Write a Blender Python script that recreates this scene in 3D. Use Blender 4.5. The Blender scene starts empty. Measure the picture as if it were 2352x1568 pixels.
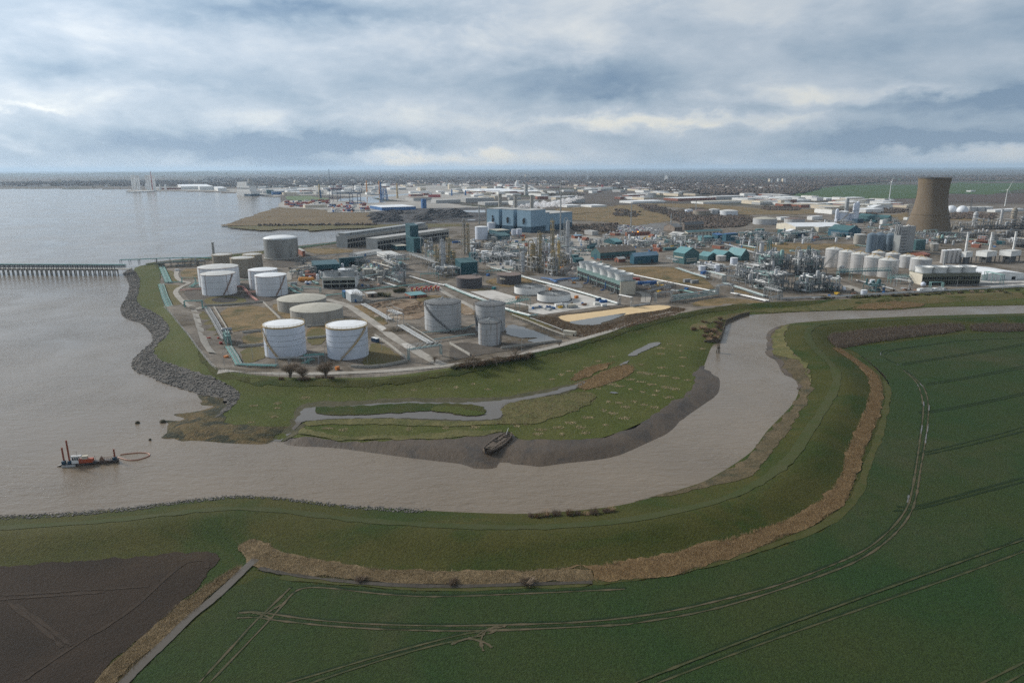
import bpy, math, random
import numpy as np
from mathutils import Vector, Matrix
from mathutils.geometry import delaunay_2d_cdt
random.seed(7)
RND = np.random.RandomState(11)
scene = bpy.context.scene
COL = scene.collection
# ------------------------------------------------------------------ camera
CAM_H = 110.0
FPX = 1568.0                       # focal length measured on a 2352 px wide view of the photograph
PITCH = math.atan((784 - 386) / FPX)
cam_d = bpy.data.cameras.new("camera")
cam = bpy.data.objects.new("camera", cam_d)
COL.objects.link(cam)
ROLL = 0.0042                       # the horizon dips a little to the left
cam.matrix_world = Matrix.Translation((0, 0, CAM_H)) @ Matrix.Rotation(math.pi / 2 - PITCH, 4, 'X') @ Matrix.Rotation(-ROLL, 4, 'Z')
cam_d.sensor_width = 36.0
cam_d.lens = 36.0 * FPX / 2352.0
cam_d.clip_start = 1.0
cam_d.clip_end = 200000.0
scene.camera = cam
scene.cycles.use_denoising = False
scene.cycles.use_adaptive_sampling = False
scene.cycles.max_bounces = 6
scene.cycles.volume_bounces = 3
scene.cycles.sample_clamp_indirect = 4.0
scene.cycles.sample_clamp_direct = 4.0
# ------------------------------------------------------------------ light
SUN_AZ = math.radians(-62)         # from straight ahead (+Y), negative = to the left
SUN_EL = math.radians(30)
sun_d = bpy.data.lights.new("sun", 'SUN')
sun_d.energy = 4.0
sun_d.angle = math.radians(10)
sun_d.color = (1.0, 0.95, 0.87)
sun = bpy.data.objects.new("sun", sun_d)
COL.objects.link(sun)
sd = Vector((math.sin(SUN_AZ) * math.cos(SUN_EL), math.cos(SUN_AZ) * math.cos(SUN_EL), math.sin(SUN_EL)))
sun.rotation_euler = sd.to_track_quat('Z', 'Y').to_euler()
scene.view_settings.view_transform = 'Standard'
scene.view_settings.look = 'None'
scene.view_settings.exposure = 0.0
scene.view_settings.gamma = 1.0
world = bpy.data.worlds.new("World")
scene.world = world
world.use_nodes = True
class NT:
 """short hand for wiring nodes"""
 def __init__(self, tree):
  self.t = tree
  tree.nodes.clear()
 def n(self, kind, **kw):
  nd = self.t.nodes.new(kind)
  for k, v in kw.items():
   setattr(nd, k, v)
  return nd
 def put(self, sock, v):
  if hasattr(v, 'is_output'):
   self.t.links.new(v, sock)
  elif v is not None:
   if isinstance(v, (tuple, list)) and len(v) == 3 and sock.type == 'RGBA':
    v = (*v, 1)
   sock.default_value = v
 def math(self, op, a, b=None, c=None, clamp=False):
  m = self.n('ShaderNodeMath', operation=op, use_clamp=clamp)
  for i, v in enumerate((a, b, c)):
   if v is not None:
    self.put(m.inputs[i], v)
  return m.outputs[0]
 def mix(self, f, a, b, mode='MIX'):
  m = self.n('ShaderNodeMix', data_type='RGBA', blend_type=mode)
  self.put(m.inputs[0], f)
  self.put(m.inputs[6], a)
  self.put(m.inputs[7], b)
  return m.outputs[2]
 def noise(self, vec, scale, detail=4, rough=0.55, dist=0.0, dims='3D'):
  m = self.n('ShaderNodeTexNoise', noise_dimensions=dims)
  self.put(m.inputs['Vector'], vec)
  m.inputs['Scale'].default_value = scale
  m.inputs['Detail'].default_value = detail
  m.inputs['Roughness'].default_value = rough
  m.inputs['Distortion'].default_value = dist
  return m.outputs[0]
 def ramp(self, f, *stops):
  m = self.n('ShaderNodeValToRGB')
  el = m.color_ramp.elements
  for i, (p, c) in enumerate(stops):
   e = el[i] if i < 2 else el.new(p)
   e.position = p
   e.color = (*c, 1) if len(c) == 3 else c
  self.put(m.inputs[0], f)
  return m.outputs[0]
 def lin(self, f, lo, hi, a=0.0, b=1.0):
  m = self.n('ShaderNodeMapRange')
  m.clamp = True
  self.put(m.inputs[0], f)
  for i, v in zip((1, 2, 3, 4), (lo, hi, a, b)):
   m.inputs[i].default_value = v
  return m.outputs[0]
 def scalev(self, vec, s):
  m = self.n('ShaderNodeVectorMath', operation='MULTIPLY')
  self.put(m.inputs[0], vec)
  m.inputs[1].default_value = s
  return m.outputs[0]
def build_sky():
 k = NT(world.node_tree)
 out = k.n('ShaderNodeOutputWorld')
 bg = k.n('ShaderNodeBackground')
 sky = k.n('ShaderNodeTexSky', sky_type='NISHITA')
 sky.sun_disc = False
 sky.sun_elevation = SUN_EL
 sky.sun_rotation = SUN_AZ
 gen = k.n('ShaderNodeTexCoord').outputs['Generated']
 sep = k.n('ShaderNodeSeparateXYZ')
 k.put(sep.inputs[0], gen)
 X, Y, Z = sep.outputs
 az = k.math('ARCTAN2', X, Y)
 el = k.math('ARCSINE', Z)
 zc = k.math('MAXIMUM', Z, 0.0)
 inv = k.math('DIVIDE', 1.0, k.math('ADD', zc, 0.11))
 comb = k.n('ShaderNodeCombineXYZ')
 k.put(comb.inputs[0], k.math('MULTIPLY', X, inv))
 k.put(comb.inputs[1], k.math('MULTIPLY', Y, inv))
 P = comb.outputs[0]
 c2 = k.n('ShaderNodeCombineXYZ')
 k.put(c2.inputs[0], az)
 k.put(c2.inputs[1], k.math('MULTIPLY', el, 1.9))
 Q = c2.outputs[0]
 n1 = k.noise(k.scalev(P, (0.8, 1.0, 1)), 0.8, 6, 0.55, 0.4)
 n3 = k.noise(k.scalev(Q, (1, 1.25, 1)), 7.5, 12, 0.56, 0.35)
 n4 = k.noise(k.scalev(Q, (1, 1.6, 1)), 3.6, 10, 0.52, 0.3)
 n5 = k.noise(k.scalev(Q, (1, 1.4, 1)), 30.0, 8, 0.6, 0.3)
 d = k.math('ADD', k.math('MULTIPLY', n1, 0.10), k.math('ADD', k.math('MULTIPLY', n3, 0.24), k.lin(n3, .38, .62, 0.04, 0.115)))
 d = k.math('ADD', d, k.math('MULTIPLY', n4, 0.46))
 d = k.math('ADD', d, k.math('MULTIPLY', k.math('SUBTRACT', n5, 0.5), 0.10))
 d = k.math('ADD', d, 0.105)
 w1 = k.noise(k.scalev(Q, (1, 1.3, 1)), 7.0, 8, 0.6, 0.2)
 w2 = k.noise(k.scalev(Q, (1.2, 1.2, 1)), 13.0, 8, 0.62, 0.2)
 azw = k.math('ADD', az, k.math('MULTIPLY', k.math('SUBTRACT', w1, 0.5), 0.24))
 elw = k.math('ADD', el, k.math('MULTIPLY', k.math('SUBTRACT', w2, 0.5), 0.055))
 def blob(x, y, rx, ry, amt, rag=0.0):
  """a darker (+) or brighter (-) mass of cloud about one direction of the sky"""
  u, v = (x - 1176) / FPX, (784 - y) / FPX - ROLL * (x - 1176) / FPX
  dv = (u, math.cos(PITCH) + v * math.sin(PITCH), -math.sin(PITCH) + v * math.cos(PITCH))
  L = math.sqrt(sum(c * c for c in dv))
  a0, e0 = math.atan2(dv[0], dv[1]), math.asin(dv[2] / L)
  da = k.math('DIVIDE', k.math('SUBTRACT', azw, a0), rx / FPX)
  de = k.math('DIVIDE', k.math('SUBTRACT', elw, e0), ry / FPX)
  r2 = k.math('ADD', k.math('MULTIPLY', da, da), k.math('MULTIPLY', de, de))
  if rag:
   r2 = k.math('ADD', r2, k.math('MULTIPLY', k.math('SUBTRACT', n3, 0.5), rag))
  g = k.math('POWER', 2.718, k.math('MULTIPLY', r2, -1.0))
  return k.math('MULTIPLY', g, amt * 1.6)
 for b in ((760, 190, 520, 75, .09, 1.5), (700, 335, 360, 34, .20, 1.2), (780, 268, 330, 40, -.06, 3.0), (330, 300, 330, 50, .02, 2.0),
    (960, 360, 210, 18, -.30, 1.2), (740, 378, 130, 30, .09, .3), (1400, 195, 190, 50, .15, 2.0), (1450, 330, 260, 40, .06, 1.5),
    (1950, 250, 330, 26, .05, 2.5), (2180, 320, 320, 26, .24, 2.0), (2300, 225, 260, 40, .20, 2.0), (1900, 110, 420, 55, .09, 2.0),
    (2000, 215, 300, 16, -.12, 2.0), (1550, 278, 330, 16, -.16, 2.5), (1050, 70, 330, 60, -.06, 2.0), (560, 30, 330, 40, .13, 1.5), (900, 25, 300, 26, .10, 2.),
    (40, 330, 60, 10, -.09, 1.), (40, 247, 60, 9, -.09, 1.), (60, 90, 330, 60, -.04, 1.5), (130, 165, 330, 20, .06, 1.5),
    (300, 345, 300, 30, .05, 1.0), (1650, 365, 420, 20, .06, .5), (2250, 350, 200, 14, -.12, 1.5), (1330, 110, 250, 40, -.03, 1.), (250, 225, 330, 40, -.05, 1.), (1180, 270, 140, 50, .0, 1.)):
  d = k.math('ADD', d, blob(*b))
 col = k.ramp(k.lin(d, 0.34, 0.88), (0.0, (0.90, 0.88, 0.82)), (0.22, (0.70, 0.74, 0.77)), (0.48, (0.50, 0.58, 0.67)), (0.75, (0.34, 0.44, 0.55)), (1.0, (0.19, 0.29, 0.42)))
 hz = k.lin(el, 0.0, 0.14, 1.0, 0.0)
 col = k.mix(k.math('MULTIPLY', hz, 0.30), col, (0.45, 0.54, 0.62))
 skyc = k.mix(1.0, sky.outputs[0], (0.11, 0.11, 0.11), 'MULTIPLY')
 thin = k.lin(d, 0.30, 0.55, 0.80, 0.97)
 col = k.mix(thin, skyc, col)
 dt = k.n('ShaderNodeVectorMath', operation='DOT_PRODUCT')
 k.put(dt.inputs[0], gen)
 dt.inputs[1].default_value = sd
 glow = k.math('POWER', k.math('MAXIMUM', dt.outputs['Value'], 0.0), 3.0)
 gm = k.math('ADD', 0.93, k.math('MULTIPLY', glow, 0.75))
 gm = k.math('MULTIPLY', gm, k.lin(el, 0.40, 1.0, 1.0, 0.52))
 fin = k.n('ShaderNodeVectorMath', operation='SCALE')
 k.put(fin.inputs[0], col)
 k.put(fin.inputs['Scale'], gm)
 k.put(bg.inputs[0], fin.outputs[0])
 bg.inputs[1].default_value = 1.0
 k.put(out.inputs[0], bg.outputs[0])
build_sky()
# ------------------------------------------------------------------ from the photograph's pixels to the ground
RG = {'D': (0, 0, 1), 'R1': (0, 367.5, .2002), 'R2': (470.9, 367.5, .2002), 'R3': (941.7, 367.5, .2002), 'R4': (1412.6, 367.5, .2002), 'R5': (1881.1, 367.5, .2002),
  'B1': (344.5, 574.2, .18312), 'B2': (689.1, 574.2, .18312), 'B3': (1033.6, 574.2, .18312), 'B4': (1378.1, 516.8, .20752), 'B5': (1866.2, 488.1, .20654),
  'C1': (1550.4, 660.3, .34096), 'C2': (1263.3, 1091, .46289), 'C3': (516.8, 1148.4, .39062), 'E1': (0, 1148.4, .3418), 'E2': (918.7, 775.2, .3418),
  'E3': (229.7, 746.5, .24424), 'E4': (86.1, 947.5, .14648)}
def T1(r, x, y):
 a, b, s = RG[r]
 return (a + x * s, b + y * s)
def T(r, *pts):
 return [T1(r, *p) for p in pts]
cP, sP = math.cos(PITCH), math.sin(PITCH)
def G(px, py, z=0.0):
 u, v = (px - 1176) / FPX, (784 - py) / FPX
 u, v = u + ROLL * v, v - ROLL * u
 dz = -sP + v * cP
 if dz > -0.0012:
  dz = -0.0012
 t = (z - CAM_H) / dz
 return Vector((u * t, (cP + v * sP) * t, z))
def proj(P):
 """pixel of a point on the 2352 px view"""
 y, z = P[1], P[2] - CAM_H
 dep = y * cP - z * sP
 u, v = P[0] / dep, (y * sP + z * cP) / dep
 u, v = u - ROLL * v, v + ROLL * u
 return 1176 + FPX * u, 784 - FPX * v, dep
def depth(P):
 return P[1] * cP - (P[2] - CAM_H) * sP
def rise(P, ytop):
 """height above P of the point straight over it that the photograph shows at row ytop"""
 v = (784 - ytop) / FPX - ROLL * (proj(P)[0] - 1176) / FPX
 y = P[1]
 z = y * (v * cP - sP) / (cP + v * sP)
 return z + CAM_H - P[2]
# ------------------------------------------------------------------ mesh builder
class MB:
 def __init__(self):
  self.v, self.f, self.n = [], [], 0
 def add(self, vs, fs):
  o = self.n
  self.v.extend([tuple(p) for p in vs])
  self.f.extend([tuple(i + o for i in q) for q in fs])
  self.n += len(vs)
 def box(self, x0, x1, y0, y1, z0, z1):
  self.add([(x0, y0, z0), (x1, y0, z0), (x1, y1, z0), (x0, y1, z0), (x0, y0, z1), (x1, y0, z1), (x1, y1, z1), (x0, y1, z1)],
     [(0, 3, 2, 1), (4, 5, 6, 7), (0, 1, 5, 4), (1, 2, 6, 5), (2, 3, 7, 6), (3, 0, 4, 7)])
 def cbox(self, x, y, z, sx, sy, sz, a=0.0):
  c, s = math.cos(a), math.sin(a)
  vs = []
  for k in (0, 1):
   for dx, dy in ((-1, -1), (1, -1), (1, 1), (-1, 1)):
    ex, ey = dx * sx / 2, dy * sy / 2
    vs.append((x + ex * c - ey * s, y + ex * s + ey * c, z + k * sz))
  self.add(vs, [(0, 3, 2, 1), (4, 5, 6, 7), (0, 1, 5, 4), (1, 2, 6, 5), (2, 3, 7, 6), (3, 0, 4, 7)])
 def lathe(self, x, y, prof, seg=32, cap0=True, cap1=True):
  """prof: [(r, z), ...] from bottom to top"""
  vs, fs = [], []
  for r, z in prof:
   for i in range(seg):
    a = 2 * math.pi * i / seg
    vs.append((x + r * math.cos(a), y + r * math.sin(a), z))
  for j in range(len(prof) - 1):
   for i in range(seg):
    a, b = j * seg + i, j * seg + (i + 1) % seg
    fs.append((a, b, b + seg, a + seg))
  if cap0:
   fs.append(tuple(reversed(range(seg))))
  if cap1:
   o = (len(prof) - 1) * seg
   fs.append(tuple(o + i for i in range(seg)))
  self.add(vs, fs)
 def cyl(self, x, y, z0, z1, r, seg=16, r1=None):
  self.lathe(x, y, [(r, z0), (r if r1 is None else r1, z1)], seg)
 def tube(self, pts, r, seg=6, close=False):
  pts = [Vector(p) for p in pts]
  n = len(pts)
  vs, fs = [], []
  for i, p in enumerate(pts):
   a = pts[(i - 1) % n] if (close or i > 0) else p
   b = pts[(i + 1) % n] if (close or i < n - 1) else p
   t = (b - a)
   if t.length < 1e-9:
    t = Vector((0, 0, 1))
   t.normalize()
   up = Vector((0, 0, 1)) if abs(t.z) < 0.9 else Vector((1, 0, 0))
   s = t.cross(up).normalized()
   w = s.cross(t)
   rr = r[i] if isinstance(r, (list, tuple)) else r
   for k in range(seg):
    q = 2 * math.pi * k / seg
    vs.append(p + s * (rr * math.cos(q)) + w * (rr * math.sin(q)))
  m = n if close else n - 1
  for i in range(m):
   for k in range(seg):
    a, b = i * seg + k, i * seg + (k + 1) % seg
    c, d = ((i + 1) % n) * seg + (k + 1) % seg, ((i + 1) % n) * seg + k
    fs.append((a, b, c, d))
  if not close:
   fs.append(tuple(reversed(range(seg))))
   fs.append(tuple((n - 1) * seg + k for k in range(seg)))
  self.add(vs, fs)
 def bar(self, p, q, w=0.2, h=None):
  """a straight square-section member"""
  p, q = Vector(p), Vector(q)
  t = (q - p).normalized()
  up = Vector((0, 0, 1)) if abs(t.z) < 0.95 else Vector((1, 0, 0))
  s = t.cross(up).normalized() * (w / 2)
  u = s.cross(t).normalized() * ((h or w) / 2)
  vs = [p - s - u, p + s - u, p + s + u, p - s + u, q - s - u, q + s - u, q + s + u, q - s + u]
  self.add(vs, [(0, 3, 2, 1), (4, 5, 6, 7), (0, 1, 5, 4), (1, 2, 6, 5), (2, 3, 7, 6), (3, 0, 4, 7)])
 def gable(self, x0, x1, y0, y1, z0, z1, axis='x', over=0.4, th=0.25):
  """pitched roof slabs with the ridge along AXIS"""
  if axis == 'x':
   ym = (y0 + y1) / 2
   a = [(x0 - over, y0 - over, z0), (x1 + over, y0 - over, z0), (x1 + over, ym, z1), (x0 - over, ym, z1), (x0 - over, y1 + over, z0), (x1 + over, y1 + over, z0)]
  else:
   xm = (x0 + x1) / 2
   a = [(x0 - over, y1 + over, z0), (x0 - over, y0 - over, z0), (xm, y0 - over, z1), (xm, y1 + over, z1), (x1 + over, y1 + over, z0), (x1 + over, y0 - over, z0)]
  b = [(p[0], p[1], p[2] + th) for p in a]
  self.add(a + b, [(6, 7, 8, 9), (9, 8, 11, 10), (0, 3, 2, 1), (3, 4, 5, 2), (0, 1, 7, 6), (4, 10, 11, 5), (0, 6, 9, 3), (3, 9, 10, 4), (1, 2, 8, 7), (2, 5, 11, 8)])
 def sphere(self, c, r, seg=12, rings=7, sz=1.0):
  prof = []
  for j in range(rings + 1):
   a = -math.pi / 2 + math.pi * j / rings
   prof.append((max(r * math.cos(a), r * 0.02), c[2] + r * sz * math.sin(a)))
  self.lathe(c[0], c[1], prof, seg)
 def mesh(self, name, m, smooth=False):
  me = bpy.data.meshes.new(name)
  me.from_pydata(self.v, [], self.f)
  if m is not None:
   me.materials.append(m)
  if smooth:
   me.polygons.foreach_set('use_smooth', [True] * len(me.polygons))
   try:
    me.set_sharp_from_angle(angle=math.radians(40))
   except Exception:
    pass
  me.update()
  return me
 def build(self, name, m, parent=None, smooth=False, label=None):
  o = bpy.data.objects.new(name, self.mesh(name, m, smooth))
  COL.objects.link(o)
  if parent is not None:
   o.parent = parent
  if label:
   o['label'] = label
  return o
def tag(o, label=None, cat=None, group=None, kind=None):
 if label:
  o['label'] = label
 if cat:
  o['category'] = cat
 if group:
  o['group'] = group
 if kind:
  o['kind'] = kind
 return o
def thing(name, label, cat, loc=(0, 0, 0), rz=0.0, group=None):
 o = bpy.data.objects.new(name, None)
 o.empty_display_size = 1
 COL.objects.link(o)
 o.location = loc
 o.rotation_euler = (0, 0, rz)
 return tag(o, label, cat, group)
def dup(root, loc, rz=None, label=None, group=None, scale=None):
 r = root.copy()
 COL.objects.link(r)
 r.location = loc
 if rz is not None:
  r.rotation_euler = (0, 0, rz)
 if scale:
  r.scale = scale if isinstance(scale, tuple) else (scale,) * 3
 if label:
  r['label'] = label
 if group:
  r['group'] = group
 for ch in list(root.children):
  c = ch.copy()
  COL.objects.link(c)
  c.parent = r
  for g in ch.children:
   d = g.copy()
   COL.objects.link(d)
   d.parent = c
 return r
# ------------------------------------------------------------------ materials
MATS = {}
def mat(name, c1, c2=None, s=0.2, rough=0.85, metal=0.0, fine=0.25, fs=2.0, bump=0.0, bs=1.0, spot=None, ss=0.05, st=(0.5, 0.65), world_pos=False, detail=6, stretch=(1, 1, 1), lo=.35, hi=.65, spec=0.3, dist=0.4):
 """mottled surface: c1..c2 by a broad noise, a fine light-dark grain, patches of SPOT with soft edges"""
 if name in MATS:
  return MATS[name]
 m = bpy.data.materials.new(name)
 m.use_nodes = True
 k = NT(m.node_tree)
 out = k.n('ShaderNodeOutputMaterial')
 b = k.n('ShaderNodeBsdfPrincipled')
 vec = k.n('ShaderNodeNewGeometry').outputs['Position'] if world_pos else k.n('ShaderNodeTexCoord').outputs['Object']
 if stretch != (1, 1, 1):
  vec = k.scalev(vec, stretch)
 col = c1
 if c2 is not None:
  col = k.mix(k.lin(k.noise(vec, s, detail, .6, dist), lo, hi), c1, c2)
 if spot is not None:
  col = k.mix(k.lin(k.noise(vec, ss, 7, .65, .6), st[0], st[1]), col, spot)
 if fine:
  g = k.lin(k.noise(vec, fs, 5, .7), 0.25, 0.75, 1 - fine, 1 + fine)
  sc = k.n('ShaderNodeVectorMath', operation='SCALE')
  k.put(sc.inputs[0], col)
  k.put(sc.inputs['Scale'], g)
  col = sc.outputs[0]
 k.put(b.inputs['Base Color'], col)
 b.inputs['Roughness'].default_value = rough
 b.inputs['Metallic'].default_value = metal
 b.inputs['Specular IOR Level'].default_value = spec
 if bump:
  bp = k.n('ShaderNodeBump')
  bp.inputs['Strength'].default_value = min(1.0, bump)
  bp.inputs['Distance'].default_value = 1.0 if bump <= 1 else bump
  k.put(bp.inputs['Height'], k.noise(vec, bs, 5, .65))
  k.put(b.inputs['Normal'], bp.outputs[0])
 k.put(out.inputs[0], b.outputs[0])
 MATS[name] = m
 return m
def ground_mat(*a, **kw):
 kw.setdefault('world_pos', True)
 kw.setdefault('spec', 0.12)
 return mat(*a, **kw)
def water_mat(name, base, rough, waves, spec=0.5):
 """waves: [(scale, stretch, height)]; still brown water with a rippled skin"""
 m = bpy.data.materials.new(name)
 m.use_nodes = True
 k = NT(m.node_tree)
 out = k.n('ShaderNodeOutputMaterial')
 b = k.n('ShaderNodeBsdfPrincipled')
 pos = k.n('ShaderNodeNewGeometry').outputs['Position']
 big = k.noise(pos, 0.012, 4, .5, .5)
 k.put(b.inputs['Base Color'], k.mix(k.lin(big, .3, .7), tuple(c * 0.85 for c in base), tuple(c * 1.12 for c in base)))
 b.inputs['IOR'].default_value = 1.33
 b.inputs['Specular IOR Level'].default_value = spec
 k.put(b.inputs['Roughness'], k.lin(k.noise(pos, 0.008, 3, .5, 1.2), .35, .65, rough, rough + .10))
 h = None
 for s, st, amp in waves:
  n = k.math('MULTIPLY', k.noise(k.scalev(pos, st), s, 4, .55, .2), amp)
  h = n if h is None else k.math('ADD', h, n)
 gust = k.lin(k.noise(pos, 0.02, 4, .55, 1.0), .35, .65, .35, 1.0)
 bp = k.n('ShaderNodeBump')
 bp.inputs['Distance'].default_value = 1.0
 k.put(bp.inputs['Strength'], gust)
 k.put(bp.inputs['Height'], h)
 k.put(b.inputs['Normal'], bp.outputs[0])
 k.put(out.inputs[0], b.outputs[0])
 MATS[name] = m
 return m
# ------------------------------------------------------------------ terrain
S_SHORE = T('D', (-700, 1210), (-60, 1190), (0, 1183), (130, 1178), (290, 1166), (400, 1150), (500, 1140), (560, 1136), (640, 1140), (720, 1150), (800, 1160), (900, 1165), (1000, 1171), (1100, 1175), (1200, 1178), (1300, 1172), (1400, 1162), (1460, 1150)) + \
 T('C1', (0, 1360), (150, 1315), (210, 1290), (350, 1210), (440, 1150), (520, 1090), (580, 1000), (620, 950), (700, 870), (790, 780), (830, 690), (820, 630), (790, 605), (720, 580), (705, 520), (680, 490), (605, 450), (625, 380), (615, 310), (680, 265), (770, 240), (900, 228), (1060, 215), (1200, 210), (1500, 195), (1800, 185), (2351, 172), (3600, 140))
N_SHORE = T('C1', (3600, 90), (2351, 122), (2000, 128), (1750, 135), (1650, 140), (1480, 155), (1200, 155), (1000, 160), (750, 170), (500, 185), (440, 192), (340, 240), (320, 310), (298, 375), (255, 385), (200, 540), (190, 550), (240, 560), (260, 590), (305, 610), (300, 700), (260, 745), (215, 770)) + \
 T('E2', (2070, 430), (1900, 545), (1810, 640), (1700, 690), (1570, 750), (1450, 800), (1300, 825), (1090, 845), (1000, 860), (930, 870), (850, 855), (740, 850), (730, 830), (665, 830), (670, 865), (640, 880), (490, 885), (440, 850), (250, 830), (0, 800)) + \
 T('E3', (2350, 1170), (2100, 1145), (1820, 1140), (1680, 1105), (1740, 1050), (1800, 1008), (1780, 1004), (1690, 1050), (1590, 1112), (1520, 1122), (1400, 1118), (1250, 1112), (1050, 1100), (960, 1090), (830, 1085), (720, 1100), (760, 1060), (560, 1080), (570, 1050), (640, 1010), (630, 970), (640, 930), (560, 900), (650, 890), (780, 905), (800, 870), (690, 850), (690, 830), (860, 820), (1000, 790), (1090, 760), (1000, 755), (890, 750), (980, 720), (920, 680), (930, 650), (880, 635), (700, 580), (560, 530), (450, 470), (370, 460), (310, 420), (290, 350), (330, 300), (400, 230), (480, 160), (490, 130), (470, 70), (420, 20), (380, -20)) + \
 T('D', (300, 735), (285, 730), (276, 715), (280, 700), (292, 680), (298, 660), (292, 640), (280, 627))
W_COAST = T('D', (330, 603), (400, 596), (471, 590), (611, 574), (700, 562), (773, 554), (850, 540), (893, 529.5), (841, 525.7), (771, 528), (717, 531.7), (705, 528.7), (671, 527.7), (607, 530.7), (551, 527.7), (508, 518), (560, 500), (600, 488), (637, 476.6), (641, 466), (639, 461), (631, 453.6), (600, 449), (540, 446), (480, 443), (420, 441), (380, 440), (362, 438.5), (305, 437), (300, 436.5), (150, 435), (0, 434), (-500, 432), (-1500, 432), (-1500, 1210))
def xy(P):
 return (P[0], P[1])
def dense(pts, step, closed=True):
 out = []
 n = len(pts)
 for i in range(n if closed else n - 1):
  a, b = np.array(pts[i]), np.array(pts[(i + 1) % n])
  m = max(1, int(np.hypot(*(b - a)) / step))
  for j in range(m):
   out.append(tuple(a + (b - a) * j / m))
 if not closed:
  out.append(tuple(pts[-1]))
 return out
def smooth_line(pts, closed=False, it=2):
 """corner cutting"""
 for _ in range(it):
  o = []
  n = len(pts)
  if not closed:
   o.append(pts[0])
  for i in range(n if closed else n - 1):
   a, b = pts[i], pts[(i + 1) % n]
   o.append((a[0] * .75 + b[0] * .25, a[1] * .75 + b[1] * .25))
   o.append((a[0] * .25 + b[0] * .75, a[1] * .25 + b[1] * .75))
  if not closed:
   o.append(pts[-1])
  pts = o
 return pts
WPOLY = smooth_line([xy(G(*p)) for p in S_SHORE + N_SHORE + W_COAST], True, 1)
def seg_dist(P, poly, closed):
 P = np.asarray(P, float)
 A = np.asarray(poly, float)
 B = np.roll(A, -1, 0) if closed else A[1:]
 if not closed:
  A = A[:-1]
 best = np.full(len(P), 1e18)
 AB = B - A
 L2 = np.maximum((AB ** 2).sum(1), 1e-9)
 for i0 in range(0, len(P), 4000):
  Q = P[i0:i0 + 4000, None, :]
  t = np.clip(((Q - A) * AB).sum(2) / L2, 0, 1)
  D = ((Q - A - t[..., None] * AB) ** 2).sum(2)
  best[i0:i0 + 4000] = D.min(1)
 return np.sqrt(best)
def inside(P, poly):
 P = np.asarray(P, float)
 A = np.asarray(poly, float)
 B = np.roll(A, -1, 0)
 res = np.zeros(len(P), bool)
 for i0 in range(0, len(P), 4000):
  x, y = P[i0:i0 + 4000, 0, None], P[i0:i0 + 4000, 1, None]
  c = ((A[:, 1] > y) != (B[:, 1] > y))
  with np.errstate(divide='ignore', invalid='ignore'):
   xi = A[:, 0] + (y - A[:, 1]) * (B[:, 0] - A[:, 0]) / (B[:, 1] - A[:, 1])
  res[i0:i0 + 4000] = (np.where(c & (x < xi), 1, 0).sum(1) % 2) == 1
 return res
CREST_S = smooth_line([xy(G(x, y, 4.6)) for x, y in T('D', (-500, 1225), (0, 1198), (300, 1180), (500, 1156), (640, 1156), (800, 1180), (1000, 1196), (1200, 1200), (1400, 1190)) +
      T('C1', (0, 1480), (300, 1420), (550, 1310), (780, 1140), (900, 950), (1000, 800), (1090, 650), (1090, 560), (1020, 480), (930, 400), (890, 330), (900, 275), (980, 245), (1200, 228), (1500, 215), (2351, 188), (3000, 170))])
CREST_N = smooth_line([xy(G(x, y, 4.4)) for x, y in T('D', (400, 700), (430, 760), (470, 830), (520, 863), (700, 874), (860, 874), (1000, 856), (1150, 828), (1300, 792), (1420, 757), (1520, 729), (1620, 708), (1700, 699), (1850, 692), (2100, 683), (2400, 666))])
def H(P):
 """height of the land (2-D points, metres)"""
 P = np.asarray(P, float).reshape(-1, 2)
 dw = seg_dist(P, WPOLY, True)
 sg = np.where(inside(P, WPOLY), -1, 1) * dw
 ds = seg_dist(P, CREST_S, False)
 dn = seg_dist(P, CREST_N, False)
 def prof(d, top, w, slope):
  t = np.clip(1 - (d - w) / slope, 0, 1)
  return top * t * t * (3 - 2 * t)
 h = 1.5 + prof(ds, 3.1, 2.5, 20) + prof(dn, 2.9, 2.0, 12)
 h = np.minimum(h, -0.15 + sg * 0.2)
 return np.maximum(h, -2.5)
def Gh(pts):
 """ground points under photograph pixels, on the relief"""
 z = np.full(len(pts), 1.5)
 for _ in range(7):
  P = [G(p[0], p[1], zz) for p, zz in zip(pts, z)]
  z = z * .3 + .7 * H([xy(p) for p in P])
 return [(p[0], p[1]) for p in P]
def sheet_mesh(name, poly, m, step, lift, relief=True, zc=0.0):
 poly = dense(poly, step)
 A = np.array(poly)
 lo, hi = A.min(0), A.max(0)
 gx = np.arange(lo[0], hi[0], step)
 gy = np.arange(lo[1], hi[1], step)
 Q = np.stack(np.meshgrid(gx, gy), -1).reshape(-1, 2)
 if len(Q):
  Q = Q + RND.uniform(-.25, .25, Q.shape) * step
  Q = Q[inside(Q, A)]
  if len(Q):
   Q = Q[seg_dist(Q, A, True) > step * .45]
 n = len(A)
 vs = [Vector((float(p[0]), float(p[1]))) for p in A] + [Vector((float(p[0]), float(p[1]))) for p in Q]
 r = delaunay_2d_cdt(vs, [], [list(range(n))], 1, 1e-4)
 pv = np.array([(p.x, p.y) for p in r[0]])
 z = (H(pv) if relief else np.full(len(pv), zc)) + lift
 me = bpy.data.meshes.new(name)
 me.from_pydata([(float(a), float(b), float(c)) for (a, b), c in zip(pv, z)], [], [tuple(f) for f in r[2]])
 me.materials.append(m)
 me.polygons.foreach_set('use_smooth', [True] * len(me.polygons))
 if len(me.polygons) and sum(p.normal.z for p in me.polygons) < 0:
  me.flip_normals()
 me.update()
 return me
ZN = [0]
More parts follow.
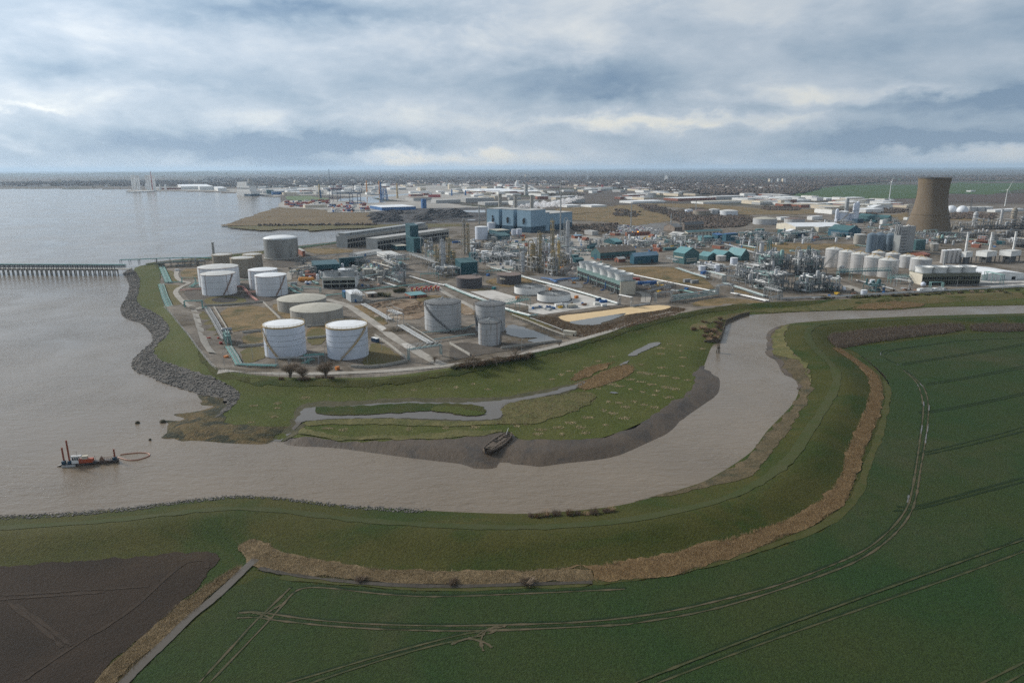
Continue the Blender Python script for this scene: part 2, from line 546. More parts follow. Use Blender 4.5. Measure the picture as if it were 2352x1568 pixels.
def zone(name, m, pts, layer=0, step=6.0, rag=0.0, smooth=1, relief=True, zc=1.5, label=None, kind='structure', flat=False):
 """one patch of land, traced on the photograph, laid on the relief"""
 if relief:
  w = Gh(pts)
 else:
  w = [xy(G(p[0], p[1], zc)) for p in pts]
 if smooth:
  w = smooth_line(w, True, smooth)
 if rag:
  w = dense(w, max(rag * 1.2, .5))
  A = np.array(w)
  k = len(A)
  o = RND.normal(0, 1, (k, 2))
  o = (o + np.roll(o, 1, 0) + np.roll(o, -1, 0)) / 1.8
  w = [tuple(q) for q in A + o * rag * .5]
 ZN[0] += 1
 o = bpy.data.objects.new(name, sheet_mesh(name, w, m, step, 0.02 + layer * (0.11 if relief else .05) + (ZN[0] % 13) * .0035, relief, zc))
 COL.objects.link(o)
 return tag(o, label, None, None, kind)
def ribbon(mb, pts, width, lift, step=3.0, world=False, smooth=2, jit=0.0):
 """a strip along a line traced on the photograph"""
 w = list(pts) if world else Gh(pts)
 ZN[0] += 1
 lift += (ZN[0] % 17) * .004
 w = smooth_line(w, False, smooth)
 w = dense(w, step, False)
 A = np.array(w)
 t = np.gradient(A, axis=0)
 t /= np.maximum(np.hypot(t[:, 0], t[:, 1])[:, None], 1e-6)
 nrm = np.stack([-t[:, 1], t[:, 0]], 1)
 ww = width / 2 * (1 + (RND.normal(0, jit, (len(A), 1)) if jit else 0))
 Lp, Rp = A + nrm * ww, A - nrm * ww
 zl, zr, zc = H(Lp), H(Rp), H(A)
 vs = []
 for i in range(len(A)):
  vs += [(*Rp[i], zr[i] + lift), (*A[i], zc[i] + lift), (*Lp[i], zl[i] + lift)]
 fs = []
 for i in range(len(A) - 1):
  a = 3 * i
  fs += [(a, a + 3, a + 4, a + 1), (a + 1, a + 4, a + 5, a + 2)]
 mb.add(vs, fs)
# ------------------------------------------------------------------ land, water, air
M_BANK = ground_mat('bank_grass', (.037, .044, .0085), (.058, .056, .014), .035, fine=.5, fs=1.3, bump=.45, bs=1.5, spot=(.026, .044, .008), ss=.02, st=(.5, .62))
M_CREST = ground_mat('crest_grass', (.052, .056, .022), (.040, .052, .015), .1, fine=.25, fs=1.5)
M_MARSH = ground_mat('marsh_grass', (.050, .066, .0115), (.074, .078, .021), .03, fine=.5, fs=1.0, bump=.5, bs=1.0, spot=(.085, .082, .03), ss=.025, st=(.56, .7))
M_CROP = ground_mat('crop', (.0205, .046, .0125), (.034, .048, .0135), .022, fine=.5, fs=1.6, bump=.6, bs=2.2, spot=(.054, .056, .025), ss=.012, st=(.52, .72))
M_SOIL = ground_mat('plough_soil', (.022, .016, .0115), (.036, .0245, .017), .03, fine=.3, fs=1.2, bump=.4, bs=1.5, spot=(.048, .034, .021), ss=.018, st=(.55, .72))
M_TRACK = ground_mat('bare_track_soil', (.105, .084, .054), (.055, .056, .029), .25, fine=.3, fs=2.0)
M_RUT = ground_mat('crop_rut', (.011, .023, .008), (.017, .030, .010), .2, fine=.3, fs=2.0)
M_REED = ground_mat('dry_reed', (.20, .135, .068), (.15, .098, .05), .12, fine=.35, fs=1.5, bump=.8, bs=1.2)
M_REEDP = ground_mat('pale_reed', (.19, .14, .08), (.11, .08, .042), .2, fine=.35, fs=1.2, bump=.8, bs=.9)
M_MUD = ground_mat('wet_mud', (.056, .040, .026), (.084, .060, .039), .05, rough=.55, fine=.22, fs=.8, bump=.35, bs=.45, spot=(.042, .033, .025), ss=.09, spec=.35, stretch=(1, .6, 1))
M_WEED = ground_mat('weedy_mud', (.060, .056, .026), (.13, .088, .038), .06, rough=.85, fine=.4, fs=.5, bump=1.0, bs=.6, spot=(.030, .033, .020), ss=.09, st=(.46, .56), spec=.15)
M_PALE = ground_mat('pale_grass', (.13, .115, .048), (.075, .08, .028), .12, fine=.35, fs=.6, bump=.6, bs=.7)
M_TAN = ground_mat('dead_tuft', (.135, .108, .060), (.095, .085, .04), .4, fine=.3, fs=1.5)
M_YARD = ground_mat('yard_gravel', (.205, .178, .148), (.125, .108, .090), .03, fine=.5, fs=.16, spot=(.085, .068, .046), ss=.018, st=(.5, .62))
M_CONC = ground_mat('concrete', (.52, .50, .47), (.42, .40, .37), .06, fine=.14, fs=.5, spot=(.30, .285, .26), ss=.05, st=(.58, .66))
M_ROAD = ground_mat('worn_road', (.36, .335, .30), (.28, .26, .23), .08, fine=.2, fs=.6, spot=(.19, .175, .15), ss=.05, st=(.55, .7))
M_TARMAC = ground_mat('tarmac', (.185, .18, .175), (.14, .135, .13), .06, fine=.15, fs=.6)
M_BROWN = ground_mat('brown_grass', (.225, .155, .078), (.14, .105, .055), .06, fine=.35, fs=.6, bump=.5, bs=.6, spot=(.075, .07, .03), ss=.04, st=(.5, .65))
M_OLIVE = ground_mat('olive_grass', (.085, .085, .032), (.13, .10, .045), .05, fine=.3, fs=.6)
M_DARK = ground_mat('oily_gravel', (.075, .066, .058), (.11, .095, .08), .08, fine=.3, fs=.8)
M_SAND = ground_mat('sand_liner', (.62, .47, .28), (.55, .41, .24), .1, fine=.08, fs=.5)
M_EARTH = ground_mat('turned_earth', (.17, .115, .075), (.26, .20, .14), .05, fine=.35, fs=.5, bump=1.0, bs=.25, spot=(.36, .31, .25), ss=.04, st=(.55, .64))
M_SCRUB = ground_mat('bare_scrub', (.065, .052, .036), (.10, .075, .05), .06, fine=.4, fs=.35, bump=1.2, bs=.3)
M_FARF = ground_mat('far_field', (.045, .085, .025), (.060, .090, .030), .004, fine=.2, fs=.02)
M_FARL = ground_mat('far_land', (.075, .064, .054), (.115, .092, .074), .0035, fine=.4, fs=.02, spot=(.050, .058, .034), ss=.0016, st=(.5, .6))
M_SPIT = ground_mat('spit_grass', (.165, .120, .065), (.120, .088, .048), .012, fine=.25, fs=.06)
M_COAL = ground_mat('coal_ground', (.042, .040, .042), (.095, .09, .088), .012, fine=.3, fs=.08)
M_DOCK = ground_mat('dock_ground', (.38, .355, .32), (.26, .245, .225), .006, fine=.25, fs=.03)  # lightened, so sunlight on the docks is held in the colour
M_POOLMAT = None
water_mat('estuary_water', (.170, .134, .096), .08, [(.14, (1, 2.2, 1), .55), (.5, (1, 1.8, 1), .26), (1.6, (1, 1.5, 1), .09)])
water_mat('still_water', (.10, .085, .068), .06, [(.5, (1, 1.4, 1), .05)])
water_mat('pool_water', (.10, .10, .095), .05, [(.6, (1, 1, 1), .02)])
# water: one sheet out to the horizon
mb = MB()
ys = [-600, -100, 100, 250, 500, 1000, 2000, 4200]
xs = [-7000, -3000, -1500, -700, -300, 0, 300, 700, 1500]
vs = [(x, y, 0) for y in ys for x in xs]
nx = len(xs)
mb.add(vs, [(j * nx + i, j * nx + i + 1, (j + 1) * nx + i + 1, (j + 1) * nx + i) for j in range(len(ys) - 1) for i in range(nx - 1)])
tag(mb.build('river_water', MATS['estuary_water']), kind='structure')
# the ground: one sheet from below the camera to beyond the horizon, sunk under the water's bed
rs = [40]
while rs[-1] < 70000:
 rs.append(rs[-1] * (1.045 if rs[-1] < 6000 else 1.16))
azs = np.radians(np.concatenate([np.arange(-180, -62, 6), np.arange(-62, 62.01, .6), np.arange(66, 180, 6)]))
gp = np.array([(r * math.sin(a), r * math.cos(a)) for r in rs for a in azs])
gz = H(gp)
rr = np.hypot(gp[:, 0], gp[:, 1])
gz = np.where(rr < 1150, gz - 1.2, gz - .35)
gz = np.where(inside(gp, WPOLY) & (seg_dist(gp, WPOLY, True) > 2), -4, gz)
na = len(azs)
fs = []
for j in range(len(rs) - 1):
 for i in range(na):
  a, b = j * na + i, j * na + (i + 1) % na
  fs.append((a, b, b + na, a + na))
me = bpy.data.meshes.new('ground')
me.from_pydata([(float(p[0]), float(p[1]), float(z)) for p, z in zip(gp, gz)], [], fs)
me.materials.append(M_FARL)
me.flip_normals()
me.polygons.foreach_set('use_smooth', [True] * len(me.polygons))
o = bpy.data.objects.new('ground', me)
COL.objects.link(o)
tag(o, kind='structure')
# ---- near side of the river
zone('grass_bank', M_BANK, T('D', (-300, 1230), *[(x, y - 6) for x, y in T('D', (0, 1183), (130, 1178), (290, 1166), (400, 1150), (500, 1140), (560, 1136), (640, 1140), (720, 1150), (800, 1160), (900, 1165), (1000, 1171), (1100, 1175), (1200, 1178), (1300, 1172), (1400, 1162), (1460, 1150))]) +
  T('C1', (-20, 1360), (130, 1310), (200, 1280), (340, 1200), (430, 1140), (510, 1080), (570, 990), (610, 940), (690, 860), (780, 770), (820, 690), (810, 630), (780, 600), (710, 570), (695, 520), (670, 480), (595, 450), (615, 380), (605, 310), (670, 258), (770, 233), (900, 221), (1060, 208), (1200, 203), (1500, 188), (1800, 178), (2351, 165), (3000, 150), (3000, 320), (2351, 330), (1700, 365), (1200, 420), (1330, 520), (1440, 640), (1470, 760), (1420, 1000), (1300, 1263)) +
  T('C2', (1600, 10), (1500, 190), (1300, 320), (900, 470), (400, 570), (0, 600)) + T('E1', (2352, 600), (2000, 590), (1700, 570), (1400, 760), (1000, 1130), (830, 1290), (600, 1290), (-300, 1290)), 0, 5.0)
zone('ploughed_field', M_SOIL, T('E1', (-500, 460), (-40, 445), (300, 430), (800, 390), (1100, 360), (1350, 348), (1500, 372), (1430, 470), (1300, 610), (1170, 720), (1000, 880), (840, 1010), (700, 1140), (590, 1250), (480, 1400), (-500, 1400)), 1, 6.0, rag=.8)
zone('crop_field', M_CROP, T('E1', (870, 1240), (1000, 1090), (1200, 905), (1420, 722), (1560, 592), (1700, 545), (1830, 505), (2060, 545)) + T('C3', (330, 478), (700, 505), (1100, 538), (1500, 532), (2000, 515)) +
  T('C2', (150, 553), (300, 540), (600, 505), (900, 432), (1200, 340), (1400, 250), (1500, 160), (1560, 60)) + T('C1', (1310, 1200), (1400, 1000), (1440, 800), (1455, 700), (1430, 620), (1390, 570), (1300, 490), (1200, 425), (1130, 408), (1250, 393), (1500, 372), (1750, 333), (2000, 307), (2351, 300), (3000, 285), (3400, 1200)) + T('D', (2800, 1900), (1200, 1800), (100, 1800)), 1, 8.0, rag=.6)
# flood-bank crest path, trodden paler
mb = MB()
ribbon(mb, CREST_S[4:], 4.2, .12, world=True, smooth=0, step=3, jit=.16)
tag(mb.build('crest_path', M_CREST, smooth=True), kind='structure')
mb = MB()
ribbon(mb, T('C3', (330, 452), (700, 483), (1100, 520), (1500, 515), (2000, 500)) + T('C2', (180, 534), (300, 525), (600, 490), (900, 415), (1200, 320), (1390, 235), (1490, 150), (1545, 60)) + T('C1', (1290, 1200), (1380, 1000), (1425, 800), (1440, 700), (1410, 630)), 2.6, .17, jit=.2)
tag(mb.build('field_margin', ground_mat('margin_grass', (.070, .066, .024), (.048, .056, .016), .2, fine=.3, fs=1.5), smooth=True), kind='structure')
# tractor wheel tracks in the crop
mb = MB()
soil_lines = [T('E1', (1340, 1228), (1540, 1010), (1700, 830), (1850, 690), (1950, 592)), T('E1', (1410, 1228), (1600, 1030), (1830, 790), (1920, 680), (1985, 610), (2060, 588), (2200, 590)) + T('C3', (850, 548), (1100, 568), (1300, 570), (1700, 555), (2352, 525)),
    T('C3', (80, 665), (180, 658), (300, 675), (500, 705), (800, 730), (1200, 742), (1500, 740), (2000, 725)) + T('C2', (180, 728), (300, 720), (600, 680), (900, 610), (1130, 550), (1350, 470), (1550, 385), (1650, 310), (1730, 230), (1780, 150), (1800, 60)) + T('C1', (1620, 1240), (1640, 1100), (1660, 950), (1675, 830), (1665, 740), (1640, 660), (1600, 610), (1540, 560)),
    T('C3', (70, 695), (180, 690), (300, 710), (700, 752), (1200, 772), (1600, 770), (2352, 735)) + T('C2', (400, 740), (750, 685), (1050, 600), (1350, 500), (1550, 420), (1700, 310), (1790, 200), (1820, 100)) + T('C1', (1650, 1240), (1680, 1080), (1700, 940), (1710, 800), (1690, 700), (1650, 640), (1560, 570))]
for i, l in enumerate(soil_lines):
 ribbon(mb, l, .5, .19, step=2.0, jit=.4)
for l in (T('C3', (1520, 890), (1500, 840), (1520, 780), (1580, 745), (1660, 735)), T('C3', (1570, 870), (1535, 840), (1430, 812)), T('C3', (1330, 850), (1420, 815), (1560, 790), (1600, 760)), T('C3', (1480, 800), (1540, 760), (1650, 745)), T('E1', (1750, 790), (1830, 740), (1890, 705)), T('E1', (1700, 760), (1760, 770), (1830, 800))):
 ribbon(mb, l, .55, .2, step=1.5, jit=.5)
tag(mb.build('wheel_track', M_TRACK), kind='structure')
mb = MB()
for l in (T('C2', (420, 1035), (800, 885), (1200, 735), (1600, 590), (2000, 445), (2352, 322)), T('C2', (530, 1035), (1000, 855), (1500, 680), (2000, 510), (2352, 380)), T('C2', (2130, 1040), (2352, 930)), T('C2', (2250, 1040), (2352, 985)), T('C3', (360, 1080), (600, 1010), (900, 920), (1200, 840), (1400, 790), (1500, 775)), T('C3', (500, 1080), (800, 980), (1100, 890), (1300, 840), (1450, 815))):
 ribbon(mb, l, .5, .215, step=2.0, jit=.25)
tag(mb.build('wheel_track', ground_mat('thin_crop', (.075, .070, .036), (.034, .046, .018), .3, fine=.3, fs=2)), kind='structure')
mb = MB()
for l in (T('C2', (1720, 157), (1810, 162), (2000, 105), (2352, 12)), T('C2', (1700, 180), (1820, 172), (2000, 125), (2352, 32)), T('C1', (1620, 1122), (1700, 1108), (2000, 1035), (2351, 942)), T('C1', (1640, 1130), (1710, 1124), (2000, 1060), (2351, 968)), T('C1', (1640, 838), (1740, 830), (2000, 785), (2351, 710)), T('C1', (1640, 846), (1740, 842), (2000, 797), (2351, 723)),
   T('C1', (1690, 648), (2000, 600), (2351, 528)), T('C1', (1690, 659), (2000, 610), (2351, 543)), T('C1', (1520, 515), (1900, 455), (2351, 380)), T('C1', (1530, 523), (1900, 465), (2351, 390)), T('C1', (1385, 450), (1390, 432), (1450, 420), (1700, 388), (1950, 355), (2351, 342)), T('C1', (1395, 462), (1440, 492), (1510, 522)), T('C1', (1410, 455), (1450, 425), (1900, 362)), T('C1', (1500, 1480), (1620, 1478), (2000, 1380), (2351, 1280)), T('C1', (1480, 1505), (1640, 1492), (2000, 1402), (2351, 1310)),
   *[[(x + dx, y - 3.5) for x, y in l] for l, dx in ((soil_lines[2], -1), (soil_lines[3], -1), (soil_lines[0], 3), (soil_lines[1], 3))], T('C2', (430, 1026), (800, 876), (1200, 726), (1600, 581), (2000, 436), (2352, 313)), T('C2', (530, 1026), (1000, 847), (1500, 672), (2000, 502), (2352, 372)), T('C3', (360, 1072), (600, 1001), (900, 912), (1200, 832), (1400, 783)), T('C3', (500, 1072), (800, 972), (1100, 882), (1300, 832), (1450, 806))):
 ribbon(mb, l, .8, .18, step=2.0, jit=.3)
tag(mb.build('wheel_track', M_RUT), kind='structure')
mb = MB()
for l in (T('C1', (1385, 440), (1386, 458)), T('C1', (1495, 520), (1510, 524)), T('C1', (1650, 650), (1672, 672)), T('C1', (1632, 655), (1640, 670)), T('C1', (1674, 770), (1676, 800)), T('C1', (1712, 795), (1710, 830)), T('C1', (1706, 920), (1698, 980)), T('C1', (1694, 985), (1686, 1050)), T('C1', (1665, 930), (1656, 985)), T('C1', (1575, 1400), (1565, 1450))):
 ribbon(mb, l, .38, .24, step=1.5, smooth=1, jit=.4)
tag(mb.build('puddle', MATS['pool_water']), 'thin puddles lying along the wheel tracks of the green crop', 'puddle', kind='stuff')
mb = MB()
for l in (T('E1', (-30, 640), (200, 630), (500, 610), (800, 595), (1000, 580)), T('E1', (60, 690), (300, 880), (420, 990)), T('E1', (0, 670), (400, 640), (700, 620)), T('E1', (160, 1210), (500, 980), (800, 800), (1000, 640), (1200, 440), (1340, 400), (1400, 420), (1390, 460)), T('E1', (110, 700), (330, 860), (480, 980))):
 ribbon(mb, l, .9, .19, step=3, jit=.4)
tag(mb.build('wheel_track', ground_mat('smeared_soil', (.045, .032, .023), (.030, .022, .016), .4, fine=.3)), kind='structure')
# drainage ditch between the two fields, and the ditch under the reeds
mb = MB()
ribbon(mb, T('E1', (1722, 398), (1640, 468), (1540, 570), (1420, 680), (1300, 770), (1200, 868), (1100, 968), (980, 1078), (880, 1178), (780, 1290)), 2.5, .26, jit=.05)
tag(mb.build('ditch_water', MATS['still_water']), kind='structure')
mb = MB()
ribbon(mb, T('C3', (200, 402), (330, 432), (600, 470), (900, 498), (1300, 512), (1700, 500), (2160, 485)), 1.5, .24, jit=.2)
tag(mb.build('ditch_water', ground_mat('ditch_mud', (.04, .034, .027), (.07, .062, .05), .3, rough=.7, spec=.2)), kind='structure')
for nm, pts, mm in (('reed_bed', T('E1', (1535, 480), (1620, 440), (1600, 490), (1420, 630), (1320, 740), (1180, 850), (1020, 1010), (880, 1140), (740, 1290), (600, 1290), (720, 1140), (850, 1020), (1000, 890), (1160, 740), (1290, 640), (1400, 560)), M_REEDP),
     ('reed_bed', T('C3', (70, 270), (150, 235), (250, 252), (310, 305), (400, 328), (530, 352), (750, 388), (950, 412), (1350, 422), (1700, 422), (2130, 390), (2165, 478), (1900, 482), (1600, 494), (1300, 500), (1100, 495), (700, 470), (400, 440), (250, 410), (190, 380), (120, 330)), M_REEDP),
     ('reed_bed', T('C3', (2130, 390)) + T('C2', (0, 462), (220, 455), (400, 428), (560, 403), (800, 343), (1000, 283), (1200, 218), (1300, 163), (1400, 80)) + T('C1', (1120, 1260), (1180, 1050), (1230, 950), (1290, 810), (1320, 700), (1310, 620), (1270, 560), (1170, 480), (1060, 410), (1110, 412), (1200, 470), (1300, 540), (1370, 600), (1395, 660), (1395, 750), (1370, 870), (1310, 1010), (1270, 1110), (1230, 1230)) +
      T('C2', (1470, 130), (1400, 190), (1280, 260), (1000, 375), (850, 425), (650, 490), (450, 515), (215, 535)), M_REED)):
 zone(nm, mm, pts, 2, 3.5, rag=1.2)
zone('verge', ground_mat('riverside_scrub', (.12, .092, .055), (.075, .062, .035), .12, fine=.4, fs=.8, bump=.8, bs=.8, spot=(.05, .05, .03), ss=.08), T('C1', (-900, 1420), (-500, 1410), (-200, 1405), (0, 1372), (160, 1330), (230, 1305), (370, 1225), (460, 1160), (540, 1100), (600, 1010), (640, 955), (715, 880), (800, 790), (838, 700), (830, 640), (800, 610), (730, 585), (715, 520), (690, 490), (612, 450), (632, 390), (625, 320), (690, 268), (780, 244), (735, 300), (728, 350), (770, 420), (860, 490), (900, 560), (935, 660), (900, 750), (840, 850), (720, 1020), (660, 1110), (560, 1220), (460, 1285), (240, 1345), (0, 1395), (-300, 1440), (-600, 1450), (-900, 1445)), 1, 3.0, rag=1.6)
zone('verge', M_PALE, T('C1', (640, 440), (640, 380), (650, 320), (700, 275), (780, 246), (735, 300), (728, 350), (770, 420), (860, 490), (900, 560), (930, 650), (890, 600), (870, 520), (800, 490), (700, 450)), 2, 3.0, rag=1.5)
zone('mud_bank', M_MUD, T('C1', (700, 255), (640, 285), (610, 320), (622, 390), (596, 450), (680, 495), (700, 520), (712, 585), (790, 608), (820, 640), (830, 690), (840, 690), (838, 640), (810, 600), (740, 560), (730, 510), (700, 480), (660, 460), (650, 440), (655, 380), (640, 320), (700, 268)), 2, 2.5, rag=1.5)
# ---- far side: marsh, mud, creek
SH = T('C1', (2600, 112), (2351, 117), (2000, 124), (1750, 131), (1650, 136), (1480, 151), (1200, 151), (1000, 157), (750, 167), (500, 183), (450, 196), (346, 243), (324, 312), (300, 380), (258, 390), (208, 544))
zone('marsh', M_MARSH, SH + T('C1', (190, 560), (160, 600), (150, 660), (80, 760), (-110, 860), (-410, 990), (-690, 1060)) + T('E2', (1000, 740), (700, 720), (0, 740), (-500, 750)) + T('E3', (1840, 1040), (1680, 1112), (1590, 1118), (1200, 1116), (960, 1090), (830, 1060), (900, 930), (1150, 830), (1240, 760), (1290, 710), (1310, 650), (1280, 600), (1200, 560), (1100, 510), (1000, 470), (880, 440), (780, 400), (650, 360), (540, 320), (500, 270), (510, 200), (600, 130), (655, 60), (640, 0)) +
  T('D', (372, 730), (350, 715), (325, 705), (312, 690), (318, 670), (322, 640), (303, 617), (330, 608), (372, 606), (366, 660), (376, 705), (425, 760), (450, 795), (480, 835), (500, 854), (600, 863), (700, 867), (850, 867), (945, 858), (1010, 847)) + T('B3', (440, 1402), (800, 1350), (1100, 1280), (1400, 1200), (1700, 1140), (2000, 1040), (2195, 980)) + T('B4', (300, 1160), (600, 1090), (800, 1020), (1000, 960), (1300, 920), (1600, 900), (1850, 880), (2352, 855)) + T('B5', (600, 930), (1200, 900), (1700, 860), (2352, 830), (2900, 800)), 0, 5.0)
zone('grass_slope', M_BANK, [(x, y) for x, y in [proj((p[0], p[1], 4.3))[:2] for p in CREST_N[8:-6]]] + [(x, y + 15 - 6 * (i / max(1, len(CREST_N) - 15))) for i, (x, y) in enumerate([proj((p[0], p[1], 4.3))[:2] for p in CREST_N[8:-6]])][::-1], 1, 4.0, rag=1.5)
zone('mud_bank', M_MUD, T('E3', (1700, 1110), (1830, 1050), (2352, 1105)) + T('E2', (0, 690), (250, 690), (560, 645), (720, 640), (820, 690), (1000, 690), (1250, 690), (1400, 660), (1600, 590), (1750, 500), (1900, 400), (1990, 310), (1985, 200), (2065, 190), (2095, 255), (2190, 272), (2170, 350), (2090, 440), (1910, 560), (1820, 655), (1705, 705), (1575, 765), (1455, 815), (1300, 840), (1090, 862), (940, 885), (850, 870), (740, 865), (670, 885), (490, 900), (430, 865), (250, 845), (0, 815)) + T('E3', (2100, 1160), (1820, 1150)), 1, 3.0, rag=1.6)
zone('weed_shore', M_WEED, T('E3', (1240, 760), (1200, 860), (1180, 920), (1350, 945), (1560, 965), (1730, 955), (1830, 945), (1845, 1000), (1780, 1004), (1690, 1050), (1590, 1118), (1520, 1128), (1400, 1124), (1250, 1118), (1050, 1106), (960, 1096), (830, 1090), (720, 1106), (755, 1062), (560, 1086), (560, 1050), (630, 1010), (620, 970), (630, 930), (550, 900), (650, 885), (770, 900), (790, 872), (680, 852), (680, 828), (860, 815), (990, 788), (1080, 760), (990, 760), (880, 752), (970, 720), (910, 680), (930, 650), (1050, 660), (1180, 700)), 1, 3.0, rag=2.2)
mbk = T('E3', (1590, 1112), (1690, 1052), (1790, 1000), (1850, 930), (1840, 900), (1865, 860), (1900, 805), (1960, 775), (2350, 765)) + T('E2', (0, 432), (300, 442), (600, 432), (700, 422), (850, 397), (1050, 362), (1080, 342), (1190, 317), (1245, 290), (1262, 296), (1190, 345), (950, 402), (760, 432), (690, 462), (678, 500), (695, 530), (650, 547), (500, 560), (250, 552), (0, 542)) + T('E3', (2350, 880), (2050, 890), (1905, 905), (1870, 950), (1820, 1005), (1745, 1055), (1680, 1108))
zone('creek_edge', ground_mat('creek_bank', (.085, .075, .045), (.055, .055, .03), .2, fine=.4, fs=1), [(x, y) for x, y in T('E3', (1600, 1080), (1700, 1030), (1780, 960), (1790, 880), (1850, 790), (1920, 740), (2100, 715), (2350, 720)) + T('E2', (0, 405), (300, 410), (600, 405), (720, 395), (850, 372), (1050, 335), (1180, 300), (1260, 280), (1200, 350), (950, 410), (760, 440), (700, 470), (705, 545), (650, 565), (500, 575), (250, 565), (0, 560)) + T('E3', (2350, 905), (2050, 910), (1920, 930), (1890, 1010), (1760, 1080), (1690, 1115))], 1, 3.5, rag=1.2)
zone('creek_water', MATS['still_water'], mbk, 2, 4.0, rag=.7)
zone('islet', M_BANK, T('D', (722, 941), (728, 936), (800, 935), (918, 928), (1000, 928), (1111, 930), (1117, 953), (1080, 958), (1055, 955), (1050, 947), (985, 945), (920, 949), (800, 955), (730, 954)), 4, 3.0, rag=.8)
zone('islet', M_MARSH, T('E2', (180, 495), (250, 462), (400, 468), (440, 490), (560, 505), (580, 520), (480, 535), (400, 522), (300, 505)), 5, 3.0, rag=.8)
zone('pond', MATS['still_water'], T('E2', (1520, 120), (1610, 75), (1690, 32), (1770, 36), (1680, 75), (1600, 110), (1575, 128)), 2, 3, rag=.5)
zone('pond', MATS['pool_water'], T('E2', (1405, 370), (1430, 368), (1470, 380), (1430, 384)), 2, 3, rag=.8)
zone('pond', MATS['still_water'], T('E2', (1465, 185), (1510, 165), (1550, 150), (1530, 168), (1490, 188)), 2, 3, rag=.5)
zone('reed_bed', M_REED, T('E2', (1180, 335), (1220, 300), (1400, 215), (1500, 182), (1565, 190), (1580, 215), (1530, 265), (1350, 330), (1240, 356)), 2, 3, rag=1.6)
zone('reed_bed', M_REED, T('E2', (1140, 290), (1200, 232), (1300, 190), (1445, 165), (1350, 215), (1200, 292)), 2, 3, rag=1.6)
zone('pale_sward', M_PALE, T('E2', (680, 470), (700, 442), (850, 420), (1240, 362), (1310, 385), (1315, 420), (1200, 490), (1000, 550), (850, 592), (600, 580), (700, 548)), 2, 3, rag=1.8)
zone('pale_sward', M_PALE, T('E3', (1900, 920), (2060, 895), (2350, 890)) + T('E2', (0, 548), (250, 560), (500, 566), (650, 552), (640, 592), (300, 600), (0, 590)) + T('E3', (2350, 930), (2150, 935), (1930, 960)), 2, 3, rag=1.5)
zone('pale_sward', M_PALE, T('E3', (1860, 970), (1950, 1000), (2200, 1040), (2350, 1050)) + T('E2', (0, 660), (250, 640), (560, 620), (720, 632), (560, 660), (250, 690), (0, 680)) + T('E3', (2350, 1085), (2100, 1080), (1850, 1040)), 2, 3, rag=1.5)
zone('pale_sward', M_REED, T('C1', (1190, 150), (1250, 120), (1400, 100), (1600, 95), (1700, 110), (1640, 130), (1480, 145)), 2, 4, rag=2)
zone('pale_sward', M_PALE, T('C1', (500, 175), (700, 140), (1000, 120), (1200, 130), (1200, 148), (1000, 155), (750, 162)), 2, 4, rag=2)
zone('marsh', M_OLIVE, T('B4', (1000, 1090), (1300, 1010), (1600, 950), (1850, 930), (2352, 900)) + T('B5', (700, 950), (1500, 920), (2352, 880), (2352, 960), (1500, 1000), (600, 1040)) + T('B4', (2352, 960), (1900, 960), (1640, 965), (1380, 1040), (1100, 1150), (1000, 1180)), 1, 5, rag=2)
# dead tufts of grass over the marsh
# rock armour on the estuary corner
RIP = T('D', (280, 627), (292, 640), (298, 660), (292, 680), (280, 700), (276, 715), (285, 730), (300, 736), (322, 742)) + T('E3', (430, 10), (480, 68), (500, 130), (490, 165), (400, 236), (330, 305), (290, 355), (305, 420), (370, 462), (450, 475), (560, 535), (700, 585), (880, 640), (930, 652), (1060, 665), (1180, 700), (1210, 750), (1150, 800), (1080, 870), (1150, 840), (1240, 765), (1290, 710), (1310, 650), (1280, 600), (1200, 560), (1100, 510), (1000, 470), (880, 440), (780, 400), (650, 360), (540, 320), (500, 270), (510, 200), (600, 130), (655, 60), (640, 0)) + T('D', (372, 730), (350, 715), (325, 705), (312, 690), (318, 670), (322, 640), (303, 617))
M_ROCK = mat('armour_rock', (.115, .108, .10), (.19, .178, .16), .8, fine=.35, fs=4, world_pos=True, spot=(.20, .19, .17), ss=.6, st=(.6, .7))
zone('rock_bed', ground_mat('rock_bed', (.085, .08, .074), (.13, .12, .11), .3, fine=.5, fs=1, bump=1, bs=.8), RIP, 1, 4, rag=1.0)
def rocks(poly, n, smin, smax, label, lift=.1):
 A = np.array(Gh(poly))
 lo, hi = A.min(0), A.max(0)
 Q = RND.uniform(lo, hi, (n * 6, 2))
 Q = Q[inside(Q, A)][:n]
 z = H(Q)
 mb = MB()
 for (x, y), zz in zip(Q, z):
  s = RND.uniform(smin, smax)
  vs = []
  for c in ((-1, -1, -.6), (1, -1, -.6), (1, 1, -.6), (-1, 1, -.6), (-.7, -.7, .7), (.7, -.7, .7), (.7, .7, .7), (-.7, .7, .7)):
   vs.append([c[i] * s * .5 * RND.uniform(.6, 1.3) for i in range(3)])
  a = RND.uniform(0, 6.28)
  c_, s_ = math.cos(a), math.sin(a)
  mb.add([(x + v[0] * c_ - v[1] * s_, y + v[0] * s_ + v[1] * c_, zz + lift + v[2] + s * .12) for v in vs], [(0, 3, 2, 1), (4, 5, 6, 7), (0, 1, 5, 4), (1, 2, 6, 5), (2, 3, 7, 6), (3, 0, 4, 7)])
 return tag(mb.build('rock_armour', M_ROCK), label, 'rock armour', kind='stuff')
rocks(RIP, 14000, .35, 1.25, 'grey boulders of rock armour sloping into the estuary round the grassy corner')
rocks(T('D', (-60, 1186), (0, 1180), (130, 1175), (290, 1163), (400, 1147), (500, 1137), (560, 1133), (640, 1137), (720, 1147), (800, 1157), (900, 1162), (1000, 1168), (960, 1178), (880, 1174), (800, 1168), (720, 1158), (640, 1148), (560, 1144), (500, 1148), (400, 1159), (290, 1175), (130, 1188), (0, 1194), (-60, 1200)), 1700, .2, .6, 'grey boulders along the river foot of the near flood bank')
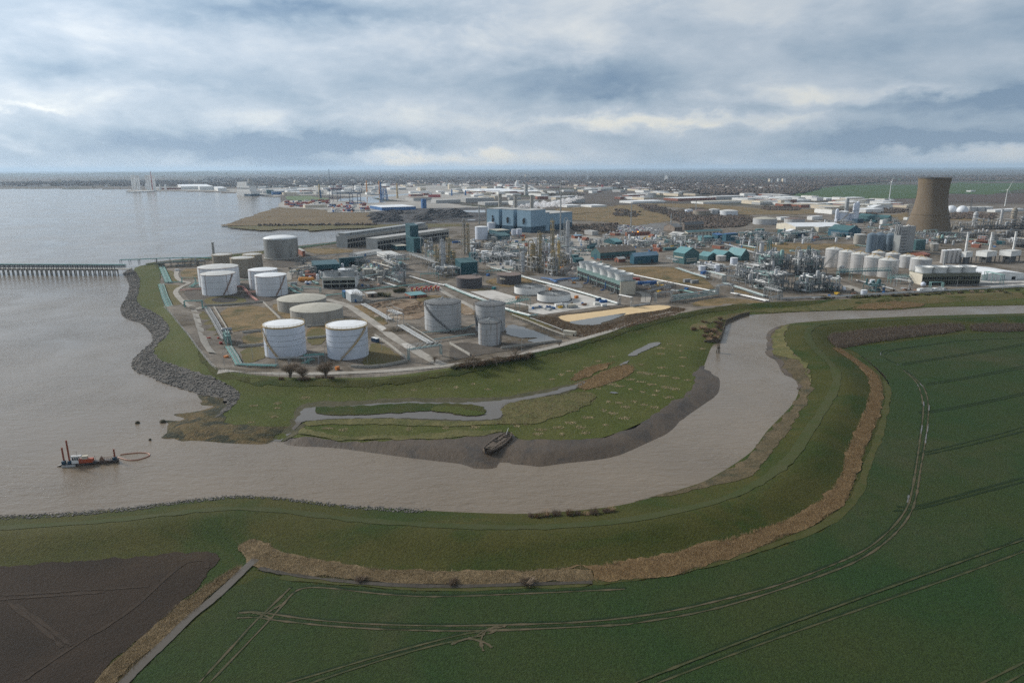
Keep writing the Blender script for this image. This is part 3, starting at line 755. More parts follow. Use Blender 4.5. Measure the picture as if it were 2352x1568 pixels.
M_WROCK = mat('weed_rock', (.045, .045, .03), (.07, .06, .035), .5, fine=.4, fs=3, world_pos=True)
for x, y, s in ((353, 921, 1.0), (590, 912, 1.3), (470, 1080, .6)):
 px, py = T1('E3', x, y)
 p = G(px, py)
 mb = MB()
 mb.sphere((0, 0, 0), s, 9, 6, .75)
 mb.v = [(v[0] * RND.uniform(.85, 1.15), v[1] * RND.uniform(.8, 1.1), v[2] + .3) for v in mb.v]
 o = mb.build('boulder', M_WROCK)
 o.location = p
 tag(o, 'big dark weedy boulder alone out in the estuary water' if x == 353 else ('dark rock at the tip of the weedy shore' if x == 590 else 'small dark weedy rock awash off the muddy point'), 'boulder', 'rocks off the weedy point')
# ------------------------------------------------------------------ ground inside the works and beyond
PLANT = T('D', (330, 606), (374, 607), (366, 660), (376, 705), (425, 760), (450, 795), (480, 835), (500, 854), (600, 863), (700, 867), (850, 867), (945, 858), (1010, 847)) + T('B3', (440, 1402), (800, 1350), (1100, 1280), (1400, 1200), (1700, 1140), (2000, 1040), (2195, 980)) + T('B4', (300, 1160), (600, 1090), (800, 1020), (1000, 960), (1300, 920), (1600, 900), (1850, 880), (2352, 855)) + T('B5', (600, 930), (1200, 900), (1700, 860), (2352, 830), (3200, 800)) + T('D', (2650, 470), (2000, 470), (1500, 472), (1120, 492), (1050, 505), (940, 524), (893, 529.5), (850, 540), (773, 554), (700, 562), (611, 574), (471, 590), (400, 596))
zone('works_yard', M_YARD, PLANT, -1, 10, smooth=0)
def flat(name, m, pts, layer=1, rag=.8, step=12, smooth=1):
 return zone(name, m, pts, layer + 1, step, rag, smooth, relief=False, zc=1.5)
flat('sea_bank', M_BANK, T('D', (330, 605), (400, 598), (471, 592), (611, 576), (700, 564), (773, 556), (850, 542), (893, 531), (893, 534), (850, 546), (773, 560), (700, 569), (611, 582), (471, 599), (400, 603), (340, 609)))
for a in (T('B1', (820, 740), (1420, 682), (1650, 880), (1440, 985), (1180, 1000), (1010, 1035)), T('B1', (1130, 1085), (1440, 1005), (1470, 1180), (1200, 1200)), T('B1', (380, 240), (640, 230), (655, 335), (400, 372)), T('B1', (1500, 680), (1640, 670), (1780, 780), (1790, 860), (1660, 860)),
   T('B2', (80, 955), (560, 900), (700, 960), (860, 1080), (860, 1110), (90, 1130)), T('B2', (650, 700), (800, 690), (1130, 920), (1020, 950), (800, 830)), T('B2', (1400, 590), (1800, 560), (2100, 700), (2195, 760), (2195, 830), (1600, 700)),
   T('R2', (1120, 1012), (1400, 1008), (1800, 1042), (1350, 1087), (1180, 1062)), T('B4', (100, 472), (800, 458), (1000, 520), (1190, 610), (1290, 740), (700, 620), (350, 540)), T('B4', (1000, 860), (1300, 800), (1700, 830), (1850, 872), (1300, 905), (1050, 900)), T('B4', (1440, 720), (1620, 730), (1780, 790), (1500, 760)),
   T('R4', (1250, 980), (1700, 960), (2352, 950), (2352, 1060), (1900, 1080), (1500, 1040)), T('B5', (0, 345), (450, 350), (560, 400), (300, 410), (0, 400)), T('B3', (400, 400), (560, 350), (900, 330), (1080, 410), (760, 470), (600, 450)), T('B3', (60, 470), (250, 510), (420, 470), (560, 490), (300, 520))):
 flat('rough_grass', M_BROWN, a, 1)
for a in (T('B1', (200, 430), (400, 440), (300, 540), (420, 690), (290, 742), (150, 450)), T('B1', (190, 250), (300, 262), (370, 400), (270, 412)), T('B1', (610, 775), (700, 770), (890, 1060), (700, 1080), (650, 920)), T('B2', (870, 1180), (1000, 1160), (1350, 1390), (1050, 1450), (720, 1440), (870, 1310)), T('B1', (1120, 1240), (1470, 1200), (1480, 1340), (1250, 1420), (1180, 1420)),
   T('B1', (1960, 1000), (2195, 970), (2195, 1180), (1980, 1200)), T('B3', (720, 800), (850, 790), (1400, 1000), (1100, 940), (800, 840))):
 flat('rough_grass', M_OLIVE, a, 1)
for a in (T('B1', (390, 520), (680, 420), (1100, 440), (1350, 520), (1740, 560), (1640, 600), (1450, 650), (800, 700), (510, 640)), T('B3', (0, 1180), (200, 1150), (640, 1230), (820, 1130), (940, 1160), (1380, 1150), (900, 1230), (300, 1330), (0, 1400)), T('B4', (400, 610), (700, 640), (1280, 765), (800, 805), (600, 740), (390, 700)), T('R2', (680, 1150), (1070, 1130), (1200, 1170), (930, 1230), (850, 1240))):
 flat('oily_ground', M_DARK, a, 1)
flat('oily_ground', M_OLIVE, [(T1('B1', 940 + 270 * math.cos(t), 640 + 62 * math.sin(t))) for t in np.linspace(0, 6.2, 24)], 2)
flat('oily_ground', ground_mat('oil_black', (.035, .033, .032), (.05, .047, .045), .2), [(T1('B1', 935 + 165 * math.cos(t), 627 + 34 * math.sin(t))) for t in np.linspace(0, 6.2, 24)], 3)
flat('oily_ground', M_EARTH, T('B2', (850, 680), (1400, 600), (1580, 700), (1570, 850), (1300, 880), (1000, 830)), 1)
flat('oily_ground', M_EARTH, T('B3', (150, 680), (310, 720), (310, 810), (150, 820)), 2)
flat('bank_scrub', M_SCRUB, T('B3', (1040, 860), (1150, 825), (1600, 775), (2195, 702)) + T('B4', (620, 882), (800, 902), (960, 932), (800, 1010), (300, 1145), (0, 1205)) + T('B3', (1700, 1095), (1560, 1085), (1400, 1000)), 1, rag=2)
flat('lagoon_liner', M_SAND, T('B3', (1345, 850), (1400, 822), (1700, 792), (2195, 728)) + T('B4', (350, 908), (620, 888), (740, 892), (800, 907), (700, 942), (300, 990), (150, 1030)) + T('B3', (1900, 880), (1600, 905), (1450, 900)), 3, rag=.3)
flat('lagoon', MATS['pool_water'], T('B3', (1475, 905), (1620, 882), (1900, 838), (2195, 792)) + T('B4', (290, 984), (240, 1010), (100, 1062), (0, 1087)) + T('B3', (1900, 935), (1750, 950), (1580, 938)), 4, rag=.4)
flat('flooded_bund', MATS['pool_water'], T('B3', (690, 960), (820, 930), (1380, 1130), (1350, 1148), (1110, 1172), (940, 1135), (1150, 1098), (860, 1102), (700, 1050)), 2, rag=1.0)
flat('concrete_pad', M_CONC, T('B3', (250, 522), (540, 505), (840, 590), (830, 650), (690, 660), (520, 620)), 1, rag=.2, smooth=0)
flat('concrete_pad', M_CONC, T('B3', (690, 660), (830, 650), (1000, 690), (1100, 665), (1350, 695), (1530, 620), (1510, 560), (1190, 440), (1260, 430), (1560, 535), (2120, 690), (1930, 700), (1170, 810), (985, 778), (985, 700)), 1, rag=.2, smooth=0)
flat('concrete_pad', M_CONC, T('B5', (1500, 770), (2352, 745), (2700, 740), (2700, 830), (2000, 830)), 1, smooth=0)
flat('concrete_pad', M_ROAD, T('B4', (900, 520), (1400, 520), (1330, 600), (1200, 560)), 1, smooth=0)
flat('concrete_pad', M_ROAD, T('R3', (860, 930), (1250, 900), (2000, 860), (2250, 900), (2350, 960), (2060, 1000), (1500, 1010), (1100, 1000)), 1)
flat('concrete_pad', M_ROAD, T('R3', (1000, 1150), (1250, 1120), (1270, 1260), (1000, 1260), (830, 1200)), 1)
flat('concrete_pad', M_ROAD, T('R3', (1850, 1060), (2070, 1040), (2080, 1150), (2300, 1200), (2100, 1240), (1850, 1210)), 1)
flat('concrete_pad', M_TARMAC, T('R3', (1230, 1330), (1800, 1330), (2000, 1440), (1960, 1480), (1500, 1400)), 1)
flat('concrete_pad', M_TARMAC, T('R4', (-100, 780), (100, 740), (560, 715), (620, 760), (500, 850), (100, 870)), 1)
flat('concrete_pad', M_ROAD, T('R4', (200, 870), (620, 850), (800, 960), (600, 990), (100, 960)), 1)
mb = MB()
for l, w in ((T('B1', (340, 260), (320, 330), (390, 400), (520, 410), (370, 470), (305, 530), (400, 640), (480, 700), (560, 760), (600, 900), (650, 1050), (690, 1180), (780, 1290)), 4.5), (T('B1', (440, 690), (560, 720), (650, 740)), 6), (T('D', (500, 855), (600, 858), (760, 859), (950, 849)) + T('B3', (450, 1385), (700, 1345), (1000, 1285), (1400, 1195), (1650, 1120), (2000, 1020), (2195, 950)) + T('B4', (300, 1110), (600, 1020), (800, 960)), 5.5),
    (T('B2', (330, 620), (600, 690), (800, 830), (1000, 965), (1200, 1120), (1400, 1235), (1600, 1355), (1780, 1440)), 6.5), (T('B2', (1690, 420), (1800, 540), (2195, 730)) + T('B3', (330, 760)), 5), (T('R4', (-200, 1232), (0, 1226), (660, 1210)), 7), (T('R2', (950, 1380), (960, 1310), (1060, 1235), (1250, 1200), (1600, 1190)), 7), (T('B4', (500, 860), (520, 760), (400, 740)), 8), (T('R5', (300, 1440), (420, 1480), (520, 1530)), 9)):
 ribbon(mb, l, w, .22, step=5, jit=.05)
tag(mb.build('road', M_ROAD), kind='structure')
flat('road', M_CONC, T('B1', (710, 1325), (760, 1300), (850, 1295), (860, 1360), (900, 1440), (860, 1500), (790, 1480), (740, 1400)), 4)
flat('road', M_CONC, T('B2', (1270, 1175), (1360, 1175), (1470, 1225), (1380, 1245), (1290, 1215)), 4)
flat('road', M_CONC, T('B2', (960, 960), (1020, 945), (1110, 1000), (1040, 1030)), 4)
mb = MB()
for l, w in ((T('R3', (-200, 1280), (200, 1290), (900, 1270)), 6), (T('R2', (950, 1470), (1500, 1480), (2200, 1440)), 7), (T('B4', (1380, 640), (1600, 720), (1850, 820), (2352, 790)), 6), (T('R5', (1500, 1440), (2352, 1410)), 8)):
 ribbon(mb, l, w, .2, step=8, jit=.05)
tag(mb.build('road', M_TARMAC), kind='structure')
# ---- beyond the works
FZ = lambda name, m, pts, layer=0, rag=6, step=60: zone(name, m, pts, layer + 3, step, rag, 0, relief=False, zc=1.5)
FZ('spit_grass', M_SPIT, T('R2', (190, 748), (330, 710), (500, 650), (680, 590), (830, 545), (1100, 560), (1400, 575), (1410, 607), (1890, 607), (1935, 735), (1400, 745), (800, 748), (230, 758)))
FZ('spit_shore', M_OLIVE, T('R2', (240, 762), (800, 752), (1400, 750), (1935, 740), (2352, 735)) + T('R3', (0, 735), (600, 735), (600, 760), (0, 780)) + T('R2', (2300, 785), (1900, 780), (1500, 790), (1230, 812), (1170, 795), (1000, 792), (680, 808), (400, 792)))
FZ('coal_yard', M_COAL, T('R2', (1900, 590), (2352, 585)) + T('R3', (0, 560), (250, 520), (880, 545), (880, 700), (700, 712), (0, 725)) + T('R2', (2352, 740), (1940, 735)))
FZ('dock_quay', M_DOCK, T('R2', (900, 470), (1420, 450), (1900, 480), (2352, 480)) + T('R3', (300, 480), (600, 520), (880, 545), (0, 555)) + T('R2', (1890, 600), (1410, 603), (1400, 573), (830, 543), (860, 500)), 1)
FZ('dock_quay', M_DOCK, T('R2', (-900, 345), (0, 335), (560, 330), (1200, 300), (2352, 280)) + T('R3', (0, 280), (500, 300), (900, 330), (1300, 350), (1100, 400), (900, 440), (500, 470), (0, 480)) + T('R2', (1900, 430), (1300, 400), (900, 405), (800, 425), (560, 400), (500, 380), (0, 355), (-900, 357)), 0)
FZ('dock_water', MATS['still_water'], T('R2', (1520, 470), (1550, 445), (1900, 420), (2100, 400), (2352, 385), (2352, 398), (2120, 420), (1920, 440), (2090, 488), (1890, 495), (1850, 500), (1830, 470)), 3, rag=2)
FZ('dock_quay', ground_mat('green_flat', (.10, .15, .07), (.13, .16, .08), .01), T('R2', (920, 425), (950, 415), (1200, 412), (1270, 425), (1420, 440), (1440, 465), (1100, 470), (940, 455)), 3, rag=2)
FZ('coal_yard', MATS['still_water'], T('R3', (40, 690), (250, 685), (740, 682), (720, 692), (400, 702), (60, 702)), 2, rag=5)
FZ('coal_yard', MATS['still_water'], T('R3', (580, 580), (870, 572), (870, 605), (620, 600)), 2, rag=8)
FZ('coal_yard', MATS['still_water'], T('R2', (1930, 640), (1960, 640), (1980, 720), (1950, 725)), 2, rag=4)
FZ('coal_yard', MATS['still_water'], T('R3', (300, 640), (480, 636), (520, 646), (330, 655)), 2, rag=6)
for a in (T('R3', (1640, 560), (1900, 540), (2352, 530)) + T('R4', (0, 520), (300, 510), (650, 640), (640, 700), (200, 760), (0, 720)) + T('R3', (1880, 690), (1750, 620)), T('R4', (250, 500), (1100, 505), (1700, 560), (2300, 570), (2300, 620), (1500, 630), (900, 560), (500, 530)), T('R5', (800, 640), (1020, 600), (1030, 640), (1000, 690), (840, 690)), T('R5', (1470, 640), (1900, 640), (1900, 700), (1500, 690))):
 FZ('rough_field', M_BROWN, a, 0)
for a in (T('R4', (600, 590), (900, 540), (1420, 600), (1560, 650), (1560, 730), (1450, 770), (1040, 775), (700, 680)), T('R4', (240, 520), (420, 520), (700, 600), (650, 630), (400, 580)), T('R4', (1690, 540), (2100, 530), (2100, 580), (1720, 575)), T('R3', (1900, 760), (2352, 730), (2352, 850), (2000, 850))):
 FZ('thicket', M_SCRUB, a, 1, rag=14)
for a in (T('R4', (2030, 425), (2100, 380), (2352, 345)) + T('R5', (0, 330), (300, 290), (1130, 285), (1130, 440), (550, 450), (300, 430), (0, 440)), T('R5', (1420, 270), (1800, 270), (2400, 265), (2800, 270), (2800, 330), (2352, 335), (1950, 400), (1430, 380)), T('R5', (1450, 300), (1600, 260), (1900, 240), (2352, 225), (2352, 232), (1700, 260))):
 FZ('green_field', M_FARF, a, 1, rag=10, step=200)
FZ('brown_field', ground_mat('far_plough', (.075, .055, .048), (.09, .068, .055), .004), T('R5', (1430, 400), (2352, 380), (2900, 390), (2900, 470), (2200, 490), (1430, 480)), 0, step=200)
FZ('brown_field', ground_mat('far_wood_floor', (.085, .062, .058), (.11, .075, .065), .003, fine=.4, fs=.015), T('R4', (500, 290), (1500, 250), (2352, 280), (2100, 370), (2000, 410), (1500, 400), (700, 390)), 0, step=200)
for a in (T('R4', (1000, 230), (1300, 215), (2352, 205), (2352, 215)), T('R5', (100, 225), (900, 205), (1000, 225), (200, 240)), T('R5', (1900, 215), (2352, 205), (2352, 215)), T('R4', (300, 190), (900, 180), (900, 184)), T('R4', (1800, 170), (2352, 165), (2352, 172))):
 FZ('green_field', M_FARF, a, 1, rag=20, step=400)
FZ('suburb', ground_mat('suburb_land', (.125, .092, .072), (.22, .185, .155), .02, fine=.4, fs=.04), T('R3', (-300, 240), (0, 238), (2352, 245), (2352, 320), (1000, 320), (0, 290), (-900, 330)), 0, step=150)  # light mottle puts the sun on the town into the ground colour
# low hills on the skyline
M_HILL = ground_mat('hill_land', (.060, .075, .050), (.085, .085, .062), .0008, fine=.4, fs=.003)
def hills(pts, dist, back, name):
 """pts: rows of (x, skyline row) on the 2352 px view"""
 mb = MB()
 vs = []
 n = len(pts)
 for x, y in pts:
  u = (x - 1176) / FPX
  base = Vector((u * dist * 1.03, dist, 0))
  top = Vector((u * (dist + back) * 1.03, dist + back, 0))
  z = max(2, rise(top, y))
  vs += [(*base.xy, -3), ((base.x + top.x) / 2, (base.y + top.y) / 2, z * .62), (*top.xy, z), (top.x * 1.1, top.y * 1.1, z * .8), (top.x * 1.25, top.y * 1.25, -3)]
 fs = []
 for i in range(n - 1):
  for j in range(4):
   a = 5 * i + j
   fs.append((a, a + 5, a + 6, a + 1))
 mb.add(vs, fs)
 o = mb.build(name, M_HILL, smooth=True)
 tag(o, kind='structure')
def skyline(x0, x1, f, step=40):
 return [(x, f(x) + RND.uniform(-.5, .5)) for x in np.arange(x0, x1, step)]
hills(skyline(-500, 900, lambda x: 397.5 + 1.6 * math.sin(x / 90.) + .8 * math.sin(x / 31. + 1) - .002 * x + 3 * max(0, (x - 500) / 400)), 13000, 4000, 'hills')
hills(skyline(500, 2900, lambda x: 393.5 - .0022 * (x - 600) + .7 * math.sin(x / 120.) + .5 * math.sin(x / 47.)), 21000, 5000, 'hills')
# ------------------------------------------------------------------ finishes used on the works
def paint(name, c, rust=None, amt=.25, rough=.5, streak=False, c2=None):
 """weathered paint, optional rust patches or vertical streaks of dirt"""
 return mat(name, c, c2 or tuple(v * .86 for v in c), .12, rough, fine=.10, fs=.9, spot=rust, ss=.35 if streak else .22, st=(.60 - amt * .2, .72), stretch=(1, 1, .12) if streak else (1, 1, 1), spec=.35)
W_WHITE = paint('tank_white', (.66, .69, .73), (.50, .47, .44), .2, streak=True)
W_BRIGHT = paint('tank_bright', (.60, .65, .74), (.52, .57, .66), .1)
W_DULL = paint('tank_dull', (.44, .45, .46), (.27, .25, .22), .35, streak=True)
W_CONC = paint('tank_concrete', (.36, .345, .31), (.20, .185, .16), .5, rough=.85, streak=True)
W_BROWN = paint('tank_brown', (.30, .27, .22), (.16, .11, .07), .5, rough=.8, streak=True)
W_STEEL = mat('tank_steel', (.40, .40, .38), (.22, .22, .21), .07, .45, .55, fine=.12, fs=1, stretch=(1, 1, .35))
W_DARK = paint('tank_dark', (.085, .082, .088), (.13, .12, .11), .3, rough=.8, streak=True)
W_SILVER = mat('tank_silver', (.62, .61, .60), (.50, .49, .48), .3, .38, .5, fine=.08, stretch=(1, 1, .2))
R_WHITE = paint('roof_white', (.78, .80, .82), (.55, .52, .46), .15)
R_PALE = paint('roof_pale', (.58, .58, .56), (.36, .29, .22), .35)
R_BEIGE = paint('roof_beige', (.44, .42, .36), (.30, .28, .23), .3, rough=.9)
R_DARK = paint('roof_darkgrey', (.16, .165, .17), (.28, .28, .28), .3, rough=.8)
R_BROWN = paint('roof_brown', (.17, .13, .115), (.24, .19, .15), .3, rough=.9)
OCHRE = paint('ochre_rust', (.50, .36, .16), (.30, .19, .09), .4, rough=.8)
RUST = paint('rust', (.28, .17, .12), (.17, .10, .07), .4, rough=.85)
GREYSTEEL = paint('grey_steel', (.33, .35, .36), (.22, .21, .20), .3, rough=.5)
DARKSTEEL = paint('dark_steel', (.10, .105, .11), (.17, .15, .13), .3, rough=.6)
PALESTEEL = paint('pale_steel', (.33, .345, .345), (.24, .23, .21), .25, rough=.4)
GALV = mat('galvanised', (.36, .37, .38), (.26, .27, .28), .4, .45, .35, fine=.08)
TEALP = paint('teal_pipe', (.12, .38, .35), (.2, .38, .34), .3, rough=.5)
TEALF = paint('teal_faded', (.20, .34, .33), (.28, .32, .29), .3, rough=.6)
TEALD = paint('teal_clad', (.012, .070, .088), (.02, .095, .11), .3, rough=.5)
TEALM = paint('teal_mid', (.05, .125, .135), (.075, .15, .155), .3, rough=.5)
TEALL = paint('teal_light', (.12, .27, .29), (.20, .30, .28), .3, rough=.6)
BLUEP = paint('blue_paint', (.035, .13, .32), (.05, .18, .40), .3, rough=.5)
BLUED = paint('blue_clad', (.022, .095, .14), (.03, .12, .17), .3, rough=.5)
SKYB = paint('sky_clad', (.235, .36, .46), (.26, .38, .48), .15, rough=.5)
NAVY = paint('navy_clad', (.022, .062, .10), (.03, .08, .12), .15, rough=.5)
WHITEP = paint('white_clad', (.72, .73, .72), (.58, .58, .56), .2)
CREAM = paint('cream_wall', (.55, .51, .42), (.45, .41, .33), .25, rough=.85)
BRICK = paint('red_brick', (.25, .10, .065), (.18, .075, .05), .3, rough=.9)
CONCW = paint('concrete_wall', (.38, .365, .33), (.25, .235, .21), .4, rough=.9, streak=True)
GREENSLAT = paint('green_slat', (.16, .165, .125), (.11, .115, .09), .4, rough=.85)
BLACK = mat('dark_opening', (.018, .019, .02), None, fine=.2, rough=.8)
GLASS = mat('window_glass', (.03, .04, .05), None, fine=0, rough=.12, spec=.6)
REDP = paint('red_paint', (.42, .05, .04), (.30, .05, .04), .3)
ORANGE = paint('orange_paint', (.60, .26, .05), (.5, .2, .04), .3)
YELLOW = paint('yellow_paint', (.62, .40, .04), (.5, .33, .05), .3)
SALMON = paint('salmon_pipe', (.50, .22, .18), (.40, .18, .14), .3)
BROWNROOF = paint('asbestos_roof', (.23, .185, .15), (.30, .26, .22), .35, rough=.9)
GREYROOF = paint('grey_roof', (.44, .44, .43), (.34, .33, .31), .3, rough=.8)
TIMBER = mat('old_timber', (.075, .06, .045), (.12, .10, .075), 1.0, .9, fine=.3, fs=6)
YEL_STEEL = paint('stained_column', (.29, .255, .175), (.20, .155, .09), .4, rough=.6, streak=True)
PIPES = [PALESTEEL, GALV, GREYSTEEL]
PLANTSTEEL = paint('plant_steel', (.17, .185, .19), (.10, .105, .10), .3, rough=.5)
FANGREY = paint('fan_grey', (.52, .54, .54), (.42, .42, .40), .25)
CELLTEAL = paint('cell_teal', (.15, .235, .225), (.10, .14, .13), .3)
SITE = math.radians(27)
ZG = 1.55
def at(r, x, y, z=ZG):
 p = T1(r, x, y)
 return G(p[0], p[1], z)
def span_to(P, d, X):
 """how far to walk from P along direction d until the photograph shows the point at column X"""
 px, py, dep = proj(P)
 v = (784 - py) / FPX
 k = (X - 1176) / FPX + ROLL * v
 ddep = d[1] * cP
 return (k * dep - P[0]) / (d[0] - k * ddep)
def face_cam(P):
 return math.atan2(-P[1], -P[0])
# ------------------------------------------------------------------ tanks
FT = []
def clear_of(x, y, g=4):
 for P, a, l, w in FT:
  u, v = x - P.x, y - P.y
  if -g < u * math.cos(a) + v * math.sin(a) < l + g and -g < v * math.cos(a) - u * math.sin(a) < w + g:
   return False
 return True
def rail(mb, r, z, h, seg, posts, rt=.07):
 ring = lambda zz: [(r * math.cos(2 * math.pi * i / seg), r * math.sin(2 * math.pi * i / seg), zz) for i in range(seg)]
 mb.tube(ring(z + h), rt, 4, True)
 mb.tube(ring(z + h * .5), rt * .8, 4, True)
 for i in range(posts):
  a = 2 * math.pi * i / posts
  mb.bar((r * math.cos(a), r * math.sin(a), z), (r * math.cos(a), r * math.sin(a), z + h), rt * 1.6)
def tank(reg, l, r, yb, yt, label, wall, roof, style='cone', rise_f=.12, rim=GREYSTEEL, bands=(), stair=None, group=None, seg=56, name='storage_tank', cat='storage tank', pipes=0, bandm=None, skirt=None, railing=True, stairm=None, rimw=.25):
 xl, yl = T1(reg, l, yb)
 xr, _ = T1(reg, r, yb)
 _, yT = T1(reg, l, yt)
 F_ = G((xl + xr) / 2, yl, ZG)
 rad = (xr - xl) / 2 * depth(F_) / FPX
 for _ in range(3):
  dirv = Vector((F_.x, F_.y, 0)).normalized()
  C = F_ + dirv * rad
  rad = (xr - xl) / 2 * depth(C) / FPX * .995
 h = rise(F_, yT)
 FT.append((C - Vector((rad, rad, 0)), 0, 2 * rad, 2 * rad))
 fc = face_cam(C)
 t = thing(name, label, cat, C, fc, group)      # local +x faces the camera
 mb = MB()
 n = 1
 mb.lathe(0, 0, [(rad, 0), (rad, h * .33), (rad, h * .66), (rad, h)], seg, True, style in ('flat', 'cone', 'dome', 'rafter'))
 mb.build('shell', wall, t, True)
 mb = MB()
 if style == 'cone':
  mb.lathe(0, 0, [(rad * 1.004, h - .05), (rad * 1.004, h + .18), (rad * .93, h + .20 + rad * rise_f * .12), (rad * .5, h + rad * rise_f * .72), (rad * .12, h + rad * rise_f), (.05, h + rad * rise_f * 1.01)], seg)
  mb.build('roof', roof, t, True)
 elif style == 'dome':
  prof = [(rad * 1.003, h - .05), (rad * 1.003, h + .15)]
  for q in np.linspace(.08, 1, 8):
   prof.append((max(rad * math.cos(q * math.pi / 2), .05), h + .15 + rad * rise_f * math.sin(q * math.pi / 2)))
  mb.lathe(0, 0, prof, seg)
  mb.build('roof', roof, t, True)
 elif style == 'flat':
  mb.lathe(0, 0, [(rad * 1.003, h - .1), (rad * 1.003, h + .12), (.05, h + .12 + rad * .02)], seg)
  mb.build('roof', roof, t, True)
 elif style == 'rafter':                         # dark dished roof with radial rafters
  mb.lathe(0, 0, [(rad * 1.01, h - .1), (rad * 1.01, h + .15), (rad * .5, h + rad * rise_f * .6), (.3, h + rad * rise_f)], seg)
  mb.build('roof', roof, t, True)
  mb = MB()
  for i in range(24):
   a = 2 * math.pi * i / 24
   mb.bar((rad * .98 * math.cos(a), rad * .98 * math.sin(a), h + .25), (.4 * math.cos(a), .4 * math.sin(a), h + rad * rise_f + .15), .16)
  mb.build('roof_rib', GREYSTEEL, t)
  mb = MB()
  mb.cyl(0, 0, h + rad * rise_f, h + rad * rise_f + .9, .7, 10)
  mb.build('roof_vent', GREYSTEEL, t)
 elif style == 'open':                           # clarifier: open rim, floor sunk, spokes to a hub
  mb.lathe(0, 0, [(rad, h * .95), (rad * .965, h), (rad * .955, h), (rad * .955, h * .62)], seg, False, False)
  mb.lathe(0, 0, [(rad * .955, h * .62), (.1, h * .66)], seg, False, False)
  mb.build('basin_floor', R_DARK, t, True)
  mb = MB()
  for i in range(36):
   a = 2 * math.pi * i / 36
   mb.bar((rad * .96 * math.cos(a), rad * .96 * math.sin(a), h * .9), (.8 * math.cos(a), .8 * math.sin(a), h * .98), .2)
  mb.build('spoke', PALESTEEL, t)
  mb = MB()
  mb.cyl(0, 0, h * .64, h * 1.02, 1.0, 12)
  mb.build('hub', PALESTEEL, t)
 if skirt is not None:
  mb = MB()
  mb.lathe(0, 0, [(rad * 1.045, 0), (rad * 1.045, h * .05), (rad * 1.03, h * .07)], seg)
  for i in range(int(seg * 1.2)):
   a = 2 * math.pi * i / int(seg * 1.2)
   mb.cbox(rad * 1.06 * math.cos(a), rad * 1.06 * math.sin(a), 0, .6, .45, h * .045, a)
  mb.build('plinth', skirt, t)
 if rim is not None:
  mb = MB()
  mb.lathe(0, 0, [(rad, h - rimw), (rad + .22, h - rimw), (rad + .22, h + .08), (rad, h + .08)], seg, False, False)
  mb.build('rim', rim, t, True)
  if railing:
   mb = MB()
   rail(mb, rad + .12, h + .1, 1.1, seg, 28)
   mb.build('handrail', rim, t)
 for i, bz in enumerate(bands):
  mb = MB()
  mb.lathe(0, 0, [(rad, h * bz), (rad + .16, h * bz), (rad + .16, h * bz + .16), (rad, h * bz + .16)], seg, False, False)
  mb.build('band', bandm or wall, t, True)
 if stair:
  a0, a1 = math.radians(stair[0]), math.radians(stair[1])
  mb = MB()
  k = 40
  pts = []
  for i in range(k + 1):
   f = i / k
   a = a0 + (a1 - a0) * f
   pts.append((a, h * f))
  for i in range(k):
   (a, z), (b, w) = pts[i], pts[i + 1]
   for ro in (.1, 1.0):
    mb.bar(((rad + ro) * math.cos(a), (rad + ro) * math.sin(a), z), ((rad + ro) * math.cos(b), (rad + ro) * math.sin(b), w), .14, .35)
    mb.bar(((rad + ro) * math.cos(a), (rad + ro) * math.sin(a), z + 1.1), ((rad + ro) * math.cos(b), (rad + ro) * math.sin(b), w + 1.1), .09)
   mb.bar(((rad + .1) * math.cos(a), (rad + .1) * math.sin(a), z), ((rad + 1.0) * math.cos(a), (rad + 1.0) * math.sin(a), z), .25, .05)
   if i % 4 == 0:
    mb.bar(((rad + 1) * math.cos(a), (rad + 1) * math.sin(a), z), ((rad + 1) * math.cos(a), (rad + 1) * math.sin(a), z + 1.1), .09)
  mb.build('stair', stairm or rim or GREYSTEEL, t)
 for i in range(pipes):
  a = math.radians(-55 + 90 * i + RND.uniform(-10, 10))
  mb = MB()
  q = rad + .25
  mb.tube([(q * math.cos(a), q * math.sin(a), .2), (q * math.cos(a), q * math.sin(a), h), ((rad - 1) * math.cos(a), (rad - 1) * math.sin(a), h + .5)], .13, 5)
  mb.build('riser_pipe', RUST if rim is not OCHRE else OCHRE, t)
 return t, rad, h
gA = 'pair of bright white tanks by the perimeter road'
tank('B1', 1462, 1962, 1356, 975, 'big bright white tank with ochre rim, the nearer to the estuary of the front two', W_BRIGHT, R_WHITE, rim=OCHRE, bands=(.38, .56, .74), stair=(-20, -88), group=gA, rise_f=.07, bandm=GREYSTEEL, pipes=1, rimw=.7)
tank('B2', 358, 864, 1378, 990, 'big bright white tank with tan stair rising right, beside the blue and white container', W_BRIGHT, R_WHITE, rim=OCHRE, bands=(.40, .57, .76), stair=(-22, 62), group=gA, rise_f=.07, bandm=GREYSTEEL, rimw=.7)
gB = 'low concrete coloured tanks behind the front pair'
tank('B1', 1785, 2425, 940, 785, 'low wide stained concrete tank, nearer of two, behind the bright white tanks', W_CONC, R_BEIGE, rise_f=.16, rim=CONCW, group=gB, railing=False, seg=72)
tank('B1', 1622, 2215, 792, 655, 'low wide stained concrete tank, farther of two, behind its twin', W_CONC, R_BEIGE, rise_f=.16, rim=CONCW, group=gB, railing=False, seg=72)
gC = 'white tanks in the dark gravel tank farm'
tank('B1', 677, 1087, 574, 320, 'white rust-streaked tank nearest the round oily patch, estuary side', W_WHITE, R_PALE, bands=(.36, .66), stair=(10, 52), rim=RUST, pipes=2, group=gC, stairm=RUST, railing=False, bandm=W_DULL)
tank('B1', 642, 1122, 478, 238, 'wider white tank hidden behind the rust-streaked tank by the oily patch', W_WHITE, R_PALE, bands=(.45,), rim=RUST, pipes=1, group=gC, railing=False, bandm=W_DULL)
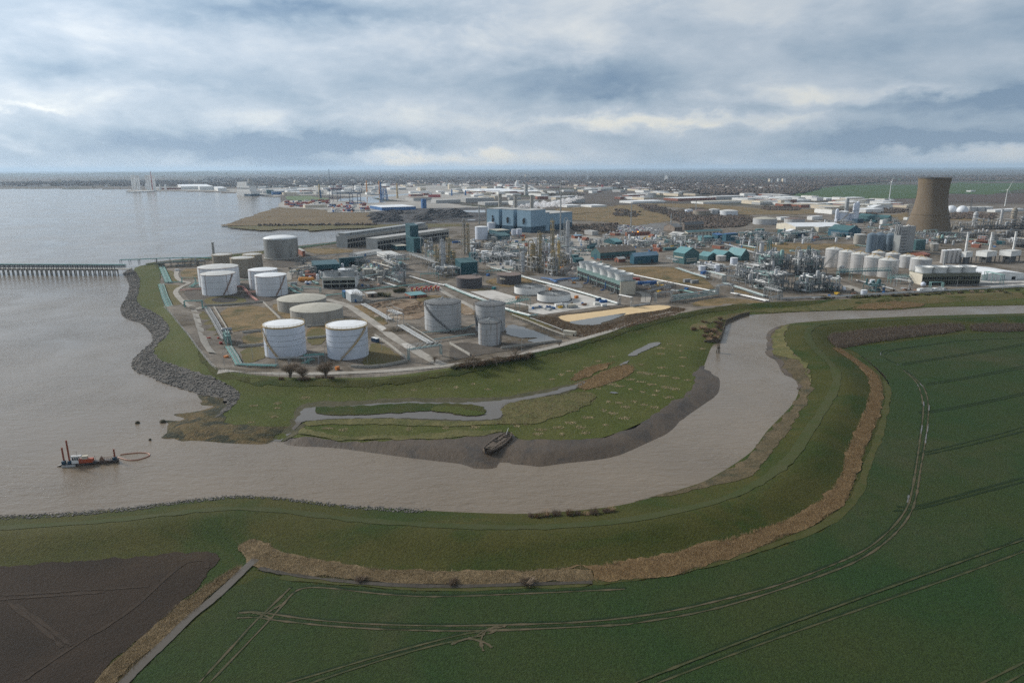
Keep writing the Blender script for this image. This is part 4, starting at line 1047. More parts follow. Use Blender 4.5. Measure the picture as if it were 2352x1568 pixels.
tank('B1', 1346, 1728, 584, 338, 'white rust-streaked tank with slanting stair, beside the salmon red pipes', W_WHITE, R_WHITE, bands=(.34, .64), stair=(12, 58), rim=RUST, pipes=2, group=gC, stairm=RUST, railing=False, bandm=W_DULL)
tank('B1', 1262, 1612, 500, 266, 'white tank half hidden behind the tank beside the salmon red pipes', W_WHITE, R_WHITE, bands=(.5,), rim=RUST, pipes=1, group=gC, railing=False, bandm=W_DULL)
gD = 'brown stained tanks in front of the domed tank'
tank('R2', 316, 582, 1346, 1137, 'pale tank with a broad brown stain down its side, in front of two others', W_BROWN, R_PALE, bands=(.3,), rim=OCHRE, group=gD, pipes=1)
tank('R2', 104, 320, 1262, 1097, 'grey tank with a black scorched side, closest to the sea wall', W_BROWN, R_PALE, rim=OCHRE, group=gD)
tank('R2', 452, 664, 1262, 1093, 'brown grey tank tucked between the stained tank and the domed tank', W_BROWN, R_PALE, rim=OCHRE, group=gD, pipes=1)
tank('R2', 698, 1070, 1146, 914, 'huge weathered steel tank with a white dome, standing near the inlet', W_STEEL, R_WHITE, 'dome', .17, rim=GREYSTEEL, skirt=CONCW, seg=80, stair=(60, 96), stairm=RUST)
gE = 'dark squat tanks beyond the clarifiers'
tank('B3', 82, 405, 484, 362, 'dark squat tank with a flat brown roof and a sloping conveyor beside it', W_DARK, R_BROWN, 'flat', group=gE, rim=W_DARK, railing=False)
tank('B3', 585, 895, 437, 325, 'dark squat flat-roofed tank with a white plate on its side', W_DARK, R_BROWN, 'flat', group=gE, rim=W_DARK, railing=False)
gF = 'open round clarifiers on the white concrete pad'
tank('B3', 805, 1200, 570, 485, 'open white-rimmed clarifier, the farther of two on the white concrete pad', WHITEP, R_DARK, 'open', group=gF, rim=None, seg=80, name='clarifier', cat='clarifier', skirt=W_DARK)
tank('B3', 1092, 1513, 664, 578, 'open white-rimmed clarifier, the nearer of two on the white concrete pad', WHITEP, R_DARK, 'open', group=gF, rim=None, seg=80, name='clarifier', cat='clarifier', skirt=W_DARK)
gG = 'grey tanks with dark ribbed roofs'
tank('B2', 1570, 2028, 1030, 690, 'grey tank with a dark ribbed roof and dark stair, beside the earth heaps', W_DULL, R_DARK, 'rafter', .2, rim=DARKSTEEL, bands=(.2, .42, .62, .78, .9), stair=(25, -72), group=gG, bandm=GREYSTEEL)
tank('B3', 320, 694, 1042, 706, 'grey tank with a dark ribbed roof standing in the flooded bund', W_DULL, R_DARK, 'rafter', .2, rim=DARKSTEEL, bands=(.2, .42, .62, .8), stair=(-40, -100), group=gG, bandm=GREYSTEEL)
tank('B3', 356, 637, 1204, 926, 'smaller grey tank with a dark ribbed roof in front of the flooded bund tank', W_DULL, R_DARK, 'rafter', .2, rim=DARKSTEEL, bands=(.25, .5, .75), stair=(60, 110), group=gG, bandm=GREYSTEEL, pipes=2)
gH = 'small process tanks mid works'
for a in (('B2', 484, 662, 312, 250, 'squat bright white tank behind the twin cooling cells with a steam wisp', W_BRIGHT, R_WHITE), ('B2', 792, 919, 345, 246, 'beige tank with a slanting stair, biggest of a cluster by the pipe bridge', W_CONC, R_BEIGE), ('B2', 921, 962, 328, 255, 'slim beige tank between two wider beige tanks', W_CONC, R_BEIGE), ('B2', 958, 1058, 350, 272, 'beige drum tank with rusty rim behind the short tank', W_CONC, R_BEIGE),
   ('B2', 974, 1040, 425, 342, 'short beige tank at the front of the beige cluster', W_CONC, R_BEIGE), ('B2', 1062, 1122, 292, 245, 'small beige tank at the back of the beige cluster', W_CONC, R_BEIGE), ('R3', 747, 896, 916, 772, 'tall white tank in front of the sky blue power station', W_BRIGHT, R_WHITE), ('R3', 885, 988, 812, 722, 'white tank close to the blue wall, behind the tall white tank', W_BRIGHT, R_WHITE), ('R3', 988, 1086, 800, 716, 'white tank touching the blue power station wall', W_BRIGHT, R_WHITE),
   ('R3', 1163, 1222, 868, 800, 'small white tank beside the teal sheds by the power station', W_BRIGHT, R_WHITE), ('R3', 1222, 1284, 864, 793, 'small white tank at the dark blue plinth of the power station', W_BRIGHT, R_WHITE), ('R3', 818, 903, 1148, 1050, 'white tank behind the large teal shed of the demolition site', W_WHITE, R_WHITE), ('R3', 906, 1000, 1110, 1048, 'buff tank next to the white tank of the demolition site', W_CONC, R_BEIGE),
   ('R4', 1155, 1270, 1162, 1106, 'pale ribbed tank behind the cream walled bund', W_SILVER, R_PALE), ('R4', 1320, 1404, 1212, 1128, 'white upright tank at the corner of the process plant', W_BRIGHT, R_WHITE), ('R4', 958, 1042, 1274, 1220, 'small white tank near the blue container', W_BRIGHT, R_WHITE), ('R4', 1140, 1200, 1284, 1208, 'white upright tank against the cream walled bund', W_BRIGHT, R_WHITE), ('R5', 397, 521, 968, 858, 'beige tank before the ribbed grain silos', W_CONC, R_PALE),
   ('B5', 537, 600, 914, 868, 'low white tank by the fence of the embankment', W_BRIGHT, R_WHITE), ('B5', 632, 686, 820, 752, 'white tank beneath the green and navy pipe bridge', W_BRIGHT, R_WHITE), ('B5', 1300, 1388, 430, 350, 'pale tank beyond the silver tank row', W_CONC, R_PALE)):
 tank(a[0], a[1], a[2], a[3], a[4], a[5], a[6], a[7], group=gH, seg=28, rim=GREYSTEEL, railing=False, bands=(.5,))
gI = 'old rusty tanks out on the brown grass'
for a in ((800, 896, 607, 571, 'white tank beside the rusty brown tanks on the brown grass', W_BRIGHT, R_PALE), (892, 1090, 642, 586, 'rusty brown tank on the brown grass', W_BROWN, R_BROWN), (1076, 1196, 632, 570, 'grey patched tank between rusty tanks on the brown grass', W_DULL, R_PALE), (1200, 1404, 640, 588, 'wide white streaked tank at the end of the rusty row', W_WHITE, R_PALE),
   (1584, 1846, 744, 680, 'very wide grey tank with a pale cone roof by the thicket', W_DULL, R_BEIGE), (1944, 2166, 735, 682, 'very wide brown roofed tank beside the white buildings', W_DULL, R_BROWN)):
 tank('R4', *a[:4], a[4], a[5], a[6], group=gI, seg=32, rim=None, rise_f=.14)
gJ = 'silver tanks in a row by the process plant'
for i, a in enumerate(((62, 250, 1236, 1032, 'silver tank with a curved stair at the end of the silver row'), (213, 396, 1272, 1062, 'silver tank second along, between the stair tank and its twin'), (353, 545, 1306, 1088, 'silver tank in the middle of the silver front row'), (505, 708, 1330, 1124, 'silver tank fourth along the silver front row'), (666, 884, 1352, 1158, 'silver tank at the near end of the silver front row'),
      (604, 745, 1150, 1066, 'silver tank behind the row, under the pale tower'), (760, 915, 1200, 1084, 'silver tank behind the near end of the front row'), (918, 1084, 1242, 1112, 'grey tank between the silver tanks and the white silo bank'), (1044, 1262, 1284, 1146, 'grey tank standing behind the four-fan cooling block'))):
 t_, rad_, h_ = tank('R5', a[0], a[1], a[2], a[3], a[4], W_SILVER if i < 6 else W_DULL, R_PALE, rise_f=.28, rim=GREYSTEEL, bands=(.45, .8), stair=(-70, 30) if i == 0 else None, group=gJ, seg=40, bandm=W_DULL, railing=False)
 mb = MB()
 for q in range(6):
  aa = q * 1.05 + i
  mb.bar((rad_ * .8 * math.cos(aa), rad_ * .8 * math.sin(aa), h_ + 1.0), (0, 0, h_ + rad_ * .28 + 1.2), .25)
 mb.cbox(0, 0, h_ + rad_ * .27, 2.2, 2.2, 1.0)
 mb.build('roof_walkway', OCHRE, t_)
gK = 'ribbed grain silos'
RIBBED = mat('ribbed_steel', (.20, .26, .31), (.15, .20, .25), .3, .45, .5, fine=.15, fs=1.5, stretch=(1, 1, .1))
for a in ((536, 640, 1062, 862, 'ribbed dark silo, leftmost of three beside the pale tower'), (612, 746, 1052, 868, 'ribbed dark silo, middle of three beside the pale tower'), (756, 852, 1040, 866, 'ribbed dark silo closest to the pale tower')):
 tank('R5', a[0], a[1], a[2], a[3], a[4], RIBBED, RIBBED, rise_f=.5, rim=None, group=gK, seg=32, name='grain_silo', cat='silo', bands=(.2, .4, .6, .8))
tank('R5', 215, 334, 708, 602, 'white domed cryogenic tank among white columns', W_BRIGHT, R_WHITE, 'dome', .25, rim=OCHRE, seg=32, stair=(-30, 60), name='gas_tank', cat='gas tank')
tank('R5', 330, 390, 703, 612, 'smaller white tank beside the domed cryogenic tank', W_BRIGHT, R_WHITE, 'dome', .25, rim=OCHRE, seg=24, name='gas_tank', cat='gas tank')
for i, x in enumerate((1400, 1455, 1508, 1560)):
 tank('R5', x - 12, x + 52, 1186 - i * 2, 1040 - i * 3, 'white slender silo, number %s from the estuary side of the bank of four' % ('one', 'two', 'three', 'four')[i], W_SILVER, R_WHITE, rise_f=.3, rim=None, seg=20, group='bank of four white silos', name='silo', cat='silo')
# white plate on the dark tank, domed spheres far off
for i, (x, y, rr_) in enumerate(((1515, 570, 60), (1640, 575, 62))):
 p = at('R5', x, y + 30)
 R_ = rr_ * .2002 * depth(p) / FPX
 mb = MB()
 mb.sphere((0, 0, R_ * .3), R_, 20, 12)
 o = mb.build('gas_sphere', W_WHITE, None, True)
 o.location = p
 tag(o, ('white half dome gas holder beside the cooling tower', 'mottled white half dome gas holder farther from the cooling tower')[i], 'gas holder')
for i, x in enumerate((1745, 1840, 1930)):
 tank('R5', x - 52, x + 52, 588, 540, 'pale far storage tank, %s of three beyond the half domes' % ('first', 'second', 'third')[i], W_DULL, R_PALE, rim=None, seg=20, group='far pale tanks by the turbine')
# ------------------------------------------------------------------ buildings
def bld(reg, near, xl, xr, ytop, name, label, cat, wall, roof, style='flat', rh=2.5, win=(), doors=(), plinth=None, group=None, ang=None, band=None, left=None, min_l=3.0, build=True):
 """NEAR: the corner closest to the camera; the walls run to the photograph's columns XL and XR. Local x runs right-away, y left-away."""
 P = at(reg, *near)
 a = SITE if ang is None else math.radians(ang)
 if isinstance(xr, tuple):
  Q = at(reg, *xr)
  a = math.atan2(Q.y - P.y, Q.x - P.x)
  xr = xr[0]
 if left is not None:
  Q = at(reg, *left)
  a = math.atan2(Q.y - P.y, Q.x - P.x) - math.pi / 2
  xl = left[0]
 dx, dy = Vector((math.cos(a), math.sin(a), 0)), Vector((-math.sin(a), math.cos(a), 0))
 Lx = span_to(P, dx, T1(reg, xr, 0)[0])
 Ly = span_to(P, dy, T1(reg, xl, 0)[0])
 Lx, Ly = min(max(abs(Lx), min_l), 600), min(max(abs(Ly), min_l), 600)
 h = rise(P, T1(reg, 0, ytop)[1])
 FT.append((P, a, Lx, Ly))
 t = thing(name, label, cat, P, a, group)
 if not build:
  return t, Lx, Ly, h
 mb = MB()
 mb.box(0, Lx, 0, Ly, 0, h)
 if style == 'gable_x':
  mb.add([(0, 0, h), (0, Ly, h), (0, Ly / 2, h + rh), (Lx, 0, h), (Lx, Ly, h), (Lx, Ly / 2, h + rh)], [(0, 2, 1), (3, 4, 5)])
 elif style == 'gable_y':
  mb.add([(0, 0, h), (Lx, 0, h), (Lx / 2, 0, h + rh), (0, Ly, h), (Lx, Ly, h), (Lx / 2, Ly, h + rh)], [(0, 1, 2), (3, 5, 4)])
 elif style == 'mono':
  mb.add([(0, 0, h), (Lx, 0, h), (Lx, Ly, h + rh), (0, Ly, h + rh), (0, Ly, h), (Lx, Ly, h)], [(0, 3, 4), (1, 5, 2), (3, 2, 5, 4)])
 mb.build('wall', wall, t)
 mb = MB()
 if style == 'flat':
  mb.box(-.15, Lx + .15, -.15, Ly + .15, h + .01, h + .35)
 elif style == 'gable_x':
  mb.gable(0, Lx, 0, Ly, h + .02, h + rh + .02, 'x')
 elif style == 'gable_y':
  mb.gable(0, Lx, 0, Ly, h + .02, h + rh + .02, 'y')
 else:
  a_ = [(-.3, -.3, h + .02), (Lx + .3, -.3, h + .02), (Lx + .3, Ly + .3, h + rh + .02), (-.3, Ly + .3, h + rh + .02)]
  mb.add(a_ + [(p[0], p[1], p[2] + .3) for p in a_], [(0, 3, 2, 1), (4, 5, 6, 7), (0, 1, 5, 4), (1, 2, 6, 5), (2, 3, 7, 6), (3, 0, 4, 7)])
 mb.build('roof', roof, t)
 if plinth:
  m, ph = plinth
  mb = MB()
  mb.box(-.12, Lx + .12, -.12, Ly + .12, 0, h * ph)
  mb.build('plinth', m, t)
 if band:
  m, z0, z1 = band
  mb = MB()
  mb.box(Lx * .12, Lx * .88, -.14, -.02, h * z0, h * z1)
  mb.box(-.14, -.02, Ly * .1, Ly * .9, h * z0, h * z1)
  mb.build('band', m, t)
 for f, n, z0, z1, wf in win:
  L = Lx if f == 'x' else Ly
  for i in range(n):
   c, w = L * (i + .5) / n, L / n * wf / 2
   mb = MB()
   if f == 'x':
    mb.box(c - w, c + w, -.07, .1, h * z0, h * z1)
   else:
    mb.box(-.07, .1, c - w, c + w, h * z0, h * z1)
   mb.build('window', GLASS, t)
 for f, pos, w, hh, m in doors:
  mb = MB()
  if f == 'x':
   mb.box(Lx * pos - w / 2, Lx * pos + w / 2, -.16, .1, 0, hh)
  else:
   mb.box(-.16, .1, Ly * pos - w / 2, Ly * pos + w / 2, 0, hh)
  mb.build('door', m, t)
 return t, Lx, Ly, h
# the sky-blue power station
t, Lx, Ly, h = bld('R3', (1386, 838), 885, 1553, 581, 'power_station', 'huge sky blue power station of three stepped blocks with a navy base', 'power station', SKYB, GREYROOF, ang=50, build=False)
Lx2 = abs(span_to(t.location, Vector((math.cos(t.rotation_euler.z), math.sin(t.rotation_euler.z), 0)), T1('R3', 1880, 0)[0]))
for i, (y0, y1) in enumerate(((0, .30), (.385, .64), (.72, 1.0))):
 mb = MB()
 mb.box(0, Lx, Ly * y0, Ly * y1, 0, h)
 mb.build('block', SKYB, t)
 mb = MB()
 mb.box(-.3, Lx + .3, Ly * y0 - .3, Ly * y1 + .3, h + .02, h + .8)
 mb.build('roof', GREYROOF, t)
 mb = MB()
 mb.box(-.35, Lx + .35, Ly * y0 - .35, Ly * y1 + .35, 0, h * .27)
 mb.build('plinth', NAVY, t)
 mb = MB()
 yc = Ly * (y0 + y1) / 2
 for q in range(14):
  mb.cbox(-.5, yc + RND.uniform(-2, 2), h * .50 + RND.uniform(-5, 5), 1.0, 1.6, RND.uniform(1, 3))
 mb.cbox(-.6, yc, h * .5 - 2.5, 1.0, 3.6, 5)
 mb.build('vent', BLACK, t)
for k, (y0, y1) in enumerate(((.30, .385), (.64, .72))):
 mb = MB()
 mb.box(Lx * .45, Lx * .98, Ly * y0 - .1, Ly * y1 + .1, 0, h * .93)
 mb.build('recess_shade', NAVY, t)  # navy infill: shade of the gaps between blocks put into the colour
mb = MB()
mb.box(Lx, Lx * 1.35, 2, Ly * .5, 0, h * .84)
mb.box(Lx * 1.35, Lx2, 4, Ly * .62, 0, h * .77)
mb.build('turbine_hall', SKYB, t)
mb = MB()
mb.box(Lx * 1.35 - .2, Lx2 + .3, 3.7, Ly * .62 + .3, 0, h * .26)
mb.build('plinth', NAVY, t)
mb = MB()
mb.box(Lx * 1.33, Lx2 + .4, 3.5, Ly * .62 + .4, h * .77 + .02, h * .77 + .9)
mb.box(Lx + .3, Lx * 1.33, 1.5, Ly * .5, h * .84 + .02, h * .84 + .8)
mb.build('roof', GREYROOF, t)
def chimney(reg, xb, yb, ytop, wpx, label, m=CONCW, taper=1.0, cap=None, group=None, name='chimney', cat='chimney', ladder=True, rings=2):
 P = at(reg, xb, yb)
 r = wpx * RG[reg][2] / 2 * depth(P) / FPX
 h = rise(P, T1(reg, 0, ytop)[1])
 t = thing(name, label, cat, P, face_cam(P), group)
 mb = MB()
 mb.lathe(0, 0, [(r, 0), (r * (1 + taper) / 2, h * .5), (r * taper, h)], 20)
 mb.build('shaft', m, t, True)
 for i in range(rings):
  z = h * (1 - .02 - .3 * i)
  mb = MB()
  mb.lathe(0, 0, [(r * taper, z - .6), (r * 1.22, z - .5), (r * 1.22, z), (r * taper, z)], 20, False, False)
  mb.build('gallery', cap or GREYSTEEL, t)
 if ladder:
  mb = MB()
  mb.bar((r + .2, .3, 0), (r * taper + .2, .3, h), .12)
  mb.bar((r + .2, -.3, 0), (r * taper + .2, -.3, h), .12)
  mb.build('ladder', GREYSTEEL, t)
 return t, r, h
for i, (x, yt) in enumerate(((1035, 386), (1211, 395), (1397, 402))):
 chimney('R3', x, 640 + i * 22, yt, 40, ('grey concrete chimney rising behind the block farthest along the power station', 'grey concrete chimney behind the middle block of the power station', 'grey concrete chimney behind the nearest block of the power station')[i], group='power station chimneys')
chimney('R3', 795, 735, 525, 13, 'slim grey stack beside the estuary end of the power station', PALESTEEL)
chimney('R3', 880, 730, 530, 9, 'thin pipe stack hugging the end wall of the power station', PALESTEEL)
chimney('R2', 107, 1150, 945, 30, 'short old grey chimney on the sea wall by the brown tanks', CONCW, .8)
# long concrete cooling-cell houses
def cell_house(reg, near, xr, xl, ytop, label, fans, fan_m, wall, louvre, endw, deck, name='cooling_tower', lattice=False, left=None, fan_w=.62, fan_h=.42, fan_top=1.18, posts=0, group=None, square=False, nbay=None):
 t, Lx, Ly, h = bld(reg, near, xl, xr, ytop, name, label, 'cooling tower', wall, deck, left=left, build=False, group=group)
 along = 'y' if left is not None else 'x'
 L, D = (Ly, Lx) if along == 'y' else (Lx, Ly)
 def bx(mb, l0, l1, d0, d1, z0, z1):
  if along == 'x':
   mb.box(l0, l1, d0, d1, z0, z1)
  else:
   mb.box(d0, d1, l0, l1, z0, z1)
 mb = MB()
 bx(mb, .6, L - .6, .8, D - .8, 0, h * .97)
 mb.build('louvre_face', louvre, t)
 mb = MB()
 bx(mb, 0, .6, 0, D, 0, h)
 mb.build('end_wall', endw, t)
 mb = MB()
 bx(mb, L - .6, L, 0, D, 0, h)
 mb.build('end_wall', endw, t)
 mb = MB()
 bx(mb, .61, L - .61, 0, D, h * .74, h)
 bx(mb, .61, L - .61, .25, D - .25, h * .36, h * .46)
 mb.build('casing', wall, t)
 n = nbay or max(6, int(L / 6))
 mb = MB()
 for i in range(n + 1):
  l = .7 + (L - 1.4) * i / n
  bx(mb, l - .2, l + .2, .1, .85, 0, h * .738)
  if lattice and i < n:
   l2 = .7 + (L - 1.4) * (i + 1) / n
   for za, zb in ((.46, .74), (.74, .46), (0.02, .36)):
    p, q = (l, .45, h * za), (l2, .45, h * zb)
    if along == 'y':
     p, q = (p[1], p[0], p[2]), (q[1], q[0], q[2])
    mb.bar(p, q, .25)
 mb.build('frame', PLANTSTEEL if lattice else wall, t)
 mb = MB()
 bx(mb, -.2, L + .2, -.2, D + .2, h + .02, h + .4)
 mb.build('deck', deck, t)
 mb = MB()
 for z in (.5, 1.1):
  pts = [(-.1, -.1, h + .4 + z), (L + .1, -.1, h + .4 + z), (L + .1, D + .1, h + .4 + z), (-.1, D + .1, h + .4 + z)]
  if along == 'y':
   pts = [(p[1], p[0], p[2]) for p in pts]
  mb.tube(pts, .07, 4, True)
 mb.build('handrail', GREYSTEEL, t)
 for i in range(fans):
  c = L * (i + .5) / fans
  r = min(L / fans, D) * fan_w * .78
  x, y = (c, D / 2) if along == 'x' else (D / 2, c)
  fh = r * fan_h * 2
  mb = MB()
  if square:
   a_ = [(-1, -1), (1, -1), (1, 1), (-1, 1)]
   mb.add([(x + p * r, y + q * r, h + .4) for p, q in a_] + [(x + p * r * fan_top, y + q * r * fan_top, h + .4 + fh) for p, q in a_], [(0, 1, 5, 4), (1, 2, 6, 5), (2, 3, 7, 6), (3, 0, 4, 7), (4, 5, 6, 7)])
   f = mb.build('fan_stack', fan_m, t)
  else:
   mb.lathe(x, y, [(r * 1.02, h + .4), (r * .97, h + .4 + fh * .45), (r * fan_top, h + .4 + fh), (r * (fan_top - .05), h + .4 + fh), (r * .92, h + .4 + fh * .45), (r * .9, h + .5)], 32, False, False)
   f = mb.build('fan_stack', fan_m, t, True)
   mb = MB()
   mb.lathe(x, y, [(r * .94, h + .45), (r * .15, h + .4 + fh * .5)], 24, False, True)
   for q in range(6):
    a = q * math.pi / 3
    mb.bar((x, y, h + .4 + fh * .6), (x + r * .88 * math.cos(a), y + r * .88 * math.sin(a), h + .4 + fh * .6), .5, .12)
   mb.build('fan_blade', R_DARK, f)
 return t, L, D, h, along
cell_house('R2', (1980, 1032), (2800, 905), 1850, 905, 'long concrete cooling house with dark open bays, the nearer of two by the inlet', 0, PALESTEEL, CONCW, BLACK, PALESTEEL, GREYROOF, group='long cooling houses by the inlet')
cell_house('R2', (1636, 1007), (2560, 858), 1512, 878, 'long concrete cooling house topped by a line of square fan hoods', 15, PALESTEEL, CONCW, BLACK, PALESTEEL, GREYROOF, group='long cooling houses by the inlet', square=True, fan_w=.5, fan_h=.36, fan_top=1.25)
cell_house('B2', (287, 480), (705, 470), 237, 352, 'pair of pale cooling cells with dark openings behind the low concrete tanks', 2, PALESTEEL, paint('cell_pale', (.40, .41, .36), (.30, .31, .27), .3), BLACK, WHITEP, GREYROOF, fan_w=.72, fan_h=.22, fan_top=1.0, nbay=4)
t, L, D, h, al = cell_house('B4', (222, 777), 390, 0, 628, 'teal latticed cooling tower with six white fan rings and a cream end wall', 6, FANGREY, CELLTEAL, BLACK, CREAM, CELLTEAL, lattice=True, left=(-255, 597), fan_w=.66, fan_h=.36, fan_top=1.12)
for i in range(5):
 mb = MB()
 l = L * (.08 + .2 * i)
 mb.tube([(-6, l, .5), (-6, l, .5), (-2.2, l, .9), (-1.4, l, 2.5), (-1.4, l, h * .62)], .55, 8)
 mb.build('riser_pipe', BLUEP if i % 2 else PALESTEEL, t)
cell_house('B5', (1207, 806), (1860, 797), 1064, 686, 'olive slatted cooling tower with four white fan rings and a cream end wall', 4, WHITEP, GREENSLAT, BLACK, CREAM, GREENSLAT, fan_w=.62, fan_h=.40, fan_top=1.14, nbay=24)
# the hyperboloid cooling tower
P = at('R5', 1237, 858)
k = RG['R5'][2] * depth(P) / FPX
h = rise(P, T1('R5', 0, 206)[1])
t = thing('cooling_tower', 'tall brown concrete cooling tower flaring at the base, tallest thing in the works', 'cooling tower', P + Vector((P.x, P.y, 0)).normalized() * 230 * k, face_cam(P))
prof = [(238, 0), (214, .15), (195, .29), (178, .42), (167, .52), (160, .64), (158, .74), (160, .85), (165, .94), (170, 1.0)]
CT = mat('tower_concrete', (.165, .125, .082), (.13, .102, .072), .02, .9, fine=.12, fs=.35, stretch=(1, 1, .35), spot=(.20, .15, .065), ss=.012, st=(.55, .72))
mb = MB()
zs = np.linspace(0, 1, 40)
rs_ = np.interp(zs, [p[1] for p in prof], [p[0] for p in prof])
for _ in range(3):
 rs_[1:-1] = (rs_[:-2] + 2 * rs_[1:-1] + rs_[2:]) / 4
mb.lathe(0, 0, [(r * k, 6 + (h - 6) * z) for r, z in zip(rs_, zs)] + [(rs_[-1] * k - .6, h), (rs_[-2] * k - .6, h * .9)], 96, False, False)
mb.build('shell', CT, t, True)
mb = MB()
mb.lathe(0, 0, [(rs_[-1] * k, h - 1.2), (rs_[-1] * k + .5, h - 1.1), (rs_[-1] * k + .5, h + .1), (rs_[-1] * k, h + .1)], 96, False, False)
mb.build('rim', DARKSTEEL, t, True)
mb = MB()
for i in range(48):
 a, b = 2 * math.pi * i / 48, 2 * math.pi * (i + .5) / 48
 c = 2 * math.pi * (i - .5) / 48
 for q in (b, c):
  mb.bar((238 * k * math.cos(q), 238 * k * math.sin(q), 0), (238 * k * math.cos(a), 238 * k * math.sin(a), 6.2), .9)
mb.build('leg', CONCW, t)
for zz in (.295,):
 mb = MB()
 r_ = np.interp(zz, zs, rs_) * k
 mb.lathe(0, 0, [(r_, 6 + (h - 6) * zz), (r_ + .35, 6 + (h - 6) * zz), (r_ + .35, 6 + (h - 6) * zz + .7), (r_, 6 + (h - 6) * zz + .7)], 96, False, False)
 mb.build('band', CT, t, True)
